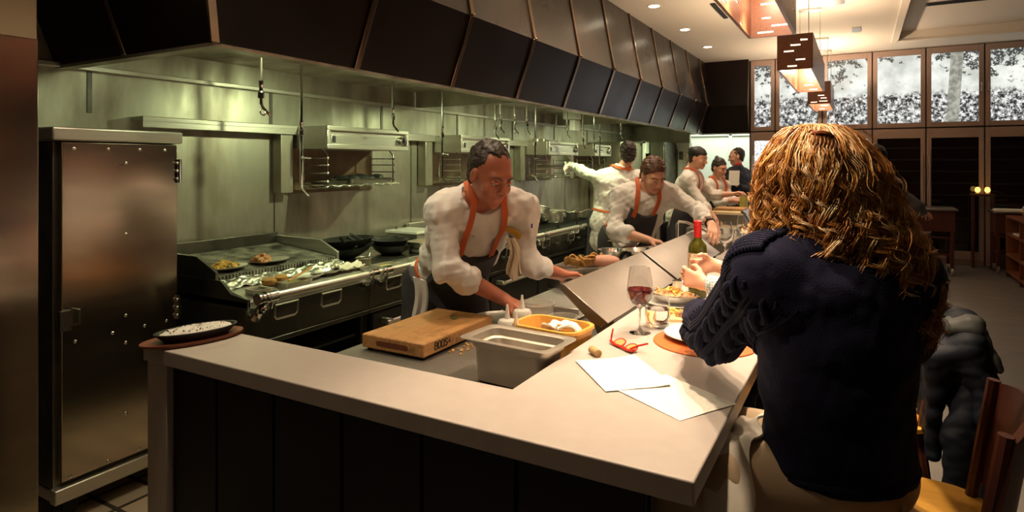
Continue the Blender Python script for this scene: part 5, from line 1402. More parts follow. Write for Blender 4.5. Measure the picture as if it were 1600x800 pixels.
class Field:
    def __init__(s):
        s.pr = []; s.post = []
    def cap(s, a, b, ra, rb=None, k=.03):
        a = np.asarray(a, float); b = np.asarray(b, float); rb = ra if rb is None else rb
        m = max(ra, rb) + k
        s.pr.append(('c', (a, b, ra, rb), k, np.minimum(a, b) - m, np.maximum(a, b) + m)); return s
    def ell(s, c, r, R=None, k=.03, sub=False):
        c = np.asarray(c, float); r = np.asarray(r if hasattr(r, '__len__') else (r, r, r), float)
        R = np.eye(3) if R is None else np.asarray(R, float)      # rows: local axes
        m = r.max() + k
        s.pr.append(('s' if sub else 'e', (c, r, R), k, c - m, c + m)); return s
    def scap(s, a, b, r, k=.006):
        a = np.asarray(a, float); b = np.asarray(b, float); m = r + k
        s.pr.append(('sc', (a, b, r, r), k, np.minimum(a, b) - m, np.maximum(a, b) + m)); return s
    @staticmethod
    def _d(kind, D, x, y, z):
        if kind in ('c', 'sc'):
            a, b, ra, rb = D
            e = b - a; L = (e @ e) + 1e-12
            px, py, pz = x - a[0], y - a[1], z - a[2]
            t = np.clip((px * e[0] + py * e[1] + pz * e[2]) / L, 0, 1)
            return np.sqrt((px - t * e[0]) ** 2 + (py - t * e[1]) ** 2 + (pz - t * e[2]) ** 2) - (ra + (rb - ra) * t)
        c, r, R = D
        px, py, pz = x - c[0], y - c[1], z - c[2]
        q = [(R[i][0] * px + R[i][1] * py + R[i][2] * pz) for i in range(3)]
        k0 = np.sqrt(sum((q[i] / r[i]) ** 2 for i in range(3)))
        k1 = np.sqrt(sum((q[i] / r[i] ** 2) ** 2 for i in range(3))) + 1e-9
        return k0 * (k0 - 1) / k1
    @staticmethod
    def _op(V, d, kind, k):
        if kind in ('s', 'sc'):
            d = -d; h = np.maximum(k - np.abs(V - d), 0) / k
            return np.maximum(V, d) + h * h * k / 4
        h = np.maximum(k - np.abs(V - d), 0) / k
        return np.minimum(V, d) - h * h * k / 4
    def at(s, P):
        P = np.asarray(P, float).reshape(-1, 3); x, y, z = P.T
        V_ = np.full(len(P), 1.0)
        for kind, D, k, lo, hi in s.pr: V_ = s._op(V_, s._d(kind, D, x, y, z), kind, k)
        for f in s.post: V_ = f(x, y, z, V_)
        return V_
    def project(s, P, lift=0.0, it=14):
        P = np.asarray(P, float).reshape(-1, 3).copy(); e = .003
        for _ in range(it):
            d = s.at(P) - lift; G = s.grad(P)
            P -= G * np.clip(d, -.03, .03)[:, None]
        return P, s.grad(P)
    def grad(s, P, e=.004):
        G = np.stack([s.at(P + np.eye(3)[i] * e) - s.at(P - np.eye(3)[i] * e) for i in range(3)], 1)
        return G / (np.linalg.norm(G, axis=1, keepdims=True) + 1e-9)
    def mesh(s, h):
        add = [p for p in s.pr if p[0] in 'ce']
        lo = np.min([p[3] for p in add], 0) - .02; hi = np.max([p[4] for p in add], 0) + .02
        n = np.ceil((hi - lo) / h).astype(int) + 2
        ax = [lo[i] + h * np.arange(n[i]) for i in range(3)]
        Vg = np.full(n, .25, np.float32)
        for kind, D, k, a, b in s.pr:
            i0 = np.clip(np.floor((a - lo) / h).astype(int) - 2, 0, n); i1 = np.clip(np.ceil((b - lo) / h).astype(int) + 3, 0, n)
            sl = tuple(slice(i0[i], i1[i]) for i in range(3))
            x = ax[0][sl[0]][:, None, None]; y = ax[1][sl[1]][None, :, None]; z = ax[2][sl[2]][None, None, :]
            Vg[sl] = s._op(Vg[sl], s._d(kind, D, x, y, z).astype(np.float32), kind, k)
        if s.post:
            m = np.argwhere(np.abs(Vg) < .24) if any(getattr(f, 'wide', False) for f in s.post) else np.argwhere(np.abs(Vg) < .05)
            x, y, z = [ax[i][m[:, i]] for i in range(3)]
            v = Vg[m[:, 0], m[:, 1], m[:, 2]].astype(float)
            for f in s.post: v = f(x, y, z, v)
            Vg[m[:, 0], m[:, 1], m[:, 2]] = v
        if s.post and any(getattr(f, 'wide', False) for f in s.post):
            m = np.argwhere(Vg < -.05)      # deep inside still has to honour cuts
            if len(m):
                x, y, z = [ax[i][m[:, i]] for i in range(3)]
                v = Vg[m[:, 0], m[:, 1], m[:, 2]].astype(float)
                for f in s.post:
                    if getattr(f, 'wide', False): v = f(x, y, z, v)
                Vg[m[:, 0], m[:, 1], m[:, 2]] = v
        return nets(Vg, lo, h)

def nets(Vg, lo, h):
    S = Vg < 0
    c = np.zeros(tuple(q - 1 for q in S.shape), np.uint8)
    for i in (0, 1):
        for j in (0, 1):
            for k in (0, 1):
                c += S[i:S.shape[0] - 1 + i, j:S.shape[1] - 1 + j, k:S.shape[2] - 1 + k]
    ci = np.argwhere((c > 0) & (c < 8))
    idx = np.full(c.shape, -1, np.int32); idx[ci[:, 0], ci[:, 1], ci[:, 2]] = np.arange(len(ci))
    acc = np.zeros((len(ci), 3)); cnt = np.zeros(len(ci))
    for ax in range(3):
        o1, o2 = [q for q in range(3) if q != ax]
        for a in (0, 1):
            for b in (0, 1):
                p = np.zeros(3, int); p[o1] = a; p[o2] = b
                q = p.copy(); q[ax] = 1
                A = Vg[tuple((ci + p).T)].astype(float); B = Vg[tuple((ci + q).T)].astype(float)
                cr = (A < 0) != (B < 0)
                t = np.where(cr, A / np.where(cr, A - B, 1), 0)
                pos = np.repeat(p[None].astype(float), len(ci), 0); pos[:, ax] += t
                acc += pos * cr[:, None]; cnt += cr
    verts = lo + h * (ci + acc / np.maximum(cnt, 1)[:, None])
    quads = []
    for ax in range(3):
        u, v = (ax + 1) % 3, (ax + 2) % 3
        s0 = [slice(None)] * 3; s1 = [slice(None)] * 3
        s0[ax] = slice(0, -1); s1[ax] = slice(1, None)
        e = np.argwhere(S[tuple(s0)] != S[tuple(s1)])
        ok = (e[:, u] >= 1) & (e[:, v] >= 1) & (e[:, u] < c.shape[u]) & (e[:, v] < c.shape[v])
        e = e[ok]
        du = np.zeros(3, int); du[u] = 1; dv = np.zeros(3, int); dv[v] = 1
        q = np.stack([idx[tuple(e.T)], idx[tuple((e - du).T)], idx[tuple((e - du - dv).T)], idx[tuple((e - dv).T)]], 1)
        ins = S[tuple(e.T)]
        q[~ins] = q[~ins][:, ::-1]
        quads.append(q)
    return verts, np.concatenate(quads)

def np_obj(name, verts, faces, mats, parent=None, off=(0, 0, 0), midx=None, smooth=True):
    verts = np.asarray(verts, np.float32) - np.asarray(off, np.float32); faces = np.asarray(faces, np.int32)
    me = bpy.data.meshes.new(name)
    nv, nf, k = len(verts), len(faces), faces.shape[1]
    me.vertices.add(nv); me.vertices.foreach_set('co', verts.ravel())
    me.loops.add(nf * k); me.loops.foreach_set('vertex_index', faces.ravel())
    me.polygons.add(nf); me.polygons.foreach_set('loop_start', np.arange(0, nf * k, k, dtype=np.int32))
    me.polygons.foreach_set('use_smooth', np.ones(nf, bool))
    for m in (mats if isinstance(mats, (list, tuple)) else [mats]): me.materials.append(m)
    if midx is not None: me.polygons.foreach_set('material_index', np.asarray(midx, np.int32))
    me.update(calc_edges=True); me.validate()
    o = bpy.data.objects.new(name, me); COL.objects.link(o)
    if parent is not None: o.parent = parent
    return o

def wrinkle(amp, freq, seed):
    r = np.random.RandomState(seed); W = [(r.randn(3), r.rand() * 6.28, r.randn(3)) for _ in range(5)]
    def f(x, y, z, v):
        a = 0
        for w, p, w2 in W:
            w = w / np.linalg.norm(w) * freq
            a = a + np.sin(w[0] * x + w[1] * y + w[2] * z + p + 1.6 * np.sin((w2[0] * x + w2[1] * y + w2[2] * z) * freq * .35))
        return v + amp * a / 2.2
    return f

def cut(p, n):
    p = np.asarray(p, float); n = _n(n)
    def f(x, y, z, v): return np.maximum(v, (x - p[0]) * n[0] + (y - p[1]) * n[1] + (z - p[2]) * n[2])
    f.wide = True
    return f

class Pose:
    """joints of one figure; everything in world metres"""
    def __init__(s, P, N, SL, SR, EL, ER, WL, WR, H, hf, hu=(0, 0, 1), KL=None, KR=None, AL=None, AR=None, size=1.0, hs=1.0, floor=0.0, girth=1.0,
                 hdl=None, hdr=None, pnl=None, pnr=None, curl=.5):
        A = lambda q: None if q is None else np.asarray(q, float)
        s.P, s.N, s.H = A(P), A(N), A(H)
        s.S = (A(SL), A(SR)); s.E = (A(EL), A(ER)); s.W = (A(WL), A(WR))
        s.a = _n(s.N - s.P); l = s.S[0] - s.S[1]; s.l = _n(l - s.a * (l @ s.a)); s.f = np.cross(s.l, s.a)
        s.hf = _n(hf); hu = np.asarray(hu, float); s.hl = _n(np.cross(hu, s.hf)); s.hu = np.cross(s.hf, s.hl)
        s.size, s.hs, s.floor, s.g = size, hs, floor, girth
        hf2 = _n([s.f[0], s.f[1], 0]); hl2 = np.array([-hf2[1], hf2[0], 0]); s.flat = hf2
        s.K = (A(KL) if KL is not None else np.array([*(s.P + hl2 * .10 + hf2 * .03)[:2], floor + .48]), A(KR) if KR is not None else np.array([*(s.P - hl2 * .10 + hf2 * .03)[:2], floor + .48]))
        s.A = (A(AL) if AL is not None else np.array([*(s.K[0] - hf2 * .03)[:2], floor + .085]), A(AR) if AR is not None else np.array([*(s.K[1] - hf2 * .03)[:2], floor + .085]))
        s.hd = (A(hdl) if hdl is not None else s.W[0] - s.E[0], A(hdr) if hdr is not None else s.W[1] - s.E[1])
        s.pn = (A(pnl) if pnl is not None else np.array([0, 0, -1.0]), A(pnr) if pnr is not None else np.array([0, 0, -1.0]))
        s.curl = curl if isinstance(curl, tuple) else (curl, curl)
    def tor(s, u, v, w): return s.P + s.a * u + s.l * v + s.f * w
    def hd_(s, f, l, u): return s.H + (s.hf * f + s.hl * l + s.hu * u) * s.hs

def add_torso(F_, p, g=0.0, k=.07):
    s = p.size; R = np.array([p.l, p.f, p.a]); L = np.linalg.norm(p.N - p.P)
    G = p.g
    q_ = g * 1.5
    F_.ell(p.P, (.162 * s * G + g, .120 * s * G + g, .12 * s + g), R, k)
    F_.ell(p.tor(L * .33, 0, .010 * G), (.146 * s * G + q_, .114 * s * G + q_, .17 * s + g), R, k)
    F_.ell(p.tor(L * .66, 0, .008), (.166 * s * G + q_, .122 * s * G + q_, .17 * s + g), R, k)
    m = p.tor(L * .88, 0, -.01)
    F_.cap(p.S[0] * .82 + m * .18 - p.a * .01, p.S[1] * .82 + m * .18 - p.a * .01, .066 * s + g, None, k)
    for q in p.S: F_.cap(p.N + p.a * .02 - p.f * .01, q + p.a * .012, .046 * s + g * .8, .05 * s + g, .05)
def add_neck(F_, p, g=0.0): F_.cap(p.N - p.f * .005 + p.a * .0, p.hd_(-.022, 0, -.06), .057 * p.size + g, .053 * p.hs + g, .035)
def add_arm(F_, p, i, g=0.0, upper=True, fore=True, end=1.0, k=.03):
    s = p.size; S, E, W = p.S[i], p.E[i], p.W[i]
    if upper:
        F_.ell(S - p.a * .012, (.054 * s + g,) * 3, None, .05)
        F_.cap(S, E, .049 * s + g, .041 * s + g, k)
    if fore:
        M = E + (W - E) * .35
        F_.cap(E, M, .041 * s + g, .043 * s + g, k)
        F_.cap(M, E + (W - E) * end, .043 * s + g, (.029 + (1 - end) * .012) * s + g, k)
def add_legs(F_, p, g=0.0, to=1.0, k=.04):
    s = p.size; hl2 = p.l
    for i, sg in ((0, 1), (1, -1)):
        hip = p.P + hl2 * .085 * s * sg - np.array([0, 0, .02])
        F_.cap(hip, p.K[i], .092 * s * p.g + g, .060 * s + g, k)
        if to > .5: F_.cap(p.K[i], p.A[i], .058 * s + g, .043 * s + g, k)
def add_feet(F_, p, g=0.0):
    for i in (0, 1):
        d = _n([*(p.flat[:2]), 0]); R = np.array([d, np.cross([0, 0, 1], d), [0, 0, 1]])
        c = np.array([*(p.A[i] + d * .055)[:2], p.floor + .048])
        F_.ell(c, (.135 + g, .048 + g, .047 + g), R, .03)
def add_head(F_, p):
    h = p.hs; R = np.array([p.hf, p.hl, p.hu]); q = p.hd_
    F_.ell(q(-.014, 0, .032), np.array([.098, .077, .092]) * h, R, .03)
    F_.ell(q(.030, 0, -.030), np.array([.066, .060, .085]) * h, R, .03)
    F_.ell(q(.038, 0, -.078), np.array([.046, .046, .034]) * h, R, .025)
    F_.ell(q(.072, 0, -.100), np.array([.018, .022, .018]) * h, R, .02)
    F_.ell(q(.072, 0, .028), np.array([.026, .052, .016]) * h, R, .02)
    for sg in (1, -1):
        F_.ell(q(.062, sg * .040, -.030), np.array([.026, .024, .024]) * h, R, .02)
        F_.ell(q(.099, sg * .033, .003), np.array([.017, .021, .013]) * h, R, .012, sub=True)
        F_.ell(q(-.008, sg * .079, -.008), np.array([.022, .010, .032]) * h, R, .008)
        F_.ell(q(-.002, sg * .089, -.006), np.array([.010, .006, .018]) * h, R, .006, sub=True)
    F_.cap(q(.088, 0, .012), q(.114, 0, -.030), .0085 * h, .0125 * h, .014)
    for sg in (1, -1): F_.ell(q(.103, sg * .011, -.035), .0085 * h, R, .008)
    F_.ell(q(.088, 0, -.062), np.array([.012, .024, .009]) * h, R, .008)
    F_.ell(q(.086, 0, -.076), np.array([.012, .021, .009]) * h, R, .008)
    F_.scap(q(.103, -.022, -.069), q(.103, .022, -.069), .0035 * h, .005)
def add_hand(F_, W, d, n, lat, curl=.5, s=1.0, point=False):
    W = np.asarray(W, float); d = _n(d); n = np.asarray(n, float); n = _n(n - d * (n @ d)); lat_ = np.cross(n, d)
    lat = lat_ if lat_ @ np.asarray(lat, float) > 0 else -lat_
    kn = []
    for j, (o, L) in enumerate(((.030, .086), (.0105, .091), (-.010, .087), (-.029, .078))):
        kp = W + d * L * s + lat * o * s - n * (.003 if j in (0, 3) else 0)
        F_.cap(W + d * .012 * s + lat * o * .55 * s, kp, .0145 * s, .0115 * s, .018); kn.append(kp)
    for j, Ls in enumerate(((.042, .025, .020), (.046, .029, .021), (.042, .027, .020), (.033, .021, .018))):
        c = kn[j].copy(); th = curl * (.55 + .12 * j); dd = d
        for q, L in enumerate(Ls):
            dd = _n(d * math.cos(th) + n * math.sin(th) + lat * (.10 - .07 * j) * (1 if q == 0 else .5))
            e = c + dd * L * s
            F_.cap(c, e, (.0096 - .0008 * q) * s, (.0090 - .0010 * q) * s, .006); c = e; th += curl * (.85 if q == 0 else .6)
    b = W + d * .020 * s + lat * .022 * s; t1 = b + _n(d * .65 + lat * .62 + n * .45) * .042 * s; t2 = t1 + _n(d * .9 + lat * .25 + n * .45) * .032 * s; t3 = t2 + _n(d * .95 + n * .3 - lat * .05) * .025 * s
    F_.cap(b, t1, .0155 * s, .0115 * s, .014); F_.cap(t1, t2, .0112 * s, .0098 * s, .006); F_.cap(t2, t3, .0098 * s, .0082 * s, .006)

def ribbon(pts, nrm, width, th, taper=None):
    mb = MB(); pts = [Vector(q) for q in pts]; m = len(pts)
    vs_, fs = [], []
    for i, p in enumerate(pts):
        d = (pts[min(i + 1, m - 1)] - pts[max(i - 1, 0)]).normalized(); n_ = Vector(nrm[i]); n_ = (n_ - d * n_.dot(d)).normalized(); sd = d.cross(n_)
        w = width * (taper[i] if taper else 1) / 2
        vs_ += [p - sd * w, p + sd * w, p + sd * w + n_ * th, p - sd * w + n_ * th]
    for i in range(m - 1):
        for k in range(4):
            q = (k + 1) % 4; fs.append((i * 4 + k, i * 4 + q, i * 4 + 4 + q, i * 4 + 4 + k))
    fs.append((3, 2, 1, 0)); fs.append(tuple((m - 1) * 4 + k for k in range(4)))
    return mb.add(vs_, fs)
def spline(ctrl, n=24):
    c = [np.asarray(q, float) for q in ctrl]; c = [2 * c[0] - c[1]] + c + [2 * c[-1] - c[-2]]; out = []
    for i in range(1, len(c) - 2):
        for k in range(n):
            t = k / n
            out.append(.5 * (2 * c[i] + (c[i + 1] - c[i - 1]) * t + (2 * c[i - 1] - 5 * c[i] + 4 * c[i + 1] - c[i + 2]) * t * t + (3 * c[i] - c[i - 1] - 3 * c[i + 1] + c[i + 2]) * t ** 3))
    out.append(c[-2]); return np.array(out)
def off_mb(mb, off):
    mb.v = [(a - off[0], b_ - off[1], c - off[2]) for a, b_, c in mb.v]; return mb
def strap(F_, ctrl, width, lift, name, m, parent, off, th=.004, n=10):
    P_, G = F_.project(spline(ctrl, n), lift)
    return part(name, off_mb(ribbon(P_, G, width, th), off), m, parent)

def build_person(p, label, root_name='person', skin=SKIN, top=CLOTHW, res=.0065, cres=.007, sleeve=(1.0, 1.0), roll=(False, False), hair=None, hair_m=HAIRB,
                 bottom=TROUS, topname='chef_jacket', seedn=1, torso_g=.022, arm_g=.015, hem=.16, legs=True, wr=.0045, eyes=True, hand_s=1.0, lat=None, hemcut=None):
    off = (p.P[0], p.P[1], p.floor)
    t = thing(root_name, label, 'person', off)
    B = Field()
    add_torso(B, p); add_neck(B, p); add_head(B, p)
    for i in (0, 1):
        add_arm(B, p, i)
        lt = lat[i] if lat else np.cross(p.pn[i], p.hd[i]) * (1 if i == 1 else -1)
        add_hand(B, p.W[i], p.hd[i], p.pn[i], lt, p.curl[i], hand_s * p.size)
    add_legs(B, p); add_feet(B, p)
    v, f = B.mesh(res)
    fc = v[f].mean(1); loc = (fc - p.H) / p.hs; hx, hy, hz = loc @ p.hf, loc @ p.hl, loc @ p.hu
    mi = ((hx > .078) & (np.abs(hy) < .024) & (hz < -.056) & (hz > -.083)).astype(int)
    np_obj('body', v, f, [skin, LIP], t, off, mi)
    # top
    J = Field(); add_torso(J, p, torso_g, .10)
    for i in (0, 1):
        e = sleeve[i]
        if e > 0: add_arm(J, p, i, arm_g, True, True, e)
        else: add_arm(J, p, i, arm_g, True, False)
        if roll[i]:
            dirn = p.W[i] - p.E[i]; q = p.E[i] + dirn * max(e, .0)
            J.cap(q - _n(dirn) * .022, q + _n(dirn) * .012, .040 * p.size + arm_g, .039 * p.size + arm_g, .004)
    if hem:
        J.cap(p.P + p.l * .05 - p.a * .02, p.P + p.l * .06 - np.array([0, 0, hem]), .115 * p.size * p.g + torso_g, .125 * p.size * p.g + torso_g, .06)
        J.cap(p.P - p.l * .05 - p.a * .02, p.P - p.l * .06 - np.array([0, 0, hem]), .115 * p.size * p.g + torso_g, .125 * p.size * p.g + torso_g, .06)
    J.cap(p.N - p.f * .004 - p.a * .01, p.N * .55 + p.hd_(-.022, 0, -.06) * .45, .068 * p.size, .066 * p.size, .03)
    Jp = Field(); Jp.pr = list(J.pr)
    J.post.append(wrinkle(wr * 1.1, 48, seedn)); J.post.append(wrinkle(wr * .5, 105, seedn + 50))
    cp = p.N * .60 + p.hd_(-.022, 0, -.06) * .40; cn = _n(_n(p.hd_(-.022, 0, -.06) - p.N) + p.f * .25); nb = p.N
    def collar_cut(x, y, z, v):
        dx, dy, dz = x - cp[0], y - cp[1], z - cp[2]
        pl = dx * cn[0] + dy * cn[1] + dz * cn[2]; rr = np.sqrt(np.maximum(dx * dx + dy * dy + dz * dz - pl * pl, 0))
        return np.maximum(v, np.minimum(pl, .105 - rr))
    collar_cut.wide = True
    J.post.append(collar_cut)
    if hemcut is not None: J.post.append(cut(p.P + p.a * hemcut, -p.a * .6 - np.array([0, 0, .4])))
    v, f = J.mesh(cres); np_obj(topname, v, f, top, t, off)
    if legs:
        L = Field(); L.ell(p.P - np.array([0, 0, .02]), (.165 * p.size * p.g + .012, .122 * p.size * p.g + .012, .11), np.array([p.l, np.cross([0, 0, 1], p.l), [0, 0, 1]]), .05); add_legs(L, p, .014); L.post.append(wrinkle(.004, 22, seedn + 9))
        v, f = L.mesh(.009); np_obj('trousers', v, f, bottom, t, off)
        for i in (0, 1):
            Sh = Field(); d = _n([*(p.flat[:2]), 0]); R = np.array([d, np.cross([0, 0, 1], d), [0, 0, 1]])
            Sh.ell(np.array([*(p.A[i] + d * .055)[:2], p.floor + .052]), (.145, .054, .052), R, .03); Sh.cap(p.A[i], p.A[i] - np.array([0, 0, .03]), .052, .05, .03)
            Sh.post.append(cut((0, 0, p.floor + .002), (0, 0, -1)))
            v, f = Sh.mesh(.009); np_obj('shoe', v, f, BLKM, t, off)
    # face details
    if eyes:
        for sg in (1, -1):
            mb = MB(); c = Vector(p.hd_(.0805, sg * .032, .002)); r = .0115 * p.hs
            R_ = Matrix([list(p.hf), list(p.hl), list(p.hu)]).transposed()
            mb.ell(c, r, 14, 10, mi=0); ci_ = Vector(p.hd_(.0805 + .0068, sg * .032, -.001)); mb.ell(ci_, (.0058 * p.hs, .0052 * p.hs, .0052 * p.hs), 10, 8, R=R_, mi=1)
            part('eye', off_mb(mb, off), [EYEW, EYED], t)
            P_, G = B.project([p.hd_(.1, sg * .014, .022), p.hd_(.1, sg * .033, .030), p.hd_(.085, sg * .054, .023)], .001)
            part('eyebrow', off_mb(MB().tube(list(spline(P_, 5)), .0040 * p.hs, 6, flat=.7), off), hair_m, t)
            P_, G = B.project([p.hd_(.1, sg * .018, .012), p.hd_(.1, sg * .033, .016), p.hd_(.085, sg * .049, .009)], .0005)
            mb = MB(); mb.ell(Vector(p.hd_(.0815, sg * .032, .0072)), (.0130 * p.hs, .0165 * p.hs, .0085 * p.hs), 12, 8, R=R_)
            part('eyelid', off_mb(mb, off), skin, t)
    if hair:
        Hf = Field(); R = np.array([p.hf, p.hl, p.hu]); h = p.hs; q = p.hd_; g = hair.get('g', .011)
        Hf.ell(q(-.024 + hair.get('df', 0), 0, .040), (np.array([.098, .076, .092]) + g) * h, R, .02)
        Hf.ell(q(-.050, 0, -.025), (np.array([.058, .062, .070]) + g) * h, R, .03)
        nrm = p.hu * hair.get('up', .70) - p.hf * hair.get('fw', .72)
        Hf.post.append(wrinkle(.0028, 110, seedn + 3)); Hf.post.append(wrinkle(.0016, 260, seedn + 4))
        Hf.post.append(cut(q(*hair.get('pt', (0, 0, -.006))), -nrm))
        for (pt, nn) in hair.get('cuts', []): Hf.post.append(cut(q(*pt), p.hf * nn[0] + p.hl * nn[1] + p.hu * nn[2]))
        if 'bun' in hair:
            b_ = hair['bun']; Hf.ell(q(*b_), .032 * h, None, .01)
        v, f = Hf.mesh(min(res, .0045)); np_obj(hair.get('name', 'hair'), v, f, hair_m, t, off)
    return t, off, B, Jp

def add_apron(p, t, off, J, bib=.66, width=.125, drop=.45, m=APRON, res=.007, lift=.010, bow=False, neck=True, strap_w=.03):
    A_ = Field(); L = np.linalg.norm(p.N - p.P); bib = bib * L
    add_torso(A_, p, .024 + lift, .10)
    for sg in (1, -1):
        A_.cap(p.P + p.l * .05 * sg, p.P + p.l * .06 * sg - np.array([0, 0, drop]), .13 * p.size * p.g + .03 + lift, .15 * p.size * p.g + .045, .07)
    A_.post.append(wrinkle(.003, 22, 77))
    P0 = p.P; bt = bib
    def mask(x, y, z, v):
        dx, dy, dz = x - P0[0], y - P0[1], z - P0[2]
        u = dx * p.a[0] + dy * p.a[1] + dz * p.a[2]; s_ = dx * p.l[0] + dy * p.l[1] + dz * p.l[2]; w = dx * p.f[0] + dy * p.f[1] + dz * p.f[2]
        half = np.where(u > .10, width + (bt - u) * .10 + .01, .40)
        mw = np.where(u > .10, .0 - w, -.03 - w)
        return np.maximum.reduce([v, np.abs(s_) - half, mw, u - bt + .02 * np.cos(s_ * 20)])
    mask.wide = True
    A_.post.append(mask)
    v, f = A_.mesh(res); np_obj('apron', v, f, m, t, off)
    if neck:
        nb = L + .035
        for sg in (1, -1):
            ctrl = [p.tor(bt - .05, sg * width * .80, .20), p.tor(bt + .03, sg * width * .78, .20), p.tor(L - .02, sg * .085, .12), p.tor(nb, sg * .082, .03), p.tor(nb + .01, sg * .06, -.07), p.tor(nb, 0, -.12)]
            strap(J, ctrl, strap_w, .012, 'apron_strap', ORANGE, t, off)
    wl = .12
    strap(J, [p.tor(wl, .26 * math.cos(a), .26 * math.sin(a)) for a in np.linspace(-PI * .95 + PI / 2, PI * .95 + PI / 2 , 14)], .022, .006, 'waist_tie', ORANGE, t, off, n=5)
    if bow:
        for sg in (1, -1):
            c0 = p.tor(wl, sg * .005, -.20)
            P_, G = J.project([c0], .012)
            b0 = P_[0]; n0 = G[0]
            dn = np.array([0, 0, -1.0])
            lp = spline([b0, b0 + p.l * sg * .03 + n0 * .02 + dn * .01, b0 + p.l * sg * .062 + n0 * .02 + dn * .055, b0 + p.l * sg * .05 + n0 * .03 + dn * .04, b0 + n0 * .008], 6)
            part('bow_loop', off_mb(ribbon(lp, [n0] * len(lp), .02, .003), off), ORANGE, t)
            tl = spline([b0, b0 + p.l * sg * .015 + n0 * .015 + dn * .08, b0 + p.l * sg * .03 + n0 * .012 + dn * (.22 if sg > 0 else .30)], 8)
            part('bow_tail', off_mb(ribbon(tl, [n0 + p.l * .2] * len(tl), .024, .003), off), ORANGE, t)
# ------------------------------------------------------------------ people
# front cook, leaning over the board
p1 = Pose(P=(-2.07, 2.90, .93), N=(-1.635, 2.605, 1.425), SL=(-1.475, 2.735, 1.37), SR=(-1.755, 2.43, 1.37), EL=(-1.465, 2.735, 1.10), ER=(-1.69, 2.375, 1.105),
          WL=(-1.37, 2.96, 1.015), WR=(-1.482, 2.55, .955), H=(-1.515, 2.49, 1.545), hf=(.80, -.36, -.42), hu=(.30, -.10, .95), size=1.06, hs=1.14, girth=1.08,
          hdl=(.35, .85, -.15), hdr=(.6, .55, -.45), pnl=(.2, -.2, -1), pnr=(-.4, .1, -1), curl=(.35, .5))
t, off, B, J = build_person(p1, 'ruddy balding cook in white jacket leaning over the chopping board', skin=SKINR, res=.0052, cres=.006, sleeve=(.18, .22), roll=(True, True), seedn=3, hem=.18, wr=.006,
    hair=dict(g=.006, df=-.010, up=.62, fw=.78, pt=(-.012, 0, .004)), hair_m=HAIRB)
add_apron(p1, t, off, J, bib=.68, width=.115, strap_w=.030, res=.0065, lift=.012)
L1 = np.linalg.norm(p1.N - p1.P)
def patch(J, p, t, off, u, v, wd, hg, name, m, lift=.004, tilt=0.0):
    g = [[p.tor(u + j * hg / 4 - hg / 2 + tilt * i * wd / 4, v + i * wd / 4 - wd / 2, .22) for j in range(5)] for i in range(5)]
    P_, G = J.project(np.array(g).reshape(-1, 3), lift); q = P_.reshape(5, 5, 3)
    mb = MB(); mb.sheet(lambda a, b_: q[int(round(a * 4))][int(round(b_ * 4))], 4, 4, -.003)
    return part(name, off_mb(mb, off), m, t)
patch(J, p1, t, off, L1 * .965, .125, .062, .034, 'gold_patch', YELP, .011)
patch(J, p1, t, off, L1 * .90, .125, .055, .006, 'stitched_name', GREYP, .011); patch(J, p1, t, off, L1 * .865, .125, .05, .006, 'stitched_name', GREYP, .011)
P_, G = J.project([p1.S[0] + np.array([.05, -.03, -.06]), p1.S[0] + np.array([.055, -.03, -.085])], .004)
part('pen', off_mb(MB().tube([Vector(q) for q in P_], .007, 8), off), BLUEP, t)
for i in (0, 1):
    P_, G = J.project([p1.tor(L1 * q, -.045 + .0 * i, .2) for q in ((.86, .72)[i],)], .0)
    part('button', off_mb(MB().ell(Vector(P_[0]), .007, 8, 6), off), CLOTHW, t)
# towel tucked at his hip
c0 = at(656, 432, 3.25)
mb = MB(c0)
mb.sheet(lambda u, v: (c0 + Vector((CT, ST, 0)) * ((u - .5) * .06 + .012 * math.sin(v * 6)) + Vector((ST * .3, -CT * .3, 0)) * .03 * math.sin(u * 9) + Vector((0, 0, -.34 * v - .02 * u))), 10, 16, .008)
solo('side_towel', mb, CLOTHW, "white towel hanging at the ruddy cook's hip", 'towel', tuple(c0))

c0 = at(797, 372, 2.93); mb = MB(c0)
mb.sheet(lambda u, v: (c0 + Vector((CT, ST, 0)) * ((u - .5) * (.03 + .045 * v) + .012 * math.sin(v * 5) + .03 * v) + Vector((ST, -CT, 0)) * (.012 * math.sin(u * 10 + v * 3)) + Vector((0, 0, -.17 * v - .03 * v * (1 - abs(2 * u - 1))))), 10, 14, .006)
solo('hand_cloth', mb, mat('beige_cloth', (0.50, 0.40, 0.28), 0.9), "beige cloth hanging from the ruddy cook's chest pocket", 'cloth', tuple(c0))
# middle cook with the watch
p2 = Pose(P=(-1.765, 5.13, .93), N=(-1.545, 4.985, 1.385), SL=(-1.365, 5.07, 1.345), SR=(-1.735, 4.885, 1.315), EL=(-1.145, 5.06, 1.23), ER=(-1.72, 4.74, 1.06),
          WL=(-.985, 4.83, 1.135), WR=(-1.42, 4.66, 1.01), H=(-1.455, 4.90, 1.505), hf=(.60, -.62, -.50), hu=(.25, -.30, .92), size=1.04, hs=1.08, girth=1.08,
          hdl=(.12, -.35, -.25), hdr=(.8, .1, -.12), pnl=(-.3, .1, -1), pnr=(0, 0, -1), curl=(.6, .5))
t, off, B, J = build_person(p2, 'brown haired cook with a black watch reaching across the counter', res=.0062, sleeve=(.62, .28), roll=(False, True), seedn=5, hem=.15, wr=.006,
    hair=dict(g=.012, df=.004), hair_m=HAIRN)
add_apron(p2, t, off, J, bib=.76, width=.105, strap_w=.034)
w = Vector(p2.W[0]) - (Vector(p2.W[0]) - Vector(p2.E[0])).normalized() * .03; ax = (Vector(p2.W[0]) - Vector(p2.E[0])).normalized()
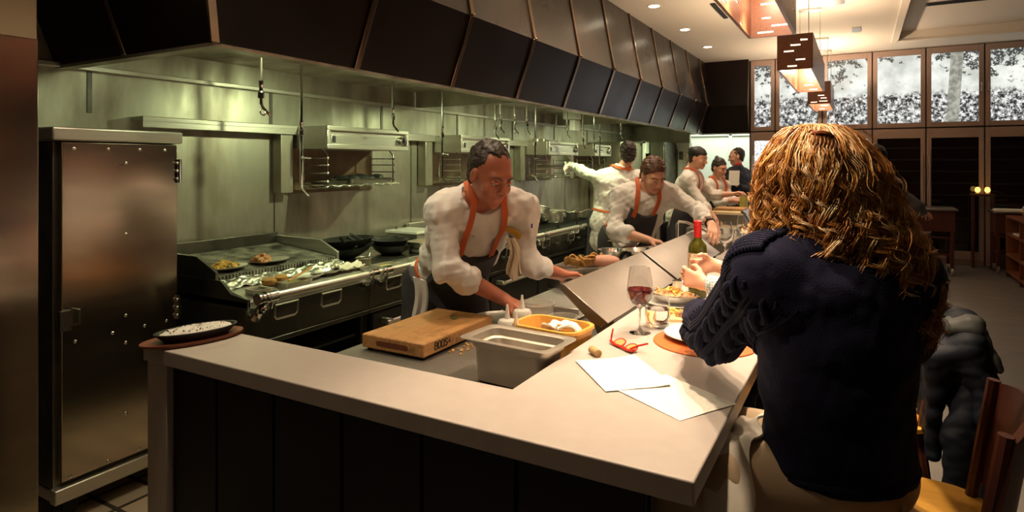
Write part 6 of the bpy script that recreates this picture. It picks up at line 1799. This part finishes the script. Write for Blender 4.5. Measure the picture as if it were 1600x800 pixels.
mb = MB(off); mb.torus(w, .034, .009, 24, 8, ax); mb.obox(w + Vector((-.2, -.3, .9)).normalized() * .04, (.04, .04, .012), (ax, ax.cross(Vector((0, 0, 1))), Vector((-.2, -.3, .9)))); part('wrist_watch', mb, BLKM, t)

# cook with his back turned, reaching to the broiler
p3 = Pose(P=(-2.40, 6.41, .95), N=(-2.32, 6.51, 1.50), SL=(-2.50, 6.40, 1.43), SR=(-2.14, 6.66, 1.43), EL=(-2.74, 6.56, 1.49), ER=(-2.08, 6.80, 1.15), WL=(-2.95, 6.69, 1.565), WR=(-2.30, 6.82, 1.0),
          H=(-2.235, 6.575, 1.70), hf=(-.35, .93, -.05), size=1.03, hs=1.05, girth=1.10, hdl=(-.5, .3, -.05), hdr=(-1, .2, 0), pnl=(.2, .1, -1), pnr=(0, 0, -1), curl=(.8, .6))
t, off, B, J = build_person(p3, 'cook seen from behind with an orange apron bow, arm out to the broiler', res=.0068, sleeve=(.95, .9), seedn=8, hem=.20, hair=dict(g=.011))
add_apron(p3, t, off, J, bow=True)
mb = MB(off)
for sg in (1, -1):
    mb.tube([Vector(p3.hd_(.095, sg * .033 + .022 * math.cos(a), .003 + .017 * math.sin(a))) for a in [2 * PI * k / 16 for k in range(16)]], .0015, 5, closed=True)
    mb.tube([Vector(p3.hd_(.095, sg * .055, .008)), Vector(p3.hd_(.07, sg * .082, .008)), Vector(p3.hd_(-.01, sg * .09, .005))], .002, 5)
mb.tube([Vector(p3.hd_(.098, -.011, .006)), Vector(p3.hd_(.098, .011, .006))], .0015, 5)
part('spectacles', mb, BLKM, t)
c0 = Vector(p3.W[0]) + Vector((-.07, .03, .0)); mb = MB(c0)
mb.sheet(lambda u, v: (c0 + Vector((-.03 + .08 * u, -.05 + .07 * u + .02 * math.sin(v * 8), .045 - .15 * v * (1 - .4 * u) + .01 * math.sin(u * 12)))), 10, 12, .007)
solo('pot_cloth', mb, CLOTHW, "white cloth in the back cook's outstretched hand", 'cloth', tuple(c0))
c0 = at(962, 352, 6.42); mb = MB(c0)
mb.sheet(lambda u, v: (c0 + Vector((CT, ST, 0)) * ((u - .5) * .07 + .01 * math.sin(v * 7)) + Vector((.02 * math.sin(u * 9), 0, -.30 * v))), 8, 12, .007)
solo('side_towel', mb, CLOTHW, "white towel hanging from the back cook's waist", 'towel', tuple(c0))

# black capped cook
p4 = Pose(P=(-1.98, 7.78, .95), N=(-1.83, 7.76, 1.47), SL=(-1.80, 7.93, 1.41), SR=(-1.82, 7.58, 1.39), EL=(-1.62, 8.0, 1.2), ER=(-1.66, 7.52, 1.14), WL=(-1.38, 7.95, 1.22), WR=(-1.47, 7.42, .95),
          H=(-1.735, 7.74, 1.66), hf=(.93, -.28, -.22), size=1.0, hs=1.04, hdl=(.7, .1, .2), hdr=(.4, -.15, -.7), curl=(.6, .4))
t, off, B, J = build_person(p4, 'slim cook in a black skull cap looking down', res=.0075, sleeve=(.10, .25), roll=(True, True), seedn=11, hair=dict(g=.006))
add_apron(p4, t, off, J, bib=.55, res=.008)
Cp = Field(); R = np.array([p4.hf, p4.hl, p4.hu]); Cp.ell(p4.hd_(-.022, 0, .045), np.array([.118, .093, .085]) * p4.hs, R, .02); Cp.ell(p4.hd_(-.05, 0, .075), np.array([.095, .09, .05]) * p4.hs, R, .03)
Cp.post.append(cut(p4.hd_(0, 0, .045), -(p4.hu * .9 - p4.hf * .12))); Cp.post.append(wrinkle(.003, 40, 4)); v, f = Cp.mesh(.0065); np_obj('skull_cap', v, f, BLKM, t, off)
# cook hidden behind the capped cook, only head and hands show
D4 = np.array([-.235, 1.02, .0])
p4b = Pose(P=D4 + (-2.12, 9.0, .93), N=D4 + (-2.13, 8.98, 1.48), SL=D4 + (-2.1, 9.16, 1.42), SR=D4 + (-2.12, 8.8, 1.42), EL=D4 + (-1.92, 9.05, 1.22), ER=D4 + (-1.95, 8.78, 1.2), WL=D4 + (-1.72, 8.93, 1.38), WR=D4 + (-1.74, 8.75, 1.30),
          H=D4 + (-2.10, 8.98, 1.665), hf=(.9, -.2, -.1), hdl=(.6, -.1, .1), hdr=(.6, .0, .15), pnl=(0, -1, 0), pnr=(0, 1, 0), curl=(.6, .7))
t, off, B, J = build_person(p4b, 'cook mostly hidden behind the black capped cook, hands raised', res=.008, cres=.009, sleeve=(.1, .1), roll=(True, True), seedn=13, hair=dict(g=.005, df=-.012), hair_m=HAIRG)
# bun haired cook
p5 = Pose(P=(-1.92, 8.93, .90), N=(-1.77, 8.90, 1.34), SL=(-1.66, 9.02, 1.29), SR=(-1.84, 8.74, 1.27), EL=(-1.56, 8.88, 1.08), ER=(-1.68, 8.60, 1.07), WL=(-1.40, 8.68, 1.13), WR=(-1.47, 8.58, 1.11),
          H=(-1.70, 8.86, 1.535), hf=(.80, -.52, -.28), size=.92, hs=1.0, hdl=(.6, -.35, .1), hdr=(.85, -.05, .1), pnl=(-.2, -.6, -.5), pnr=(0, .6, -.5), curl=(.6, .6))
t, off, B, J = build_person(p5, 'cook with dark hair in a bun and black headband working with both hands', res=.0075, cres=.008, sleeve=(.55, .55), seedn=15, hair=dict(g=.009, df=.004, bun=(-.085, 0, .120)))
add_apron(p5, t, off, J, bib=.58, res=.008, width=.10)
# man in a dark suit with a red shirt
p6 = Pose(P=(-1.72, 10.45, .95), N=(-1.72, 10.42, 1.50), SL=(-1.80, 10.22, 1.43), SR=(-1.64, 10.62, 1.43), EL=(-1.83, 10.12, 1.17), ER=(-1.52, 10.36, 1.15), WL=(-1.95, 10.2, 1.2), WR=(-1.655, 10.07, 1.255),
          H=(-1.745, 10.42, 1.70), hf=(-.88, -.38, -.18), size=1.02, hs=1.06, hdl=(-.3, .2, .1), hdr=(-.25, -.6, .35), pnl=(0, 0, 1), pnr=(-.6, .3, .6))
t, off, B, J = build_person(p6, 'man in dark suit and red shirt holding white papers', top=SUIT, bottom=SUIT, topname='suit_jacket', res=.008, cres=.009, sleeve=(.95, .95), seedn=17, hair=dict(g=.005, df=-.012))
patch(J, p6, t, off, .42, .0, .12, .26, 'shirt_front', REDSH, .004)
p6c = Field(); p6c.cap(p6.N, p6.N * .5 + p6.hd_(-.022, 0, -.06) * .5, .074, .068, .02); v, f = p6c.mesh(.008); np_obj('shirt_collar', v, f, REDSH, t, off)
c0 = at(1147, 278, 9.5); mb = MB(); rr_, uu_ = Vector((CT, ST, 0)), Vector((0, .25, 1)).normalized()
mb.obox((0, 0, 0), (.16, .23, .004), (rr_, uu_, rr_.cross(uu_))); solo('white_papers', mb, PAPER, 'white papers held by the man in the dark suit', 'papers', tuple(c0))
# server in the dining room
p7 = Pose(P=(.14, 6.55, .98), N=(.10, 6.45, 1.45), SL=(-.06, 6.55, 1.40), SR=(.25, 6.33, 1.39), EL=(-.02, 6.75, 1.2), ER=(.40, 6.42, 1.24), WL=(.15, 6.9, 1.15), WR=(.475, 6.62, 1.165),
          H=(.12, 6.44, 1.625), hf=(.55, .82, -.2), floor=DF, size=.95, hs=1.0, hdl=(.5, .5, 0), hdr=(.35, .8, -.2), curl=.5)
t, off, B, J = build_person(p7, 'server in dark vest with pale sleeves half hidden behind the curls', top=mat('grey_sleeve', (.12, .11, .12), .8), topname='shirt', res=.008, cres=.009, sleeve=(.9, .9), seedn=19, hair=dict(g=.012))
Vf = Field(); add_torso(Vf, p7, .030); Vf.post.append(cut(p7.N, p7.a)); v, f = Vf.mesh(.01); np_obj('vest', v, f, BLKM, t, off)

# man beside the woman, mostly hidden: clasped hands and plaid cuffs
p8 = Pose(P=(.03, 2.86, .80), N=(-.06, 2.89, 1.34), SL=(-.13, 2.71, 1.27), SR=(-.11, 3.08, 1.27), EL=(-.34, 2.70, 1.02), ER=(-.33, 3.10, 1.03), WL=(-.605, 2.80, 1.070), WR=(-.61, 3.05, 1.115),
          H=(-.10, 2.89, 1.53), hf=(-.95, -.05, -.15), KL=(-.45, 2.72, .72), KR=(-.45, 3.02, .72), AL=(-.43, 2.72, DF + .085), AR=(-.43, 3.02, DF + .085), floor=DF, size=1.0, hs=1.02,
          hdl=(-.75, .30, .12), hdr=(-.75, -.75, -.1), pnl=(.15, 1, -.15), pnr=(.4, -1, .2), curl=(.75, .8))
t, off, B, J = build_person(p8, 'seated guest in plaid shirt with clasped hands on the bar', top=PLAID, bottom=SUIT, topname='plaid_shirt', res=.0045, sleeve=(.82, .55), seedn=21, hem=0, hair=dict(g=.010), hair_m=HAIRN, lat=[(0, 0, 1), (0, 0, 1)])
kn = Vector(p8.W[0]) + Vector(_n(p8.hd[0])) * .105 + Vector((0, -.006, .008))
mb = MB(off); mb.torus(kn, .0105, .0022, 18, 6, Vector(p8.hd[0]) + Vector((0, .35, 0))); part('gold_ring', mb, mat('gold', (.80, .52, .18), .2, 1.0), t)

# ------------------------------------------------------------------ the curly haired woman
pw = Pose(P=(-.050, 1.84, .80), N=(-.055, 1.815, 1.40), SL=(-.215, 1.715, 1.315), SR=(.10, 1.935, 1.30), EL=(-.372, 1.930, 1.088), ER=(.12, 2.19, 1.08), WL=(-.485, 2.175, 1.075), WR=(-.20, 2.38, 1.04),
          H=(-.085, 1.855, 1.555), hf=(-.53, .84, -.12), KL=(-.46, 1.70, .745), KR=(-.42, 2.06, .75), AL=(-.45, 1.66, DF + .085), AR=(-.42, 2.0, DF + .085), floor=DF, size=.98, hs=1.0, girth=1.06,
          hdl=(-.15, .6, .0), hdr=(-.7, .3, -.1), pnl=(-.3, 0, -1), pnr=(0, 0, -1), curl=.6)
t, off, B, J = build_person(pw, 'woman with long curly auburn hair and navy cable knit sweater seated at the bar', top=KNIT, bottom=KHAKI, topname='knit_sweater', res=.006, cres=.0055, sleeve=(.92, .92), seedn=23, hem=0, hemcut=-.005,
    torso_g=.026, arm_g=.030, wr=.0022)
# cables along the near sleeve
S_, E_, W_ = [Vector(q) for q in (pw.S[0], pw.E[0], pw.W[0])]
def arm_pt(s_, ang, lift):
    A_, B_ = (S_, E_) if s_ < 1 else (E_, W_)
    tt = s_ if s_ < 1 else s_ - 1
    c = A_.lerp(B_, tt); d = (B_ - A_).normalized()
    if .85 < s_ < 1.15: d = ((E_ - S_).normalized().lerp((W_ - E_).normalized(), (s_ - .85) / .3)).normalized()
    up_ = Vector((0, 0, 1)); up_ = (up_ - d * up_.dot(d)).normalized(); sd = d.cross(up_)      # sd points to the viewer's right/out
    return c + (up_ * math.cos(ang) - sd * math.sin(ang)) * .11, lift
for bi, a0 in enumerate((1.92, 2.78)):
    mb = MB()
    for ph in range(2):
        P0, li = [], []
        for k in range(100):
            s_ = -.12 + 1.87 * k / 99; w_ = 2 * PI * (s_ * 3.4 + ph / 2)
            q, _ = arm_pt(s_, a0 + .155 * math.sin(w_), 0); P0.append(q); li.append(.001 + .006 * math.cos(w_))
        P_, G = J.project(np.array(P0), 0.0); P_ = P_ + G * np.array(li)[:, None]
        mb.tube([Vector(q) for q in P_], .0165, 9, rl=[.0165 * min(1, .15 + k / 14, .15 + (99 - k) / 14) for k in range(100)])
    part('cable_stitch', off_mb(mb, off), KNIT, t)
for bi, a0 in enumerate((1.22, 1.34, 1.46, 2.30, 2.42, 3.14, 3.26, 3.38, 3.5)):
    P_, G = J.project(np.array([arm_pt(-.06 + 1.81 * k / 60, a0, 0)[0] for k in range(61)]), .003)
    part('knit_rib', off_mb(MB().tube([Vector(q) for q in P_], .0072, 6, rl=[.0072 * min(1, .1 + k / 8) for k in range(61)]), off), KNIT, t)
# honeycomb bobbles along the shoulder
pts = [arm_pt(-.55 + 1.75 * (i + .5 * (j % 2)) / 36, -.10 + 1.2 * j / 9, 0)[0] for i in range(36) for j in range(10)]
P_, G = J.project(np.array(pts), .0)
mb = MB()
for q, g in zip(P_, G): mb.ell(Vector(q + g * .004), .0088, 7, 5)
part('honeycomb_stitch', off_mb(mb, off), KNIT, t)['kind'] = 'stuff'
mb = MB()
Lw = np.linalg.norm(pw.N - pw.P)
hemz = [pw.tor(.012, .30 * math.cos(a), .30 * math.sin(a)) for a in np.linspace(0, 2 * PI, 60, endpoint=False)]
P_, G = J.project(np.array(hemz), -.006)
part('hem_band', off_mb(MB().tube([Vector(q) for q in P_], .011, 8, closed=True), off), KNIT, t)
for i in (0, 1):
    c = Vector(pw.E[i]).lerp(Vector(pw.W[i]), .93); d = (Vector(pw.W[i]) - Vector(pw.E[i])).normalized()
    mb = MB(off)
    mb.tube([c - d * .05, c - d * .02, c + d * .005, c + d * .02], .05, 18, rl=[.060, .056, .050, .044]); part('ribbed_cuff', mb, KNIT, t)
P_, G = J.project([pw.tor(-.11, -.12, -.3)], .01)
mb = MB(off); mb.obox(Vector(P_[0]), (.012, .006, .05), (Vector(pw.l), Vector(pw.f), Vector((0, 0, 1)))); part('belt_loop', mb, KHAKI, t)

# hair: inner mass plus many curled locks
rng = np.random.RandomState(5)
RV_ = np.array([CT, ST, 0.0]); DV = np.array([-ST, CT, 0.0])
prof = np.array([(1.705, .00, 1274), (1.695, .045, 1275), (1.67, .085, 1277), (1.63, .125, 1280), (1.59, .150, 1282), (1.523, .170, 1288), (1.438, .188, 1297), (1.353, .208, 1306), (1.29, .214, 1316), (1.22, .205, 1322)])
pz = prof[::-1, 0]
def hull_r(z): return np.interp(z, pz, prof[::-1, 1])
def hull_c(z):
    px = np.interp(z, pz, prof[::-1, 2]); d = 1.665; r = (px - 800) / F * d
    return np.stack([r * CT - d * ST, r * ST + d * CT, z], -1)
def depthf(z): return np.interp(z, [1.2, 1.35, 1.5, 1.6, 1.7], [.62, .66, .74, .85, .95])
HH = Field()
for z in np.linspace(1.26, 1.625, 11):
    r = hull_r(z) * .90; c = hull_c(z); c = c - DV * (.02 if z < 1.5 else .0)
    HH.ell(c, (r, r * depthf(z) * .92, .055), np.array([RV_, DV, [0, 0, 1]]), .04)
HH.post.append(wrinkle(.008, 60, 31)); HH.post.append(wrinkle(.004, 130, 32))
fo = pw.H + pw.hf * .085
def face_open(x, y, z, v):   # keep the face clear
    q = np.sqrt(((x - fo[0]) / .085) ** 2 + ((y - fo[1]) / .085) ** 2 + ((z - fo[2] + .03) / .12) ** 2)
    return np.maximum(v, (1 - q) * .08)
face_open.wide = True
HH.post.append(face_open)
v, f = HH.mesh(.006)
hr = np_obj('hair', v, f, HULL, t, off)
def locks(nl, nh, seed, kinds):
    r_ = np.random.RandomState(seed); T = 60; out, rad, km = [], [], []
    af = math.atan2(pw.hf @ DV, pw.hf @ RV_); c_ = 0
    while c_ < nl:
        a0 = r_.uniform(0, 2 * PI); da = (a0 - af + PI) % (2 * PI) - PI
        short = abs(da) < .75
        ztop = 1.705 - abs(r_.randn()) * .006 if r_.rand() < .55 else r_.uniform(1.36, 1.62)
        side = math.cos(a0)          # +1 = viewer's right
        zend = r_.uniform(1.17, 1.36) + (-.03 if side > .2 else .04 if side < -.4 else 0)
        if short: zend = r_.uniform(1.60, 1.66); ztop = 1.70
        if ztop < zend + .08: continue
        c_ += 1
        rho = r_.uniform(.90, 1.03); lam = r_.uniform(.055, .10); am = r_.uniform(.55, 1.25); ph = r_.uniform(0, 6.28); sg = r_.choice([-1, 1])
        dr, w1, w2 = r_.normal(0, .14), r_.uniform(2, 6), r_.uniform(0, 6); fl = .08 * r_.rand(); kd = r_.choice(kinds); width = r_.uniform(.5, 1.3)
        tt = np.linspace(0, 1, T)
        for _ in range(nh):
            z = ztop - (ztop - zend + r_.uniform(-.015, .02)) * tt ** (1.35 if ztop > 1.66 else 1.0)
            a = a0 + dr * tt + .06 * np.sin(tt * w1 + w2)
            o1, o2 = r_.normal(0, .0055 * width, 2) * 1.0
            clump = np.interp(tt, [0, .25, .85, 1], [2.2, 1.2, .7, 1.1])
            rr = hull_r(z) * rho * (1 + fl * tt ** 3) + .004 + o1 * clump
            tan = np.stack([-np.sin(a), np.cos(a)], 1); tv = RV_[None] * tan[:, :1] + DV[None] * tan[:, 1:]
            dirv = RV_[None] * np.cos(a)[:, None] + DV[None] * (np.sin(a) * depthf(z))[:, None]
            P_ = hull_c(z) + dirv * rr[:, None] + tv * (o2 * clump)[:, None]
            P_ -= DV[None] * np.where(z < 1.5, .02 * np.clip((1.5 - z) / .1, 0, 1), 0)[:, None]
            amp = np.interp(z, [1.2, 1.40, 1.50, 1.60, 1.70], [.019, .017, .011, .005, .001]) * am
            ps = ph + r_.normal(0, .16); q = sg * 2 * PI * (ztop - z) / lam + ps
            P_ = P_ + tv * (amp * np.cos(q))[:, None] + dirv * (amp * .9 * np.sin(q))[:, None] + np.array([0, 0, 1.0])[None] * (amp * .55 * np.sin(q + 1))[:, None]
            out.append(P_); rad.append(r_.uniform(.0008, .0015) * (1 - .5 * tt ** 4)); km.append(kd if r_.rand() < .75 else r_.choice(kinds))
    return np.array(out), np.array(rad), np.array(km)
def strands_mesh(P_, R_, km, sides=3):
    S_, T = P_.shape[:2]
    tg = np.gradient(P_, axis=1); tg /= np.linalg.norm(tg, axis=2, keepdims=True) + 1e-9
    ref = np.array([.3, .4, .86])[None, None]; n1 = np.cross(tg, np.broadcast_to(ref, tg.shape)); n1 /= np.linalg.norm(n1, axis=2, keepdims=True) + 1e-9; n2 = np.cross(tg, n1)
    an = np.arange(sides) * 2 * PI / sides
    Vv = P_[:, :, None] + (n1[:, :, None] * np.cos(an)[None, None, :, None] + n2[:, :, None] * np.sin(an)[None, None, :, None]) * R_[:, :, None, None]
    idx = np.arange(S_ * T * sides).reshape(S_, T, sides); a = idx[:, :-1]; b_ = idx[:, 1:]
    q = np.stack([a, np.roll(a, -1, 2), np.roll(b_, -1, 2), b_], -1).reshape(-1, 4)
    return Vv.reshape(-1, 3), q, np.repeat(km, (T - 1) * sides)
CURL2 = mat('deep_auburn_curls', (0.24, 0.080, 0.015), 0.36, col2=(0.46, 0.19, 0.045), nscale=9, spec=0.7, detail=3.0)
P_, R_, km = locks(350, 15, 3, [0, 0, 0, 1, 1, 2])
v, f, mi = strands_mesh(P_, R_, km)
np_obj('curled_locks', v, f, [CURL, CURL2, CURLP], hr, off, mi)['kind'] = 'stuff'
# tortoiseshell claw clip
cc = at(1286, 213, 1.545)
TORT = mat('tortoiseshell', (0.10, 0.02, 0.01), 0.15, col2=(0.30, 0.09, 0.03), nscale=40, coat=.5)
tc_ = thing('hair_clip', 'dark tortoiseshell claw clip in the curly auburn hair', 'hair clip', tuple(cc)); tc_.scale = (.85,) * 3
ax1 = (Vector((CT, ST, 0)) * 1 + Vector((0, 0, -.22))).normalized(); upv = (Vector((ST, -CT, 0)) * .7 + Vector((0, 0, .75))).normalized(); upv = (upv - ax1 * upv.dot(ax1)).normalized(); dn = ax1.cross(upv)
mb = MB(); mb.tube([ax1 * (-.035 + .07 * k / 8) + upv * .010 * math.sin(PI * k / 8) for k in range(9)], .008, 8, rl=[.004, .007, .009, .010, .010, .010, .009, .007, .004]); part('spine', mb, TORT, tc_)
for sg in (1, -1):
    for k in range(6):
        b0 = ax1 * (-.028 + .056 * k / 5)
        mb = MB(); mb.tube([b0 + upv * .006, b0 + dn * sg * .014 + upv * .004, b0 + dn * sg * .026 - upv * .006, b0 + dn * sg * .028 - upv * .018], .0026, 6); part('tooth', mb, TORT, tc_)
# napkin over her lap
mb = MB((-.24, 1.76, .84))
def lapn(u, v):
    x = -.365 + u * .125; y = 1.60 + v * .30
    return (x + .012 * math.sin(v * 14), y, .885 - .30 * (1 - u) * .14 - .36 * max(0, (.40 - v)) * (1 + .3 * u) + .006 * math.sin(u * 13 + v * 9))
mb.sheet(lapn, 18, 26, .006); solo('lap_napkin', mb, LINEN, "cream napkin draped over the curly haired woman's lap", 'napkin', (-.24, 1.76, .84))

t = thing('quilted_jacket', 'black quilted jacket with grey lining draped over a chair back', 'jacket', (.26, 2.60, DF))
off = (.26, 2.60, DF)
def quilt_post(amp, sc):
    def f(x, y, z, v):
        a = np.abs(np.sin((y * .8 + z) * sc)) * np.abs(np.sin((y * .8 - z + x * .6) * sc))
        return v - amp * (a ** .5 - .5)
    return f
Q = Field()
for y in np.linspace(2.42, 2.86, 8):
    k = (y - 2.42) / .44; zt = 1.07 - .10 * abs(k - .35); bul = .02 * math.sin(k * 7)
    Q.cap((.205, y, .66 + .06 * math.sin(k * 9)), (.215, y, zt - .06), .026, .028, .05); Q.cap((.215, y, zt - .06), (.30, y, zt - .01), .030, .034, .05)
    Q.cap((.30, y, zt - .01), (.355 + bul, y - .02, .80), .034, .042, .06); Q.cap((.355 + bul, y - .02, .80), (.33 + bul, y - .03, .32 + .05 * math.sin(k * 6)), .042, .034, .06)
Q.post.append(quilt_post(.007, 46)); Q.post.append(wrinkle(.005, 22, 41))
v, f = Q.mesh(.008); np_obj('shell', v, f, QUILT, t, off)
Q = Field()
for y in np.linspace(2.44, 2.70, 6):
    k = (y - 2.44) / .26
    Q.cap((.25, y, 1.07 - .03 * k), (.31, y - .01, 1.085 - .05 * k), .024, .026, .03); Q.cap((.31, y - .01, 1.085 - .05 * k), (.375, y - .02, .96), .026, .014, .03)
Q.post.append(quilt_post(.006, 50)); v, f = Q.mesh(.007); np_obj('collar_lining', v, f, QUILTG, t, off)
Q = Field(); Q.cap((.33, 2.47, .98), (.27, 2.39, .74), .045, .042, .03); Q.cap((.27, 2.39, .74), (.26, 2.40, .44), .042, .038, .03); Q.post.append(quilt_post(.006, 46)); Q.post.append(wrinkle(.004, 30, 43))
v, f = Q.mesh(.008); np_obj('sleeve', v, f, QUILT, t, off)
